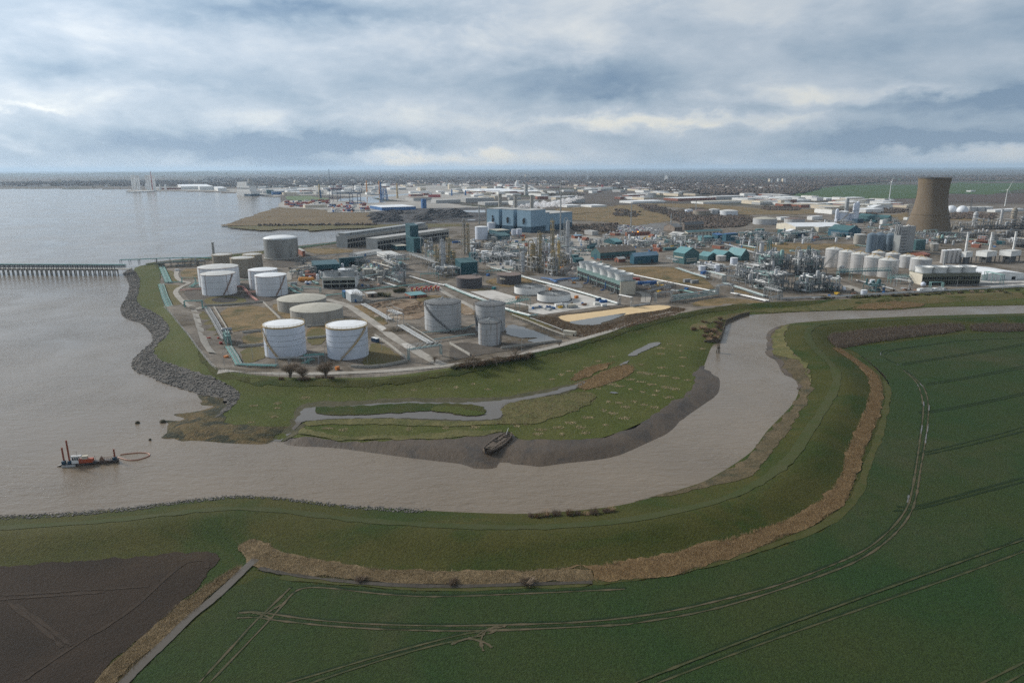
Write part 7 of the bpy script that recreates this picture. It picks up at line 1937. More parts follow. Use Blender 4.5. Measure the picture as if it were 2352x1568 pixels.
mb.build('mast', DARKSTEEL, t)
mb = MB()
mb.tube([(-95 * s, 0, 4 * s), (-40 * s, 0, 14 * s), (5 * s, 0, 40 * s)], [6 * s, 16 * s, 10 * s], 8)
mb.build('cutter_ladder', M_BH, t)
ring = smooth_line([xy(G(*T1('E4', x, y), 0)) for x, y in ((1262, 700), (1330, 722), (1400, 745), (1500, 748), (1600, 735), (1700, 705), (1765, 672), (1755, 645), (1700, 632), (1640, 628), (1500, 635), (1300, 662))], False, 2)
o0 = Vector((*ring[0], 0))
mb = MB()
mb.tube([(x - o0.x, y - o0.y, .12) for x, y in ring], .2, 8)
o = mb.build('dredge_pipe', paint('hose_orange', (.33, .13, .08), (.24, .10, .07), .4), None, True)
o.location = o0
tag(o, 'floating rust-red hose looping on the water behind the dredger', 'hose')
# hulk on the mud
P, Q = Gh(T('E2', (575, 783), (742, 655)))
P, Q = Vector((*P, 0)), Vector((*Q, 0))
a, L = local(P, Q)
z0 = float(H(np.array([xy((P + Q) / 2)]))[0])
t = thing('shipwreck', 'rotting wooden barge hulk lying open on the brown mud', 'wreck', (P.x, P.y, z0 - .2), a)
HW = mat('hulk_wood', (.085, .066, .052), (.13, .105, .085), .8, .95, fine=.35, fs=4)
sec = []
for i in range(13):
 f = i / 12
 w = L * .15 * math.sin(math.pi * min(1, .12 + f * .8)) ** .6 * (1 if 0 < i < 12 else .25)
 zt = 1.5 + 1.0 * abs(f - .45) ** 1.5
 sec.append((f * L, w, zt))
mb = MB()
vs, fs = [], []
for x, w, zt in sec:
 vs += [(x, -w, zt), (x, -w * 1.02, zt * .5), (x, -w * .6, 0), (x, w * .6, 0), (x, w * 1.02, zt * .5), (x, w, zt), (x, w * .86, zt), (x, w * .5, .35), (x, -w * .5, .35), (x, -w * .86, zt)]
for i in range(12):
 for j in range(10):
  q, r = 10 * i + j, 10 * i + (j + 1) % 10
  fs.append((q, q + 10, r + 10, r))
mb.add(vs, fs)
mb.build('hull', HW, t)
for i in range(1, 12):
 x, w, zt = sec[i]
 mb = MB()
 mb.bar((x, -w * .9, zt + .08), (x + RND.uniform(-.3, .3), w * RND.uniform(.1, .9), zt + .05), .3, .22)
 mb.build('beam', TIMBER if i % 3 else HW, t)
for i, (x0, x1, y) in enumerate(((.12, .5, -.5), (.12, .42, .5), (.55, .9, .35), (.5, .7, -.6), (.2, .38, 0))):
 mb = MB()
 mb.box(L * x0, L * x1, y * L * .1 - .5, y * L * .1 + .5, 1.55, 1.68)
 mb.build('deck_plank', HW, t)
mb = MB()
mb.bar((L * .8, .2, 1), (L * .93, .1, 4.0), .18)
mb.build('post', W_DULL, t)
# derelict timber quay with a fallen dolphin
pts = [Vector((*p, 0)) for p in Gh(T('C1', (500, 180), (440, 196), (345, 235), (322, 310), (300, 372), (195, 365)))]
t = thing('timber_quay', 'derelict dark timber quay wall at the river bend', 'quay', pts[3])
for p, q in zip(pts[:-1], pts[1:]):
 mb = MB()
 p, q = p - pts[3], q - pts[3]
 mb.bar((p.x, p.y, .55), (q.x, q.y, .55), .5, 3.2)
 n = max(2, int((q - p).length / 2))
 for i in range(n):
  c = p + (q - p) * (i / n)
  mb.cyl(c.x, c.y, -1, 2.5, .22, 6)
 mb.build('wall', TIMBER, t)
mb = MB()
for i in range(7):
 p, q = pts[2] + (pts[4] - pts[2]) * (i / 6) - pts[3], Vector((-6, -1.5, 0))
 mb.bar((p.x, p.y, 2.2), (p.x + q.x, p.y + q.y, 2.2), .25)
mb.build('deck_beam', TIMBER, t)
P = G(*T1('C1', 290, 440), 0)
t = thing('mooring_dolphin', 'broken dark timber dolphin standing in the river off the quay', 'mooring post', P)
for i in range(6):
 mb = MB()
 q = 1.05 * i
 mb.bar((1.4 * math.cos(q), 1.4 * math.sin(q), -1), (.5 * math.cos(q + .3), .5 * math.sin(q + .3), 4.2 + (i % 3) * .8), .3)
 mb.build('pile', TIMBER, t)
mb = MB()
mb.cbox(0, 0, 3, 2, 2, .4)
mb.build('cap', TIMBER, t)
# ---- bare winter trees and bushes
BARK = mat('bark', (.15, .125, .10), (.2, .165, .13), 1, .9, fine=.2)
TWIG = mat('twig', (.20, .155, .115), (.27, .21, .155), 1.5, .9, fine=.3, fs=3)
TWIGB = mat('twig_brown', (.25, .165, .10), (.18, .13, .085), 1.0, .9, fine=.3, fs=3)
HEDGE = mat('hedge_leaf', (.07, .08, .036), (.11, .10, .05), 1.0, .9, fine=.4, fs=3)
def twig(vs, fs, p, d, l, w):
 """one thin tapering shoot"""
 d = d.normalized()
 s = d.cross(Vector((.3, .9, .2))).normalized() * w
 n = len(vs)
 m = p + d * l * .55 + Vector((RND.uniform(-.1, .1) * l, RND.uniform(-.1, .1) * l, 0))
 vs += [p - s, p + s, m + s * .6, m - s * .6, p + d * l]
 fs += [(n, n + 1, n + 2, n + 3), (n + 3, n + 2, n + 4)]
def bare_tree(h, seed, spread=.55, trunks=1):
 R_ = random.Random(seed)
 tr = MB()
 vs, fs = [], []
 for k in range(trunks):
  b = Vector((R_.uniform(-1, 1), R_.uniform(-1, 1), 0)) * (0 if trunks == 1 else h * .16)
  def grow(p, d, l, r, lev):
   q = p + d * l
   if lev < 2:
    tr.tube([p, p + d * l * .5 + Vector((R_.uniform(-.05, .05) * l, R_.uniform(-.05, .05) * l, 0)), q], [r, r * .8, r * .55], 5)
   else:
    twig(vs, fs, p, d, l * 1.3, .022)
   if lev >= 4:
    return
   for i in range(R_.choice((4, 5)) if lev else 9):
    f = R_.uniform(.35 if lev else .2, 1.0)
    e = (d + Vector((R_.uniform(-1, 1), R_.uniform(-1, 1), R_.uniform(-.1, .6))) * (spread + .2 * lev)).normalized()
    grow(p + d * l * f, e, l * R_.uniform(.55, .8), r * .5, lev + 1)
  grow(b, Vector((R_.uniform(-.1, .1), R_.uniform(-.1, .1), 1)).normalized(), h * .40, h * .018, 0)
 cr = MB()
 cr.add(vs, fs)
 return tr, cr
def bush_mesh(w, h, n, seed):
 vs, fs = [], []
 for i in range(n):
  a, r = RND.uniform(0, 6.28), math.sqrt(RND.uniform(0, 1)) * w * .5
  p = Vector((r * .7 * math.cos(a), r * .7 * math.sin(a), RND.uniform(0, .25) * h))
  d = Vector((math.cos(a) * RND.uniform(.1, .9), math.sin(a) * RND.uniform(.1, .9), RND.uniform(.5, 1.2))) + Vector(RND.normal(0, .25, 3))
  twig(vs, fs, p, d, h * RND.uniform(.5, .95) * (1 - .35 * (2 * r / w) ** 2), RND.uniform(.03, .09))
 mb = MB()
 mb.add(vs, fs)
 return mb
protos = []
for i in range(3):
 tr, cr = bare_tree(8, 20 + i, .6, 1 if i else 4)
 t = thing('bare_tree', 'bare tree', 'tree')
 tr.build('trunk', BARK, t)
 cr.build('crown', TWIG, t)
 protos.append(t)
used = set()
trees = [('B3', 300, 1480, 9.5, 1, 'bare tree between the small ribbed tank and the marsh bank, tallest at that spot'), ('B3', 820, 1385, 11, 1, 'tall bare tree standing in front of the flooded bund'), ('B3', 590, 1455, 7, 2, 'brownish bare tree in the fence thicket by the small ribbed tank'), ('B3', 200, 1490, 7, 2, 'bare tree at the estuary end of the fence thicket'), ('B3', 1000, 1345, 5, 1, 'low bare tree near the bund front wall'),
   ('E3', 1760, 500, 9, 0, 'many stemmed bare tree below the nearer bright white tank'), ('E3', 2090, 510, 10, 0, 'tall many stemmed bare tree between the front tanks and the grass'), ('E3', 1930, 505, 7, 0, 'shorter many stemmed bare tree between its two taller neighbours'), ('B3', 1370, 1215, 3.5, 2, 'small bare tree by the pale perimeter road'), ('B2', 1690, 1420, 6, 1, 'bare tree beside the pale pipe bridge')]
for i, (r_, x, y, h, k, lb) in enumerate(trees):
 p = Gh([T1(r_, x, y)])[0]
 z = float(H(np.array([p]))[0])
 if k in used:
  dup(protos[k], (p[0], p[1], z), RND.uniform(0, 6), lb, 'bare trees along the works fence', (h / 5, h / 5, h / 8.5))
 else:
  o = protos[k]
  used.add(k)
  o.location, o.scale = (p[0], p[1], z), (h / 5, h / 5, h / 8.5)
  tag(o, lb, None, 'bare trees along the works fence')
BUSH = [bush_mesh(4, 3, 260, i).mesh('bush', TWIG if i % 2 else TWIGB) for i in range(4)]
HB = bush_mesh(4, 3, 420, 9).mesh('bush', HEDGE)
def bush(r_, x, y, s, lb, grp, me):
 p = Gh([T1(r_, x, y)])[0]
 o = bpy.data.objects.new('bush', me)
 COL.objects.link(o)
 o.location = (p[0], p[1], float(H(np.array([p]))[0]))
 o.scale = (s * RND.uniform(.8, 1.3), s * RND.uniform(.8, 1.3), s * RND.uniform(.75, 1.1))
 o.rotation_euler = (0, 0, RND.uniform(0, 6))
 tag(o, lb, 'bush', grp)
for i in range(46):
 f = i / 45
 x, y = (60 + 940 * f, 1478 - 130 * f + RND.uniform(-14, 14))
 bush('B3', x, y, RND.uniform(.7, 1.3), 'brown bare bush in the thicket along the fence below the ribbed tanks', 'fence thicket bushes', BUSH[i % 4] if i % 5 else HB)
for i in range(14):
 bush('E3', RND.uniform(1690, 2190), 512 + RND.uniform(-6, 3), RND.uniform(.5, .9), 'brown bare bush under the many stemmed trees', 'bushes below the front tanks', BUSH[i % 4])
for i, (x, y) in enumerate(((1880, 92, ), (1800, 98), (1840, 100), (1950, 88), (2030, 86), (2075, 84), (2120, 84), (2170, 80), (2265, 66), (2240, 72))):
 bush('C3', x, y, (1.15, .6, .6, .7, .85, .6, .6, .8, .9, .6)[i], 'bare bush in the row at the near river edge', 'bushes at the near river edge', BUSH[i % 4])
for x, y, lb in ((800, 470, 'bare bush in the pale reeds nearest the ditch corner'), (1345, 490, 'bare bush at the middle of the pale reed strip'), (1775, 488, 'biggest bare bush in the pale reed strip')):
 bush('C3', x, y, .8 if x < 1700 else 1.0, lb, 'bushes in the reed strip', BUSH[1])
for i in range(26):
 bush('C1', RND.uniform(120, 325) if i % 2 else RND.uniform(190, 300), RND.uniform(215, 300) if i % 2 else RND.uniform(290, 358), RND.uniform(.8, 1.3), 'brown bare bush on the derelict timber quay', 'bushes on the derelict quay', BUSH[(i % 2) * 2])
for i in range(70):
 f = RND.uniform(0, 1)
 bush('B5', 2352 * f, 968 - 85 * f + RND.uniform(-14, 10), RND.uniform(.5, 1.2), 'dark low bush along the embankment beside the works fence', 'embankment bushes', HB if i % 3 else BUSH[i % 4])
for x, y, s, lb in ((1085, 585, 2.2, 'round dark bush in the yard by the flat roofed store'), (1280, 520, 2.0, 'dark bush beside the red valves'), (1220, 530, 1.6, 'smaller dark bush beside the red valves'), (1010, 575, 1.5, 'dark bush next to the flat roofed store')):
 bush('B2', x, y, s, lb, 'yard bushes', HB)
def scatter(poly, n, fn, relief=True):
 A = np.array(Gh(poly) if relief else [xy(at('D', *p)) for p in poly])
 lo, hi = A.min(0), A.max(0)
 out = []
 while len(out) < n:
  Q = RND.uniform(lo, hi, (n * 2, 2))
  out += [tuple(q) for q in Q[inside(Q, A)]]
 out = np.array(out[:n])
 z = H(out)
 for (x, y), zz in zip(out, z):
  fn(x, y, zz)
def stuff_twigs(name, label, polys, n, hmin, hmax, w, m, lean=.5, cat=None):
 vs, fs = [], []
 def one(x, y, z):
  for k in range(4):
   twig(vs, fs, Vector((x + RND.normal(0, .3), y + RND.normal(0, .3), z)), Vector((RND.normal(0, lean), RND.normal(0, lean), 1)), RND.uniform(hmin, hmax), w * RND.uniform(.6, 1.4))
 for p, k in zip(polys, n):
  scatter(p, k, one)
 mb = MB()
 mb.add(vs, fs)
 tag(mb.build(name, m), label, cat or name.replace('_', ' '), kind='stuff')
hedge_poly = T('C1', (1030, 350), (1060, 320), (1250, 295), (1500, 275), (1800, 255), (1930, 255), (1950, 285), (1800, 312), (1500, 345), (1200, 392), (1090, 405))
hedge2 = T('C1', (1990, 262), (2150, 250), (2351, 258), (2800, 250), (2800, 285), (2351, 292), (2200, 300), (2000, 292))
zone('scrub_floor', M_SCRUB, hedge_poly, 2, 4, rag=1.5)
zone('scrub_floor', M_SCRUB, hedge2, 2, 4, rag=1.5)
stuff_twigs('scrub', 'dense brown scrub along the top of the green field by the river bend', [hedge_poly, hedge2], [5200, 3200], 1.5, 3.4, .10, TWIG, .45)
REEDM, REEDB = mat('reed_stem', (.44, .315, .175), (.31, .215, .115), .5, .95, fine=.3), mat('pale_stem', (.36, .28, .17), (.23, .175, .105), .5, .95, fine=.35)
stuff_twigs('reeds', 'rust-brown reeds filling the ditch round the bend of the green field', [T('C3', (2140, 392)) + T('C2', (0, 460), (220, 455), (400, 428), (560, 403), (800, 343), (1000, 283), (1200, 218), (1300, 163), (1400, 80)) + T('C1', (1120, 1260), (1180, 1050), (1230, 950), (1290, 810), (1320, 700), (1310, 620), (1270, 560), (1170, 480), (1060, 410), (1110, 412), (1200, 470), (1300, 540), (1370, 600), (1395, 660), (1395, 750), (1370, 870), (1310, 1010), (1270, 1110), (1230, 1230)) +
   T('C2', (1470, 130), (1400, 190), (1280, 260), (1000, 375), (850, 425), (650, 490), (450, 515), (215, 530)), T('E2', (1180, 335), (1220, 300), (1400, 215), (1500, 182), (1565, 190), (1580, 215), (1530, 265), (1350, 330), (1240, 356)), T('E2', (1140, 290), (1200, 232), (1300, 190), (1445, 165), (1350, 215), (1200, 292)), T('C1', (1190, 150), (1250, 120), (1400, 100), (1600, 95), (1700, 110), (1640, 130), (1480, 145))], [9500, 1500, 700, 900], .5, 1.35, .055, REEDM, .4)
stuff_twigs('reeds', 'pale dead reeds along the ditch between the ploughed and green fields', [T('E1', (1535, 480), (1620, 440), (1600, 490), (1420, 630), (1320, 740), (1180, 850), (1020, 1010), (880, 1140), (740, 1290), (600, 1290), (720, 1140), (850, 1020), (1000, 890), (1160, 740), (1290, 640), (1400, 560)),
   T('C3', (70, 270), (150, 235), (250, 252), (310, 305), (400, 328), (530, 352), (750, 388), (950, 412), (1350, 422), (1700, 422), (2130, 390), (2165, 478), (1900, 482), (1600, 494), (1300, 500), (1100, 495), (700, 470), (400, 440), (250, 410), (190, 380), (120, 330)), T('E2', (680, 470), (700, 442), (850, 420), (1240, 362), (1310, 385), (1315, 420), (1200, 490), (1000, 550), (850, 592), (600, 580), (700, 548))], [3200, 4200, 2200], .35, 1.1, .05, REEDB, .6)
stuff_twigs('undergrowth', 'brown scrub on the banks round the sand lined lagoon', [T('B3', (1040, 870), (1150, 830), (1350, 850), (1450, 900), (1600, 950), (1900, 940), (2195, 880)) + T('B4', (300, 1000), (700, 945), (820, 910), (960, 935), (800, 1010), (300, 1140), (0, 1200)) + T('B3', (1700, 1090), (1560, 1080), (1400, 1000))], [3000], .5, 1.5, .10, TWIGB, .6)
tufts = T('E2', (95, 352), (260, 345), (375, 335), (490, 312), (595, 348), (800, 286), (1020, 280), (1085, 250), (1140, 225), (1250, 200), (1335, 160), (1425, 130), (1620, 182), (1760, 202), (1895, 192), (1620, 236), (1680, 245), (1770, 260), (1855, 274), (1932, 286), (1550, 282), (1615, 298), (1425, 315), (1475, 328), (1335, 344), (1550, 348), (1690, 316), (1785, 335), (1845, 345), (1630, 366), (1725, 358), (1710, 386), (1805, 402), (1400, 432), (1470, 440), (1575, 430), (1640, 452), (1710, 468), (1515, 466), (1370, 490), (1425, 510), (1260, 538), (1510, 542), (1380, 588), (1150, 572), (1215, 604), (1065, 605), (945, 620), (1245, 640), (930, 648), (1088, 650), (785, 596), (500, 602), (60, 615), (310, 608), (1885, 90), (1755, 72), (1750, 110), (1905, 135), (1880, 54), (1815, 44), (2025, 75)) + \
 T('E3', (1445, 760), (1670, 735), (1670, 780), (1635, 865), (1925, 685), (2175, 655), (2140, 972), (2290, 985), (1420, 915))
vs, fs = [], []
for x, y in tufts:
 p = Gh([(x, y)])[0]
 z = float(H(np.array([p]))[0])
 a, b = RND.uniform(1.2, 3.2), RND.uniform(1.0, 2.4)
 for i in range(int(55 * a)):
  q, r = RND.uniform(0, 6.28), RND.uniform(0, 1) ** .8
  twig(vs, fs, Vector((p[0] + a * r * math.cos(q), p[1] + b * r * math.sin(q), z + .05)), Vector((RND.normal(0, .8), RND.normal(0, .8), 1)), RND.uniform(.2, .5), .13)
mb = MB()
mb.add(vs, fs)
tag(mb.build('dead_grass', mat('tuft_stem', (.56, .46, .29), (.42, .34, .2), .5, .95, fine=.25)), 'small tan tufts of dead grass dotted over the green marsh', 'dead grass', kind='stuff')
# ---- small things standing about the yards
CONT = {}
def container(col):
 if col not in CONT:
  m = paint('container_' + col, {'blue': (.03, .11, .30), 'red': (.36, .06, .04), 'white': (.68, .68, .65), 'orange': (.55, .20, .05), 'grey': (.25, .26, .27), 'navy': (.02, .05, .10), 'green': (.04, .17, .10), 'teal': (.03, .18, .2), 'brown': (.22, .10, .06), 'maroon': (.2, .05, .05)}[col], None, .2)
  b = MB()
  b.box(-3, 3, -1.2, 1.2, .12, 2.6)
  for i in range(15):
   b.box(-2.9 + i * .4, -2.75 + i * .4, -1.25, 1.25, .2, 2.5)
  d = MB()
  d.box(3.001, 3.06, -1.1, 1.1, .2, 2.5)
  c = MB()
  for x in (-2.9, 2.9):
   for y in (-1.1, 1.1):
    c.box(x - .1, x + .1, y - .1, y + .1, 0, .119)
  CONT[col] = (b.mesh('body', m), d.mesh('door', m), c.mesh('foot', DARKSTEEL))
 return CONT[col]
def place_container(P, rz, col, label, group=None, s=(1, 1, 1), parts=True):
 t = thing('shipping_container', label, 'container', P, rz, group)
 t.scale = s
 for nm, me in zip(('body', 'door', 'foot'), container(col)):
  if nm == 'body' or parts:
   o = bpy.data.objects.new(nm, me)
   COL.objects.link(o)
   o.parent = t
 return t
gq = 'containers and cabins about the works yards'
t = place_container(at('B2', 945, 1150), SITE + 1.9, 'navy', 'dark blue container with a white roof beside the white tank with a tan stair', gq)
mb = MB()
mb.box(-3, 3, -1.2, 1.2, 2.62, 2.7)
mb.build('roof', WHITEP, t)
for r_, x, y, rz, c, lb, s in (('B4', 1155, 540, .2, 'blue', 'long blue container before the cream walled bund', (1.7, 1.2, 1.1)), ('B4', 965, 632, -.1, 'grey', 'grey cabin on brown grass, the one nearer the teal cooling tower', (1.3, 1.3, 1.2)), ('B4', 1045, 645, -.1, 'grey', 'grey cabin on brown grass, the one nearer the silver portal', (1.3, 1.3, 1.2)), ('B4', 490, 660, -.5, 'blue', 'long blue container behind the teal cooling tower', (2, 1.2, 1.2)), ('B4', 575, 655, -.5, 'blue', 'second blue container beside the long one behind the cooling tower', (1.6, 1.2, 1.2)), ('B4', 400, 655, -.2, 'white', 'white cabin next to the cooling tower end wall', (1, 1, 1.1)), ('B4', 365, 612, -.4, 'red', 'long low red container by the cooling tower end', (2.2, 1.4, .9)), ('B4', 1110, 760, 0, 'brown', 'brown square cabin in the dark gravel yard', (.7, 1.2, 1)),
        ('B3', 1860, 640, .2, 'navy', 'navy skip box at the corner of the white pad', (.8, 1, 1)), ('B3', 1920, 658, -.1, 'blue', 'blue box trailer at the corner of the white pad', (1.1, 1, .8)), ('B3', 1840, 688, -.1, 'white', 'cream cabin at the corner of the white pad', (.8, 1, .9)), ('B3', 1930, 705, -.1, 'white', 'small white cabin overlooking the sand lagoon', (.7, 1, .8)), ('B3', 552, 490, .4, 'teal', 'dark teal box beside the grey slab of the clarifier pad', (.6, 1, .8)), ('B3', 1258, 505, .2, 'orange', 'orange cabin behind the nearer clarifier', (.4, .8, .9)), ('B3', 1585, 605, .2, 'orange', 'orange machine box next to the nearer clarifier', (.5, .9, .9)), ('B3', 845, 612, .2, 'orange', 'yellow orange digger box in front of the farther clarifier', (.5, .8, .8)), ('B3', 478, 325, .2, 'blue', 'blue skip in front of the big sloping teal building', (.5, 1, .9)),
        ('B2', 160, 298, .3, 'teal', 'teal cabin at the end of the long teal shed', (.9, 1.4, 1.3)), ('B2', 1230, 205, .2, 'navy', 'navy box trailer by the white office', (1.8, 1.2, 1)), ('B2', 1310, 200, .2, 'red', 'red skip by the white office', (.5, 1, .9)), ('B2', 1250, 235, -.2, 'teal', 'faded teal box near the white tarpaulins', (1, 1, .9)), ('B2', 720, 305, 0, 'navy', 'navy bins beside the squat white tank', (1.6, 1, 1)), ('B2', 710, 270, .2, 'green', 'green covered box beside the squat white tank', (1.5, 1.6, 1.2)), ('B1', 720, 1120, .2, 'red', 'red fire box nearest the pale lane', (.22, .5, .5)), ('B1', 748, 1116, .2, 'red', 'second red fire box by the pale lane', (.22, .5, .5)), ('B1', 858, 1112, .2, 'red', 'red fire box nearer the teal valve frame', (.2, .5, .4)), ('B1', 890, 1175, .2, 'red', 'red box at the foot of the teal valve frame', (.3, .6, .5)), ('B1', 955, 1350, .5, 'orange', 'orange skip beside the pale concrete apron', (.4, .9, .5)),
        ('B2', 470, 1500, .3, 'orange', 'small orange machine beside the perimeter road', (.35, .8, .7)), ('R3', 1280, 878, .1, 'red', 'red long trailer at the power station foot', (2.2, 1, 1)), ('R3', 1140, 950, .2, 'orange', 'orange yellow skip by the demolition track', (.8, 1, 1)), ('R3', 1220, 945, .2, 'blue', 'blue skip among demolition lorries', (1, 1, 1)), ('R3', 530, 950, .2, 'blue', 'blue long trailer behind the stained columns', (2.2, 1, 1))):
 place_container(at(r_, x, y), SITE + rz, c, lb, gq, s)
def vehicle(kind):
 R = MB()
 W = MB()
 T_ = MB()
 if kind == 'car':
  R.box(-2.1, 2.1, -.88, .88, .35, .9)
  R.add([(-1.5, -.8, .9), (1.1, -.8, .9), (1.1, .8, .9), (-1.5, .8, .9), (-1.1, -.65, 1.45), (.5, -.65, 1.45), (.5, .65, 1.45), (-1.1, .65, 1.45)], [(4, 5, 6, 7), (0, 1, 5, 4), (1, 2, 6, 5), (2, 3, 7, 6), (3, 0, 4, 7)])
  W.add([(1.12, -.7, .95), (1.12, .7, .95), (.6, .6, 1.4), (.6, -.6, 1.4)], [(0, 1, 2, 3)])
  W.box(-1.1, .6, -.79, .79, 1.0, 1.32)
 elif kind == 'van':
  R.box(-2.6, 1.6, -1, 1, .4, 2.3)
  R.add([(1.6, -1, .4), (2.6, -1, .4), (2.6, 1, .4), (1.6, 1, .4), (1.6, -1, 2.3), (2.6, -1, 1.15), (2.6, 1, 1.15), (1.6, 1, 2.3)], [(4, 5, 6, 7), (0, 1, 5, 4), (1, 2, 6, 5), (2, 3, 7, 6)])
  W.add([(1.75, -.85, 2.16), (2.5, -.85, 1.3), (2.5, .85, 1.3), (1.75, .85, 2.16)], [(0, 1, 2, 3)])
 for x in (-1.35, 1.35):
  for y in (-.85, .85):
   T_.tube([(x, y - .1, .33), (x, y + .1, .33)], .33, 10)
 return R, W, T_
VEH = {}
CARC = {'white': (.70, .70, .70), 'silver': (.42, .43, .45), 'black': (.03, .03, .035), 'blue': (.05, .09, .22), 'red': (.32, .04, .04), 'grey': (.17, .18, .19)}
for c, v in CARC.items():
 R, W, T_ = vehicle('car')
 VEH[c] = [('body', R.mesh('body', paint('car_' + c, v, None, .1, .25))), ('windscreen', W.mesh('windscreen', GLASS)), ('wheel', T_.mesh('wheel', BLACK))]
R, W, T_ = vehicle('van')
VEH['van'] = [('body', R.mesh('body', MATS['car_white'])), ('windscreen', W.mesh('windscreen', GLASS)), ('wheel', T_.mesh('wheel', BLACK))]
def car(P, rz, c, label, group, name='parked_car', cat='car', full=True):
 t = thing(name, label, cat, P, rz, group)
 for nm, me in VEH[c][:3 if full else 2]:
  o = bpy.data.objects.new(nm, me)
  COL.objects.link(o)
  o.parent = t
A0, U, V = at('R4', -60, 862), Vector((math.cos(SITE), math.sin(SITE), 0)), Vector((-math.sin(SITE), math.cos(SITE), 0))
cpoly = np.array([xy(at('R4', *p)) for p in ((-120, 790), (100, 745), (560, 718), (610, 760), (470, 830), (420, 815), (110, 820), (60, 850), (-100, 865))])
nc = 0
for i in range(-40, 120):
 for j in range(-30, 40):
  p = A0 + U * (i * 3.4) + V * (j * 9.5)
  if nc < 210 and inside([xy(p)], cpoly)[0] and RND.uniform() < .62:
   c = RND.choice(['white', 'silver', 'grey', 'black', 'blue', 'red'], p=[.3, .27, .15, .14, .08, .06])
   car(p, SITE + math.pi / 2 + (math.pi if RND.uniform() < .5 else 0), c, c + ' car parked in the crowded works car park', 'cars in the works car park, ' + c, full=False)
   nc += 1
for r_, x, y, lb in (('B1', 345, 262, 'white van by the pale lane near the jetty root'), ('B4', 640, 100, 'white van parked by the car park hut'), ('B4', 690, 103, 'white van beside another near the car park hut'), ('B4', 600, 150, 'white van among yard trailers'), ('B4', 660, 158, 'white van at the end of the yard trailers'), ('R2', 1205, 1345, 'white tanker van by the curving road'), ('R3', 1215, 945, 'pale van by the demolition lorries'), ('B4', 1010, 128, 'white van by the cream office'), ('B4', 1060, 135, 'white van in front of the teal roofed office')):
 car(at(r_, x, y), SITE + RND.uniform(-.4, .4), 'van', lb, 'white vans about the works', 'van', 'van')
# diggers
def digger(P, rz, label, s=1.0):
 t = thing('excavator', label, 'excavator', P, rz, 'orange diggers')
 t.scale = (s,) * 3
 mb = MB()
 mb.box(-2, 2, -1.6, -.8, 0, .9)
 mb.box(-2, 2, .8, 1.6, 0, .9)
 mb.build('track', BLACK, t)
 mb = MB()
 mb.box(-2, 1.6, -1.4, 1.4, 1.0, 2.3)
 mb.build('body', ORANGE, t)
 mb = MB()
 mb.box(.2, 1.6, .2, 1.4, 2.31, 3.4)
 mb.build('cab', GLASS, t)
 mb = MB()
 mb.bar((1.5, -.4, 1.8), (4.2, -.4, 5.6), .6)
 mb.bar((4.2, -.4, 5.6), (6.6, -.4, 3.4), .5)
 mb.build('arm', ORANGE, t)
 mb = MB()
 mb.cbox(6.7, -.4, 2.3, 1.2, 1.4, 1.1)
 mb.build('bucket', DARKSTEEL, t)
digger(at('R3', 1980, 1285), .8, 'orange digger beside the scrap heap near the teal cooling tower', 1.5)
digger(at('R3', 1745, 1255), 2.2, 'orange digger raised against the stained columns', 1.5)
digger(at('R3', 1300, 930), 1.2, 'orange digger on the track behind the columns', 1.3)
digger(at('R3', 1880, 1420), 2.8, 'small orange digger near the blue pipes', .8)
def heap(r_, x, y, w, l, h, m, label, cat='heap', n=26, jag=.3, group=None):
 P = at(r_, x, y)
 mb = MB()
 vs, fs = [], []
 for j, (f, z) in enumerate(((1.0, 0), (.75, .45), (.45, .8), (.15, 1.0))):
  for i in range(n):
   a = 2 * math.pi * i / n
   q = f * (1 + RND.uniform(-jag, jag) * .6)
   vs.append((w * q * math.cos(a), l * q * math.sin(a), h * z * (1 + RND.uniform(-jag, jag)) - .1))
 for j in range(3):
  for i in range(n):
   fs.append((j * n + i, j * n + (i + 1) % n, (j + 1) * n + (i + 1) % n, (j + 1) * n + i))
 fs.append(tuple(3 * n + i for i in range(n)))
 mb.add(vs, fs)
 o = mb.build('heap', m)
 o.location = P
 o.rotation_euler = (0, 0, SITE)
 tag(o, label, cat, group)
SCRAP = mat('scrap_metal', (.20, .19, .18), (.34, .33, .31), .8, .6, fine=.5, fs=1.5, spot=(.22, .13, .08), ss=.5)
heap('R3', 1880, 1290, 26, 13, 7, SCRAP, 'grey scrap metal heap beside the stained columns', jag=.6)
heap('R3', 1960, 1310, 14, 8, 4, SCRAP, 'smaller scrap heap under the orange digger', jag=.6)
for i, (x, y, w, l, h) in enumerate(((1000, 700, 16, 9, 2.2), (1150, 660, 20, 8, 1.6), (1450, 740, 14, 9, 2.5), (1250, 790, 22, 10, 2.2), (1520, 680, 12, 8, 1.8))):
 heap('B2', x, y, w, l, h, M_EARTH, ('earth heap nearest the plant room gantry', 'long low pale earth heap behind the others', 'earth heap near the grey ribbed tank', 'widest earth heap beside the tall silver gantry', 'earth heap by the brick store')[i], group='earth heaps')
heap('B2', 1190, 1000, 9, 6, 2.2, M_YARD, 'grey gravel heap beside the silver gantry', jag=.1)
heap('B4', 640, 700, 26, 4, 1.6, M_DARK, 'long dark gravel ridge behind the pipe gantry', jag=.15)
HEAPC = mat('coal_heap', (.035, .034, .036), (.055, .052, .052), .05, .9, fine=.3, fs=.5)
for i in range(22):
 x, y = (RND.uniform(1960, 2352), RND.uniform(610, 715)) if i < 9 else (0, 0)
 if i < 9:
  heap('R2', x, y, RND.uniform(18, 40), RND.uniform(14, 25), RND.uniform(5, 11), HEAPC, 'dark coal heap in the wet coal yard', 'heap', 18, .25, 'coal heaps')
 else:
  heap('R3', RND.uniform(20, 780), RND.uniform(580, 690), RND.uniform(18, 45), RND.uniform(14, 25), RND.uniform(5, 12), HEAPC, 'dark coal heap in the wet coal yard', 'heap', 18, .25, 'coal heaps')
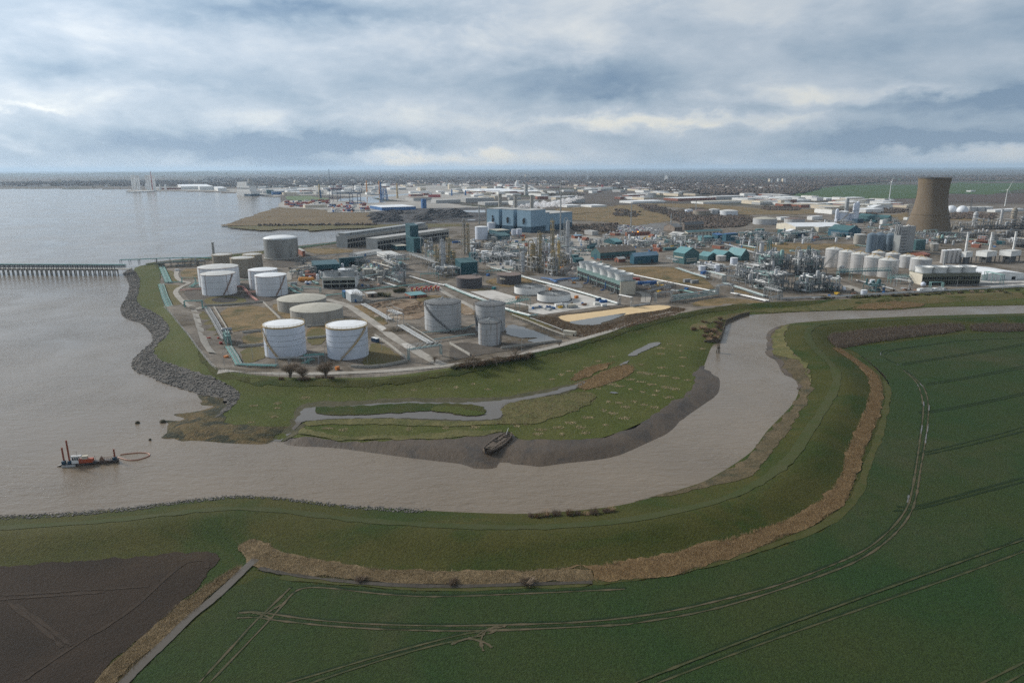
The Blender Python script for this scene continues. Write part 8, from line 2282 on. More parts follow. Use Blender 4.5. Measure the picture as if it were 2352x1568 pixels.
KIT = {}
for nm, cols in (('pallet_stack', (TIMBER, M_TRACK)), ('skip', (YELLOW, BLUEP, RUST)), ('site_cabin', (WHITEP, CREAM, GREYSTEEL)), ('pipe_bundle', (RUST, GREYSTEEL, PALESTEEL)), ('cable_drum', (TIMBER, BLUEP)), ('vessel', (W_DULL, GREYSTEEL, W_WHITE)), ('pipe_run', (GREYSTEEL, PALESTEEL, TEALF)), ('pump_shed', (TEALD, BRICK, GREYSTEEL)), ('steel_frame', (PLANTSTEEL, GREYSTEEL))):
 mb = MB()
 if nm == 'pallet_stack':
  for i in range(5):
   mb.cbox(0, 0, i * .34, 2.6, 2.4, .28, i * .05)
 elif nm == 'skip':
  mb.add([(-1.4, -.9, .1), (1.4, -.9, .1), (1.4, .9, .1), (-1.4, .9, .1), (-2.2, -1.1, 1.7), (2.2, -1.1, 1.7), (2.2, 1.1, 1.7), (-2.2, 1.1, 1.7), (-1.4, -.8, .3), (1.4, -.8, .3), (1.4, .8, .3), (-1.4, .8, .3)], [(0, 3, 2, 1), (0, 1, 5, 4), (1, 2, 6, 5), (2, 3, 7, 6), (3, 0, 4, 7), (8, 9, 10, 11), (4, 5, 9, 8), (5, 6, 10, 9), (6, 7, 11, 10), (7, 4, 8, 11)])
 elif nm == 'site_cabin':
  mb.box(-3.2, 3.2, -1.4, 1.4, .15, 2.8)
  mb.box(-3.3, 3.3, -1.5, 1.5, 2.81, 2.95)
  mb.box(-2, -1, -1.45, -1.41, 1.2, 2.2)
 elif nm == 'pipe_bundle':
  for i in range(9):
   mb.tube([(-4, (i % 4 - 1.5) * .62 + (i // 4) * .3, .32 + (i // 4) * .55), (4, (i % 4 - 1.5) * .62 + (i // 4) * .3, .32 + (i // 4) * .55)], .29, 7)
 elif nm == 'vessel':
  mb.lathe(0, 0, [(.6, 0), (1.5, .8), (1.5, 6), (.9, 6.8), (.1, 7)], 14)
 elif nm == 'pipe_run':
  for i in range(4):
   mb.tube([(-16, i * .8, .4), (-16, i * .8, 1.4), (16, i * .8, 1.4), (16, i * .8 + 3, 1.4), (16, i * .8 + 3, .3)], .24, 6)
  for i in range(9):
   mb.box(-15.2 + i * 3.8, -15 + i * 3.8, -.4, 2.8, 0, 1.15)
 elif nm == 'pump_shed':
  mb.box(-5, 5, -3, 3, 0, 3.4)
  mb.gable(-5, 5, -3, 3, 3.42, 4.8, 'x')
 elif nm == 'steel_frame':
  for x in (-5, 0, 5):
   for y in (-3, 3):
    mb.box(x - .15, x + .15, y - .15, y + .15, 0, 9)
  for z in (3, 6, 9):
   for y in (-3, 3):
    mb.bar((-5, y, z), (5, y, z), .3)
   for x in (-5, 0, 5):
    mb.bar((x, -3, z), (x, 3, z), .3)
   mb.tube([(-7, -1 + z * .2, z + .6), (7, -1 + z * .2, z + .6)], .35, 6)
  mb.lathe(2.5, 0, [(.2, 3.2), (1.3, 4), (1.3, 8), (.2, 8.8)], 12)
 else:
  mb.tube([(0, -.6, 1.1), (0, -.5, 1.1), (0, -.499, 1.1), (0, .499, 1.1), (0, .5, 1.1), (0, .6, 1.1)], [1.1, 1.1, .6, .6, 1.1, 1.1], 12)
 KIT[nm] = [(mb.mesh(nm, c), c.name.replace('_', ' ')) for c in cols]
for reg, poly, n in (('R3', ((820, 930), (1250, 920), (1900, 870), (2330, 930), (2060, 1030), (1850, 1250), (1200, 1330), (900, 1240), (520, 980)), 190), ('R4', ((60, 890), (600, 870), (900, 960), (1500, 880), (2300, 870), (2300, 960), (1300, 1020), (400, 1060), (60, 960)), 190), ('R5', ((0, 700), (900, 700), (1000, 860), (1600, 900), (2300, 900), (2300, 1000), (1300, 1010), (560, 1000), (100, 930)), 160), ('R2', ((960, 1240), (1600, 1180), (2300, 1150), (2330, 1420), (1760, 1460), (1000, 1440)), 90), ('B4', ((400, 660), (700, 640), (1250, 780), (800, 830), (560, 800)), 22), ('B3', ((1180, 690), (1500, 670), (1900, 700), (1200, 780), (1010, 740)), 16), ('B5', ((0, 860), (560, 860), (900, 850), (1500, 850), (1500, 870), (600, 920), (0, 945)), 26)):
 pl = np.array([xy(at(reg, *p)) for p in poly])
 lo, hi = pl.min(0), pl.max(0)
 Q = RND.uniform(lo, hi, (n * 8, 2))
 for q in [q for q in Q[inside(Q, pl)] if clear_of(*q)][:n]:
  nm = ('pallet_stack', 'skip', 'site_cabin', 'pipe_bundle', 'cable_drum', 'vessel', 'pipe_run', 'pump_shed', 'steel_frame', 'pipe_run', 'steel_frame', 'vessel')[RND.randint(5 if reg[0] == 'B' else 12)]
  me, cn = KIT[nm][RND.randint(len(KIT[nm]))]
  o = bpy.data.objects.new(nm, me)
  COL.objects.link(o)
  o.location = (q[0], q[1], ZG)
  o.rotation_euler = (0, 0, SITE + RND.choice((0, 1.57)) + RND.uniform(-.2, .2))
  w = nm.replace('_', ' ')
  tag(o, w + ' in ' + cn + ' standing about the works yards', w, w + ' about the works, ' + cn)
# lamp posts
mb = MB()
mb.cyl(0, 0, 0, 10, .12, 6, .07)
LP = (mb.mesh('pole', GREYSTEEL), None)
mb = MB()
mb.bar((0, 0, 9.9), (1.5, 0, 10.1), .12)
mb.cbox(1.7, 0, 10.0, .9, .3, .15)
LH = mb.mesh('lamp_head', PALESTEEL)
for r_, x, y in (('B1', 935, 1475), ('B1', 1290, 1380), ('B2', 845, 1415), ('B2', 1025, 1265), ('B1', 70, 215), ('B1', 130, 390), ('B1', 340, 205), ('B2', 1770, 560), ('B2', 320, 1405), ('B3', 320, 470), ('B3', 900, 1330), ('B3', 1180, 1260), ('B4', 280, 820), ('B4', 700, 480), ('B4', 1500, 830), ('B4', 300, 440), ('B5', 250, 860), ('B5', 800, 840), ('B5', 1600, 850), ('R2', 1300, 1180), ('R3', 1100, 1000), ('R4', 420, 1020), ('R4', 930, 1030), ('R5', 560, 1500)):
 t = thing('lamp_post', 'slim grey lamp post beside a works lane', 'lamp post', at(r_, x, y), RND.uniform(0, 6), 'lamp posts about the works')
 for nm, me in (('pole', LP[0]), ('lamp_head', LH)):
  o = bpy.data.objects.new(nm, me)
  COL.objects.link(o)
  o.parent = t
# works fence
for pts, lb in ((T('D', (376, 706), (425, 762), (450, 797), (482, 838), (502, 856), (600, 865), (700, 869), (850, 869), (945, 860), (1010, 849)), 'grey mesh fence along the foot of the tank farm'), (T('B3', (440, 1402), (800, 1350), (1100, 1280), (1400, 1200), (1700, 1140), (2000, 1040), (2195, 980)), 'grey mesh fence along the pale perimeter road')):
 W = dense(smooth_line(Gh(pts), False, 1), 3.0, False)
 Z = H(np.array(W))
 o0 = Vector((W[0][0], W[0][1], 0))
 t = thing('fence', lb, 'fence', o0)
 mb, wr = MB(), MB()
 for i, ((x, y), z) in enumerate(zip(W, Z)):
  mb.bar((x - o0.x, y - o0.y, z), (x - o0.x, y - o0.y, z + 2.4), .09)
 for q in (.6, 1.2, 1.8, 2.3):
  wr.tube([(x - o0.x, y - o0.y, z + q) for (x, y), z in zip(W, Z)], .022, 3)
 mb.build('fence_frame', GREYSTEEL, t)
 wr.build('wire_mesh', GREYSTEEL, t)
for r_, x, y, lb in (('R5', 285, 1500, 'white horizontal gas bottle tank on the gravel by the fence'),):
 P = at(r_, x, y)
 t = thing('gas_tank', lb, 'tank', P, 1.2)
 mb = MB()
 mb.tube([(-4, 0, 2), (-3.6, 0, 2), (-3, 0, 2), (3, 0, 2), (3.6, 0, 2), (4, 0, 2)], [.4, 1.2, 1.6, 1.6, 1.2, .4], 14)
 mb.build('vessel', W_WHITE, t, True)
 mb = MB()
 mb.box(-2, -1.5, -1, 1, 0, .6)
 mb.box(1.5, 2, -1, 1, 0, .6)
 mb.build('saddle', CONCW, t)
for i, (x, y, r, m) in enumerate(((1165, 1395, 3.2, ORANGE), (1205, 1360, 1.6, W_BRIGHT), (1165, 1425, 1.7, W_BRIGHT), (1205, 1425, 1.7, W_BRIGHT))):
 P = at('R2', x, y)
 mb = MB()
 if i == 0:
  mb.tube([(-8, 0, 2.4), (-7, 0, 2.4), (7, 0, 2.4), (8, 0, 2.4)], [.8, 2.2, 2.2, .8], 14)
 else:
  mb.sphere((0, 0, r * .9), r, 14, 8)
 o = mb.build('buoy', m, None, True)
 o.location = P
 tag(o, ('long orange float lying in the grey yard', 'white float behind the orange one', 'white float before the orange one, left of a pair', 'white float before the orange one, right of a pair')[i], 'float')
P = at('R5', 1193, 1452)
mb = MB()
mb.sphere((0, 0, 2.2), 2.3, 16, 9)
o = mb.build('gas_sphere', W_BRIGHT, None, True)
o.location = P
tag(o, 'small white sphere beside the olive cooling tower', 'gas holder')
# ------------------------------------------------------------------ docks, town and country beyond
FARW, FARG, FARC = paint('far_white', (.74, .74, .72), (.6, .58, .54), .2), paint('far_grey', (.40, .40, .39), (.3, .29, .28), .3), paint('far_cream', (.60, .52, .40), (.5, .42, .3), .3)
ROOFS = [FARW, FARG, R_BEIGE, R_WHITE, GREYROOF]
FB = [('R3', (300, 498), 240, 580, 462, 'pale grey warehouse with a gable end at the coal yard edge', FARG, GREYROOF), ('R3', (640, 490), 575, 965, 440, 'long grey warehouse beyond the coal yard', FARG, GREYROOF), ('R3', (860, 522), 778, 1190, 490, 'low grey shed right behind the first chimney', FARG, GREYROOF), ('R3', (1180, 520), 1130, 1480, 470, 'pale shed between two of the chimneys', FARW, R_BEIGE), ('R3', (40, 470), -60, 250, 435, 'brown roofed dock shed by the blue hopper', FARG, BROWNROOF), ('R3', (640, 366), 600, 946, 352, 'long white shed with a red end stripe among the docks', FARW, R_WHITE), ('R3', (980, 386), 480, 1590, 370, 'longest white roofed shed across the middle docks', FARC, R_WHITE), ('R3', (450, 340), 433, 499, 280, 'square tan block on the dock skyline', FARC, FARC), ('R3', (120, 355), 85, 182, 318, 'tan dock building beside the square tan block', FARC, R_BEIGE), ('R3', (1640, 500), 1620, 2010, 460, 'grey shed wreathed by the drifting steam', FARG, GREYROOF),
  ('R3', (1800, 545), 1700, 1960, 522, 'long white low roof like a glasshouse beyond the brown field', FARW, R_WHITE), ('R3', (2080, 545), 1960, 2255, 524, 'second long white glasshouse roof beyond the brown field', FARW, R_WHITE), ('R4', (200, 500), 50, 580, 478, 'brilliant white low roof beyond the brown grass', FARW, R_WHITE), ('R3', (2080, 345), 2055, 2330, 322, 'white roofed factory near the red drum', FARW, R_WHITE), ('R4', (720, 470), 555, 1155, 442, 'red brick factory with a wide white ridged roof', BRICK, R_WHITE), ('R4', (1160, 455), 1080, 1470, 420, 'pale grey factory behind the red brick one', FARG, R_WHITE), ('R4', (1010, 505), 870, 1450, 482, 'pale low warehouse before the red brick factory', FARW, R_BEIGE), ('R4', (1560, 470), 1340, 2000, 445, 'long white warehouse with a dark door strip', FARW, R_WHITE), ('R4', (2000, 485), 1880, 2240, 462, 'white shed at the edge of the green field', FARW, R_WHITE), ('R4', (1900, 525), 1880, 1940, 462, 'square brown block above the thicket', FARC, BROWNROOF), ('R4', (1600, 490), 1500, 1680, 470, 'maroon shed with a pale roof in the far factories', BRICK, GREYROOF),
  ('R5', (80, 460), -150, 230, 442, 'white shed line beneath the green field', FARW, R_WHITE), ('R5', (330, 458), 200, 520, 436, 'white low roof beside the wind turbine foot', FARW, R_WHITE), ('R5', (700, 475), 590, 830, 452, 'pale blue roofed shed by the wind turbine', SKYB, R_WHITE), ('R5', (100, 530), -20, 220, 500, 'teal and white shed behind the gas columns', TEALD, R_WHITE), ('R5', (1020, 530), 985, 1090, 512, 'cream shed against the cooling tower flank', FARC, R_BEIGE), ('R5', (2020, 600), 1925, 2352, 575, 'long pale low shed before the tall turbine', FARW, R_WHITE), ('R5', (1740, 366), 1690, 1795, 352, 'white farm shed alone in the green fields', FARW, R_WHITE), ('R4', (1900, 690), 1870, 2000, 660, 'white long hut by the wide brown tank', FARW, R_WHITE), ('R4', (2260, 690), 2200, 2380, 650, 'white canopy building beside the wide brown tank', FARW, R_WHITE), ('R3', (2090, 865), 2000, 2140, 820, 'grey pitched store behind the maroon hut', FARG, GREYROOF),
  ('R2', (2030, 582), 1893, 2420, 545, 'blue walled dock warehouse with a white roof', BLUEP, R_WHITE), ('R3', (145, 555), 130, 165, 450, 'bright blue hopper tower at the coal yard', BLUEP, BLUEP), ('R2', (1150, 552), 1125, 1400, 518, 'pale walled dock shed in front of the containers', FARC, GREYROOF), ('R2', (150, 358), 98, 250, 322, 'bright white dock shed on the estuary edge', FARW, R_WHITE), ('R2', (715, 392), 705, 790, 345, 'teal framed port building beside the ferry', TEALD, TEALD), ('R2', (775, 400), 765, 905, 362, 'blue and cream port building by the ferry quay', BLUEP, R_BEIGE), ('R2', (900, 402), 880, 1060, 375, 'tan port shed along the ferry quay', FARC, R_BEIGE), ('R2', (1110, 365), 1060, 1200, 338, 'white port shed behind the container cranes', FARW, R_WHITE), ('R2', (1945, 345), 1938, 2010, 298, 'white gabled dock shed behind the blue crane', FARW, R_WHITE), ('R2', (1030, 272), 1018, 1072, 238, 'pinkish tower block on the far town skyline', FARC, FARC), ('R1', (2080, 340), 1960, 2380, 305, 'very long white factory by the turbine towers', FARW, R_WHITE), ('R2', (-60, 345), -200, 100, 305, 'long white factory end near the ferry', FARW, R_WHITE)]
for b in FB:
 bld(b[0], b[1], b[2], b[3], b[4], 'warehouse', b[5], 'building', b[6], b[7], 'flat', group='buildings of the docks and far estates', min_l=12)
for i, (r_, x, yb, yt, w) in enumerate((('R3', 1327, 195, 165, 18), ('R3', 2037, 225, 163, 26), ('R4', 588, 236, 180, 34), ('R4', 1770, 262, 218, 18), ('R4', 1790, 262, 218, 14), ('R4', 1868, 258, 215, 18), ('R4', 1922, 266, 216, 14), ('R4', 1943, 268, 218, 16), ('R1', 2242, 258, 228, 22), ('R1', 690, 268, 222, 34), ('R1', 10, 298, 268, 14), ('R1', 74, 288, 266, 14))):
 P = at(r_, x, yb)
 k = RG[r_][2] * depth(P) / FPX
 h = rise(P, T1(r_, 0, yt)[1])
 t = thing('tower_block', 'pale tower block standing out of the far town', 'tower block', P, SITE + i, 'far tower blocks')
 mb = MB()
 mb.box(-w * k / 2, w * k / 2, -8, 8, 0, h)
 mb.build('wall', FARW if i % 3 else FARC, t)
 mb = MB()
 mb.box(-w * k / 4, w * k / 4, -4, 4, h + .1, h + 4)
 mb.build('roof', FARG, t)
# random estates: sheds, then terraces
U_ = random.Random(3)
def strew(polys, counts, size, label, group, name, cat, walls, roofs, gable=False):
 for p, n in zip(polys, counts):
  lo, hi = np.min(p, 0), np.max(p, 0)
  k = 0
  while k < n:
   x, y = U_.uniform(lo[0], hi[0]), U_.uniform(lo[1], hi[1])
   if not inside([(x, y)], p)[0]:
    continue
   k += 1
   P = G(x, y, 1.5)
   if inside([xy(P)], WPOLY)[0]:
    continue
   l, w, h = (U_.uniform(*s) for s in size)
   t = thing(name, label, cat, P, SITE + U_.choice((0, math.pi / 2)) + U_.uniform(-.2, .2), group)
   mb = MB()
   mb.box(-l / 2, l / 2, -w / 2, w / 2, 0, h)
   mb.build('wall', U_.choice(walls), t)
   mb = MB()
   if gable:
    mb.gable(-l / 2, l / 2, -w / 2, w / 2, h, h + 3, 'x')
   else:
    mb.box(-l / 2 - .3, l / 2 + .3, -w / 2 - .3, w / 2 + .3, h + .05, h + .6)
   mb.build('roof', U_.choice(roofs), t)
strew([T('R2', (-600, 320), (0, 330), (500, 310), (1200, 300), (2352, 270), (2352, 330), (1900, 400), (1300, 390), (700, 400), (560, 380), (300, 340), (-600, 345)), T('R3', (0, 275), (1000, 265), (2352, 300), (2352, 350), (1900, 470), (1200, 460), (0, 430)), T('R4', (0, 330), (600, 330), (1000, 400), (500, 450), (0, 470)), T('R4', (1500, 400), (2352, 440), (2352, 560), (1900, 540), (1500, 500)), T('R5', (0, 450), (900, 470), (1000, 560), (500, 620), (0, 640))], [95, 75, 26, 30, 30], ((25, 110), (16, 45), (6, 11)), 'pale flat-roofed shed among the distant docks and estates', 'strewn far sheds', 'warehouse', 'building', [FARW, FARG, FARC, FARW, BRICK], ROOFS)
TERR = paint('terrace_brick', (.30, .15, .10), (.4, .3, .22), .3)
strew([T('R3', (0, 235), (2352, 250), (2352, 310), (1000, 300), (0, 290)), T('R4', (0, 245), (700, 260), (700, 340), (0, 340)), T('R4', (800, 270), (2000, 280), (2000, 360), (800, 380)), T('R2', (0, 250), (2352, 230), (2352, 280), (0, 300)), T('R1', (0, 290), (1500, 300), (1500, 318), (0, 322))], [120, 50, 60, 50, 20], ((30, 70), (9, 12), (5.5, 7)), 'terrace of houses in the distant suburbs, sunlight given by mostly pale walls', 'far brick terraces', 'terrace', 'houses', [FARC, FARW, TERR, FARW], [BROWNROOF, R_BROWN, GREYROOF, R_BROWN], True)  # mostly white and cream walls: sunlight on the town put into their colour
# woods and hedges that read as one mass
WOOD = ground_mat('wood_mass', (.075, .064, .052), (.14, .105, .085), .006, fine=.4, fs=.05)
def wood(polys, counts, s0, s1, label):
 mb = MB()
 vs, fs, n = [], [], 0
 for p, c in zip(polys, counts):
  A = np.array([xy(at('D', *q)) for q in p])
  px = np.array(p)
  lo, hi = px.min(0), px.max(0)
  Q = RND.uniform(lo, hi, (c * 3, 2))
  Q = Q[inside(Q, px)][:c]
  for q in Q:
   P = G(q[0], q[1], 1.5)
   if inside([xy(P)], WPOLY)[0]:
    continue
   s = RND.uniform(s0, s1)
   for k in range(3):
    c_ = (P.x + RND.normal(0, s), P.y + RND.normal(0, s))
    h, w = s * RND.uniform(.6, 1.2), s * RND.uniform(.5, 1.1)
    b = RND.uniform(0, 6.28)
    ring = [(c_[0] + w * math.cos(b + 1.257 * i) * RND.uniform(.7, 1.2), c_[1] + w * math.sin(b + 1.257 * i) * RND.uniform(.7, 1.2), 1.5 + h * RND.uniform(.3, .6)) for i in range(5)]
    vs += ring + [(c_[0], c_[1], 1.5 + h)] + [(r[0] * .4 + c_[0] * .6, r[1] * .4 + c_[1] * .6, 1) for r in ring]
    for i in range(5):
     j = (i + 1) % 5
     fs += [(n + i, n + j, n + 5), (n + i, n + 6 + i, n + 6 + j, n + j)]
    n += 11
 mb.add(vs, fs)
 tag(mb.build('woods', WOOD), label, 'woods', kind='stuff')
wood([T('R1', (-300, 300), (1500, 300), (1900, 300), (2352, 290), (2352, 240), (1200, 240), (0, 260)), T('R2', (0, 300), (900, 320), (2352, 280), (2352, 190), (0, 200)), T('R3', (0, 200), (2352, 190), (2352, 300), (1200, 290), (0, 270)), T('R4', (0, 185), (2352, 190), (2352, 340), (2000, 400), (700, 395), (0, 320)), T('R5', (0, 190), (2500, 180), (2500, 240), (1000, 240), (300, 290), (0, 300))], [1100, 1300, 1300, 2400, 1400], 6, 14, 'dark winter woods, gardens and hedges of the far plain')
wood([T('R4', (620, 640), (900, 560), (1420, 640), (1560, 690), (1450, 770), (1040, 780), (700, 700)), T('R4', (240, 520), (420, 520), (720, 600), (650, 640), (400, 585)), T('R4', (1690, 540), (2100, 530), (2100, 580), (1720, 575)), T('R5', (0, 540), (700, 560), (1000, 560), (1020, 600), (300, 640), (0, 600)), T('R5', (1430, 600), (2000, 620), (2000, 680), (1450, 680)), T('R3', (1750, 760), (2352, 740), (2352, 830), (2000, 830)), T('R2', (600, 750), (1930, 740), (1930, 752), (600, 757)), T('R4', (0, 560), (260, 590), (250, 660), (0, 640)), T('R3', (1150, 330), (2000, 380), (1950, 440), (1750, 440), (1200, 340))], [900, 160, 200, 260, 200, 260, 60, 90, 120], 2, 5, 'bare brown thickets between the works and the far factories')
# white turbine towers stood on the quay, with a red crane
for i, (x, yb, yt, w) in enumerate(((1530, 343, 172, 16), (1548, 343, 174, 14), (1562, 343, 176, 10), (1588, 345, 174, 13), (1606, 345, 174, 13), (1695, 346, 172, 15), (1715, 346, 172, 17), (1735, 346, 174, 10), (1768, 346, 172, 13), (1784, 346, 174, 15), (1678, 335, 268, 9), (1838, 346, 276, 12), (1895, 345, 280, 8), (1908, 345, 280, 8))):
 chimney('R1', x, yb, yt, w * 1.3, 'white turbine tower section standing upright on the quay' if i < 10 else 'short white tube standing on the quay by the tall towers', paint('tower_white', (.88, .88, .86), None, .1), 1.0, group='turbine towers on the quay', name='turbine_tower', cat='tower', ladder=False, rings=0)
bld('R1', (1806, 358), 1505, 1812, 350, 'quay', 'low white quay carrying the turbine towers', 'quay', FARW, FARW, ang=170, min_l=30)
lattice_tower('R1', 1752, 345, 130, 7, 'thin red crane among the white turbine towers', REDP, .6, 'crane', 'crane', bars=.9)
# ferry
P, Q = G(*T1('R2', 372, 408), 0), G(*T1('R2', 530, 414), 0)
a, L = local(P, Q)
k = L / 158
t = thing('ferry', 'big white passenger ferry with a navy hull moored at the port', 'ship', P, a)
mb = MB()
mb.box(-8 * k, 158 * k, 0, 60 * k, 0, 28 * k)
mb.build('hull', FARW, t)
mb = MB()
mb.box(80 * k, 159 * k, -.6, 60 * k, 0, 12 * k)
mb.build('boot_topping', NAVY, t)
for z0, z1, x0, x1, m in ((28, 62, -6, 140, FARW), (62, 84, 4, 110, FARW)):
 mb = MB()
 mb.box(x0 * k, x1 * k, 4 * k, 52 * k, z0 * k + .1, z1 * k)
 mb.build('deck_house', m, t)
mb = MB()
mb.box(110 * k, 125 * k, 15 * k, 40 * k, 62 * k, 105 * k)
mb.build('funnel', FARG, t)
mb = MB()
mb.box(-2 * k, 136 * k, 3.4 * k, 3.9 * k, 44 * k, 48 * k)
mb.build('window', GLASS, t)
bld('R2', (700, 412), 285, (780, 408), 402, 'quay', 'low dark timber quay beside the ferry', 'quay', TIMBER, FARG, left=(560, 400), min_l=14)
for i, (x, yb, yt, l, m, lb) in enumerate(((1590, 388, 330, 130, FARW, 'white ship behind the container cranes'), (1650, 505, 470, 190, BLUEP, 'dark blue cargo ship under the container cranes'), (1900, 408, 375, 160, FARW, 'white and navy ship in the dock basin'))):
 P = G(*T1('R2', x, yb), 0)
 k = RG['R2'][2] * depth(P) / FPX
 t = thing('ship', lb, 'ship', P, .25)
 mb = MB()
 mb.add([(0, 0, 0), (l * k, 0, 0), (l * k * 1.08, 9, (yb - yt) * .35 * k), (l * k, 18, 0), (0, 18, 0), (0, 0, (yb - yt) * .35 * k), (l * k, 0, (yb - yt) * .35 * k), (l * k, 18, (yb - yt) * .35 * k), (0, 18, (yb - yt) * .35 * k)], [(0, 1, 6, 5), (1, 2, 6), (1, 3, 2), (3, 7, 2), (3, 4, 8, 7), (0, 5, 8, 4), (5, 6, 2, 7, 8)])
 mb.build('hull', m if i != 2 else NAVY, t)
 mb = MB()
 mb.box(l * k * .05, l * k * (.7 if i == 0 else .3), 2, 16, (yb - yt) * .36 * k, (yb - yt) * k)
 mb.build('deck_house', FARW, t)
P = at('R3', 210, 430)
k = RG['R3'][2] * depth(P) / FPX
t = thing('ship', 'red hulled cargo ship in the far dock', 'ship', P, .1)
mb = MB()
mb.box(0, 140 * k, 0, 16, 0, 30 * k)
mb.build('hull', REDP, t)
mb = MB()
mb.box(5 * k, 40 * k, 2, 14, 30 * k, 62 * k)
mb.build('deck_house', FARW, t)
# cranes
CRM = paint('crane_navy', (.045, .06, .12), (.1, .06, .06), .3)
for i, (x, yb, yp, yt) in enumerate(((1432, 482, 352, 262), (1520, 482, 352, 265), (1660, 505, 392, 272), (1752, 505, 392, 280))):
 P = at('R2', x, yb)
 k = RG['R2'][2] * depth(P) / FPX
 hp, ht = rise(P, T1('R2', 0, yp)[1]), rise(P, T1('R2', 0, yt)[1])
 t = thing('container_crane', 'dark blue container crane with its boom raised, %s of four on the dock' % ('first', 'second', 'third', 'last')[i], 'crane', P, .25)
 for a_, b_ in ((0, 0), (38, 0), (0, 50), (38, 50)):
  mb = MB()
  mb.bar((a_ * k, b_ * k, 0), (a_ * k * .9 + 2 * k, b_ * k, hp), 5 * k)
  mb.build('leg', CRM, t)
 mb = MB()
 for z in (.35, 1):
  for y in (0, 50):
   mb.bar((0, y * k, hp * z), (38 * k, y * k, hp * z), 5 * k)
  for x_ in (0, 38):
   mb.bar((x_ * k, 0, hp * z), (x_ * k, 50 * k, hp * z), 5 * k)
 mb.bar((-30 * k, 25 * k, hp + 4), (60 * k, 25 * k, hp + 4), 9 * k)
 mb.build('frame', CRM, t)
 mb = MB()
 mb.bar((46 * k, 25 * k, hp + 4), (66 * k, 25 * k, ht), 6 * k)
 mb.bar((20 * k, 25 * k, hp), (36 * k, 25 * k, hp + (ht - hp) * .55), 4 * k)
 mb.bar((36 * k, 25 * k, hp + (ht - hp) * .55), (62 * k, 25 * k, hp + (ht - hp) * .85), 2 * k)
 mb.build('boom', CRM, t)
for r_, x, yb, yt, w, m, lb in (('R2', 1318, 440, 278, 12, OCHRE, 'thin ochre dock crane left of the container cranes'), ('R2', 1857, 370, 238, 10, ORANGE, 'thin orange crane beyond the container cranes'), ('R2', 2003, 400, 240, 8, ORANGE, 'thin orange jib behind the blue dock crane'), ('R2', 2022, 460, 258, 16, BLUEP, 'pale blue dock crane beside the basin'), ('R2', 2065, 465, 330, 60, BLUEP, 'broad blue ship loader beside the basin'), ('R2', 2208, 440, 268, 14, OCHRE, 'yellow grey dock crane by the red brick shed'), ('R3', 480, 410, 340, 10, BLUEP, 'small blue and yellow crane behind the grey sheds'), ('R3', 637, 405, 350, 12, BLUEP, 'small blue crane beside the grey shed roofs'), ('R2', 1430, 260, 102, 5, DARKSTEEL, 'tall thin mast far off on the town skyline'), ('R2', 1326, 440, 345, 18, BLUEP, 'blue crane base near the green flat roof')):
 lattice_tower(r_, x, yb, yt, w, lb, m, .5, 'crane', 'crane', bars=1.6)
t, Lx, Ly, h = bld('R3', (1322, 405), 1310, 1352, 285, 'silo_tower', 'tall concrete silo tower with a long sloping conveyor', 'tower', FARG, FARG, min_l=12)
mb = MB()
p0 = t.location
q = at('R3', 1590, 412)
rz = -t.rotation_euler.z
d = q - p0
mb.bar((Lx, 0, h * .95), (d.x * math.cos(rz) - d.y * math.sin(rz), d.x * math.sin(rz) + d.y * math.cos(rz), 2), 4)
mb.build('conveyor', FARW, t)
heap('R3', 1228, 300, 16, 16, 34, FARW, 'bright white stockpile peak in the far docks', jag=.1)
chimney('R3', 2208, 318, 285, 22, 'red drum stack in the far estates', REDP, name='tank', cat='tank', ladder=False, rings=0)
# containers in the port
for i in range(150):
 x, y = (U_.uniform(930, 1130), U_.uniform(480, 540)) if i < 50 else ((U_.uniform(1130, 1420), U_.uniform(468, 510)) if i < 85 else (U_.uniform(1430, 1880), U_.uniform(500, 598)))
 c = U_.choice(['red', 'red', 'maroon', 'blue', 'white', 'orange', 'grey', 'navy'])
 place_container(at('R2', x, y), SITE + U_.choice((0, 0, math.pi / 2)), c, c + ' container stacked in the distant port yard', 'port containers, ' + c, (2.0, 1.0, U_.choice((1, 2, 2))), False)
def wind_turbine(r_, x, yb, yh, bl, label, rot):
 P = at(r_, x, yb)
 h = rise(P, T1(r_, 0, yh)[1])
 k = RG[r_][2] * depth(P) / FPX
 t = thing('wind_turbine', label, 'wind turbine', P, face_cam(P) + .6)
 mb = MB()
 mb.cyl(0, 0, 0, h, 5.5 * k, 14, 3 * k)
 mb.build('tower', WHITEP, t, True)
 mb = MB()
 mb.box(-8 * k, 10 * k, -3.5 * k, 3.5 * k, h, h + 8 * k)
 mb.build('nacelle', WHITEP, t)
 for i in range(3):
  a = rot + i * 2.094
  mb = MB()
  e = Vector((0, math.sin(a), math.cos(a)))
  mb.tube([Vector((11 * k, 0, h + 4 * k)), Vector((11 * k, 0, h + 4 * k)) + e * bl * .25 * k, Vector((11 * k, 0, h + 4 * k)) + e * bl * k], [1.6 * k, 2.4 * k, .5 * k], 6)
  mb.build('blade', WHITEP, t)
wind_turbine('R5', 806, 450, 255, 62, 'white wind turbine standing at the edge of the green fields', .15)
wind_turbine('R5', 2132, 530, 346, 110, 'tall white wind turbine near the works edge', .35)
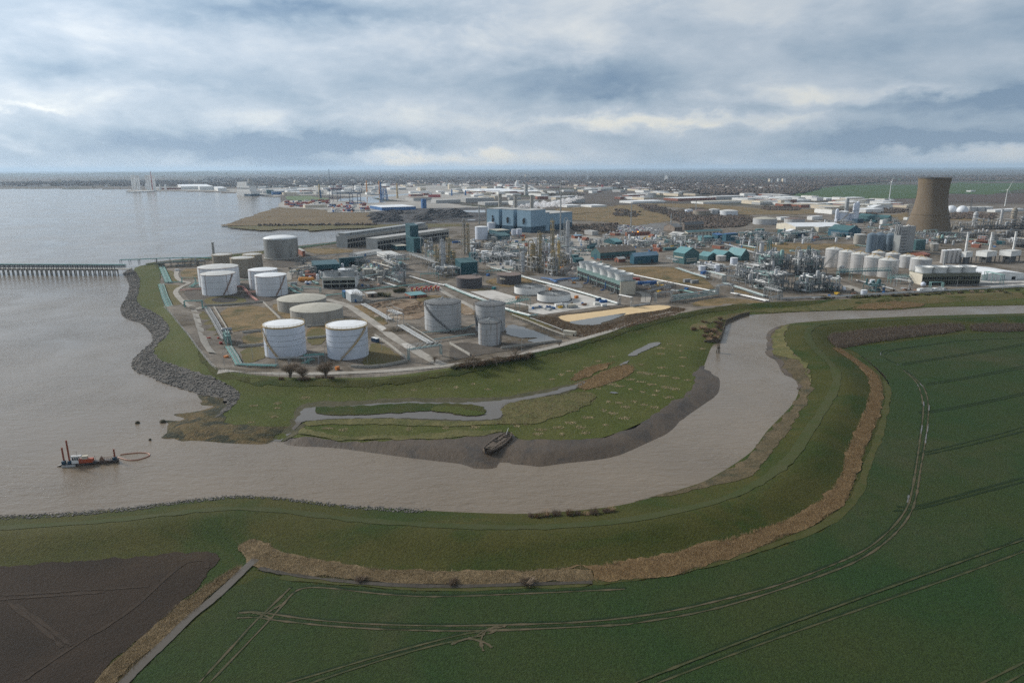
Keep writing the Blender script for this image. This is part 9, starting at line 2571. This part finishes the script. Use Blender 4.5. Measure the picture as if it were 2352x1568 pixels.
# steam drifting off the power station roof
m = bpy.data.materials.new('steam_air')
m.use_nodes = True
k = NT(m.node_tree)
out = k.n('ShaderNodeOutputMaterial')
v = k.n('ShaderNodeVolumePrincipled')
v.inputs['Color'].default_value = (.98, .98, 1, 1)
v.inputs['Density'].default_value = .11
k.put(out.inputs['Volume'], v.outputs[0])
def puffs(path, label, n):
 W = []
 for r_, x, y, yz, w in path:
  P = at(r_, x, y)
  z = rise(P, T1(r_, 0, yz)[1])
  W.append((P.x, P.y, z, w * RG[r_][2] * depth(P) / FPX))
 W = np.array(W)
 mb = MB()
 for i in range(n):
  f = (i / n) * (len(W) - 1)
  j = int(f)
  q = W[j] + (W[min(j + 1, len(W) - 1)] - W[j]) * (f - j)
  r = q[3] * RND.uniform(.5, 1.0)
  mb.sphere((q[0] + RND.normal(0, q[3] * .4), q[1] + RND.normal(0, q[3] * .4), q[2] + RND.normal(0, q[3] * .35)), r, 9, 6, .8)
 o = mb.build('steam', m)
 tag(o, label, 'steam', kind='stuff')
puffs([('R3', 965, 640, 540, 5), ('R3', 1150, 640, 540, 12), ('R3', 1290, 640, 520, 26), ('R3', 1450, 640, 510, 34), ('R3', 1650, 620, 500, 40), ('R3', 1850, 600, 450, 30), ('R3', 1980, 590, 415, 18)], 'white steam drifting from the power station roof towards the tall mast', 150)
puffs([('R2', 1640, 1260, 1225, 4), ('R2', 1660, 1260, 1195, 8), ('R2', 1655, 1260, 1170, 6)], 'thin wisp of steam over the squat white tank', 10)
# ------------------------------------------------------------------ haze in the air
def haze():
 m = bpy.data.materials.new('haze_air')
 m.use_nodes = True
 k = NT(m.node_tree)
 out = k.n('ShaderNodeOutputMaterial')
 v = k.n('ShaderNodeVolumePrincipled')
 v.inputs['Color'].default_value = (.60, .79, 1.0, 1)
 v.inputs['Density'].default_value = 0.00004
 v.inputs['Anisotropy'].default_value = 0.2
 k.put(out.inputs['Volume'], v.outputs[0])
 mb = MB()
 mb.box(-45000, 45000, -3000, 45000, -6, 205)
 tag(mb.build('haze', m), 'thin blue haze over the whole landscape', 'haze', kind='stuff')
haze()
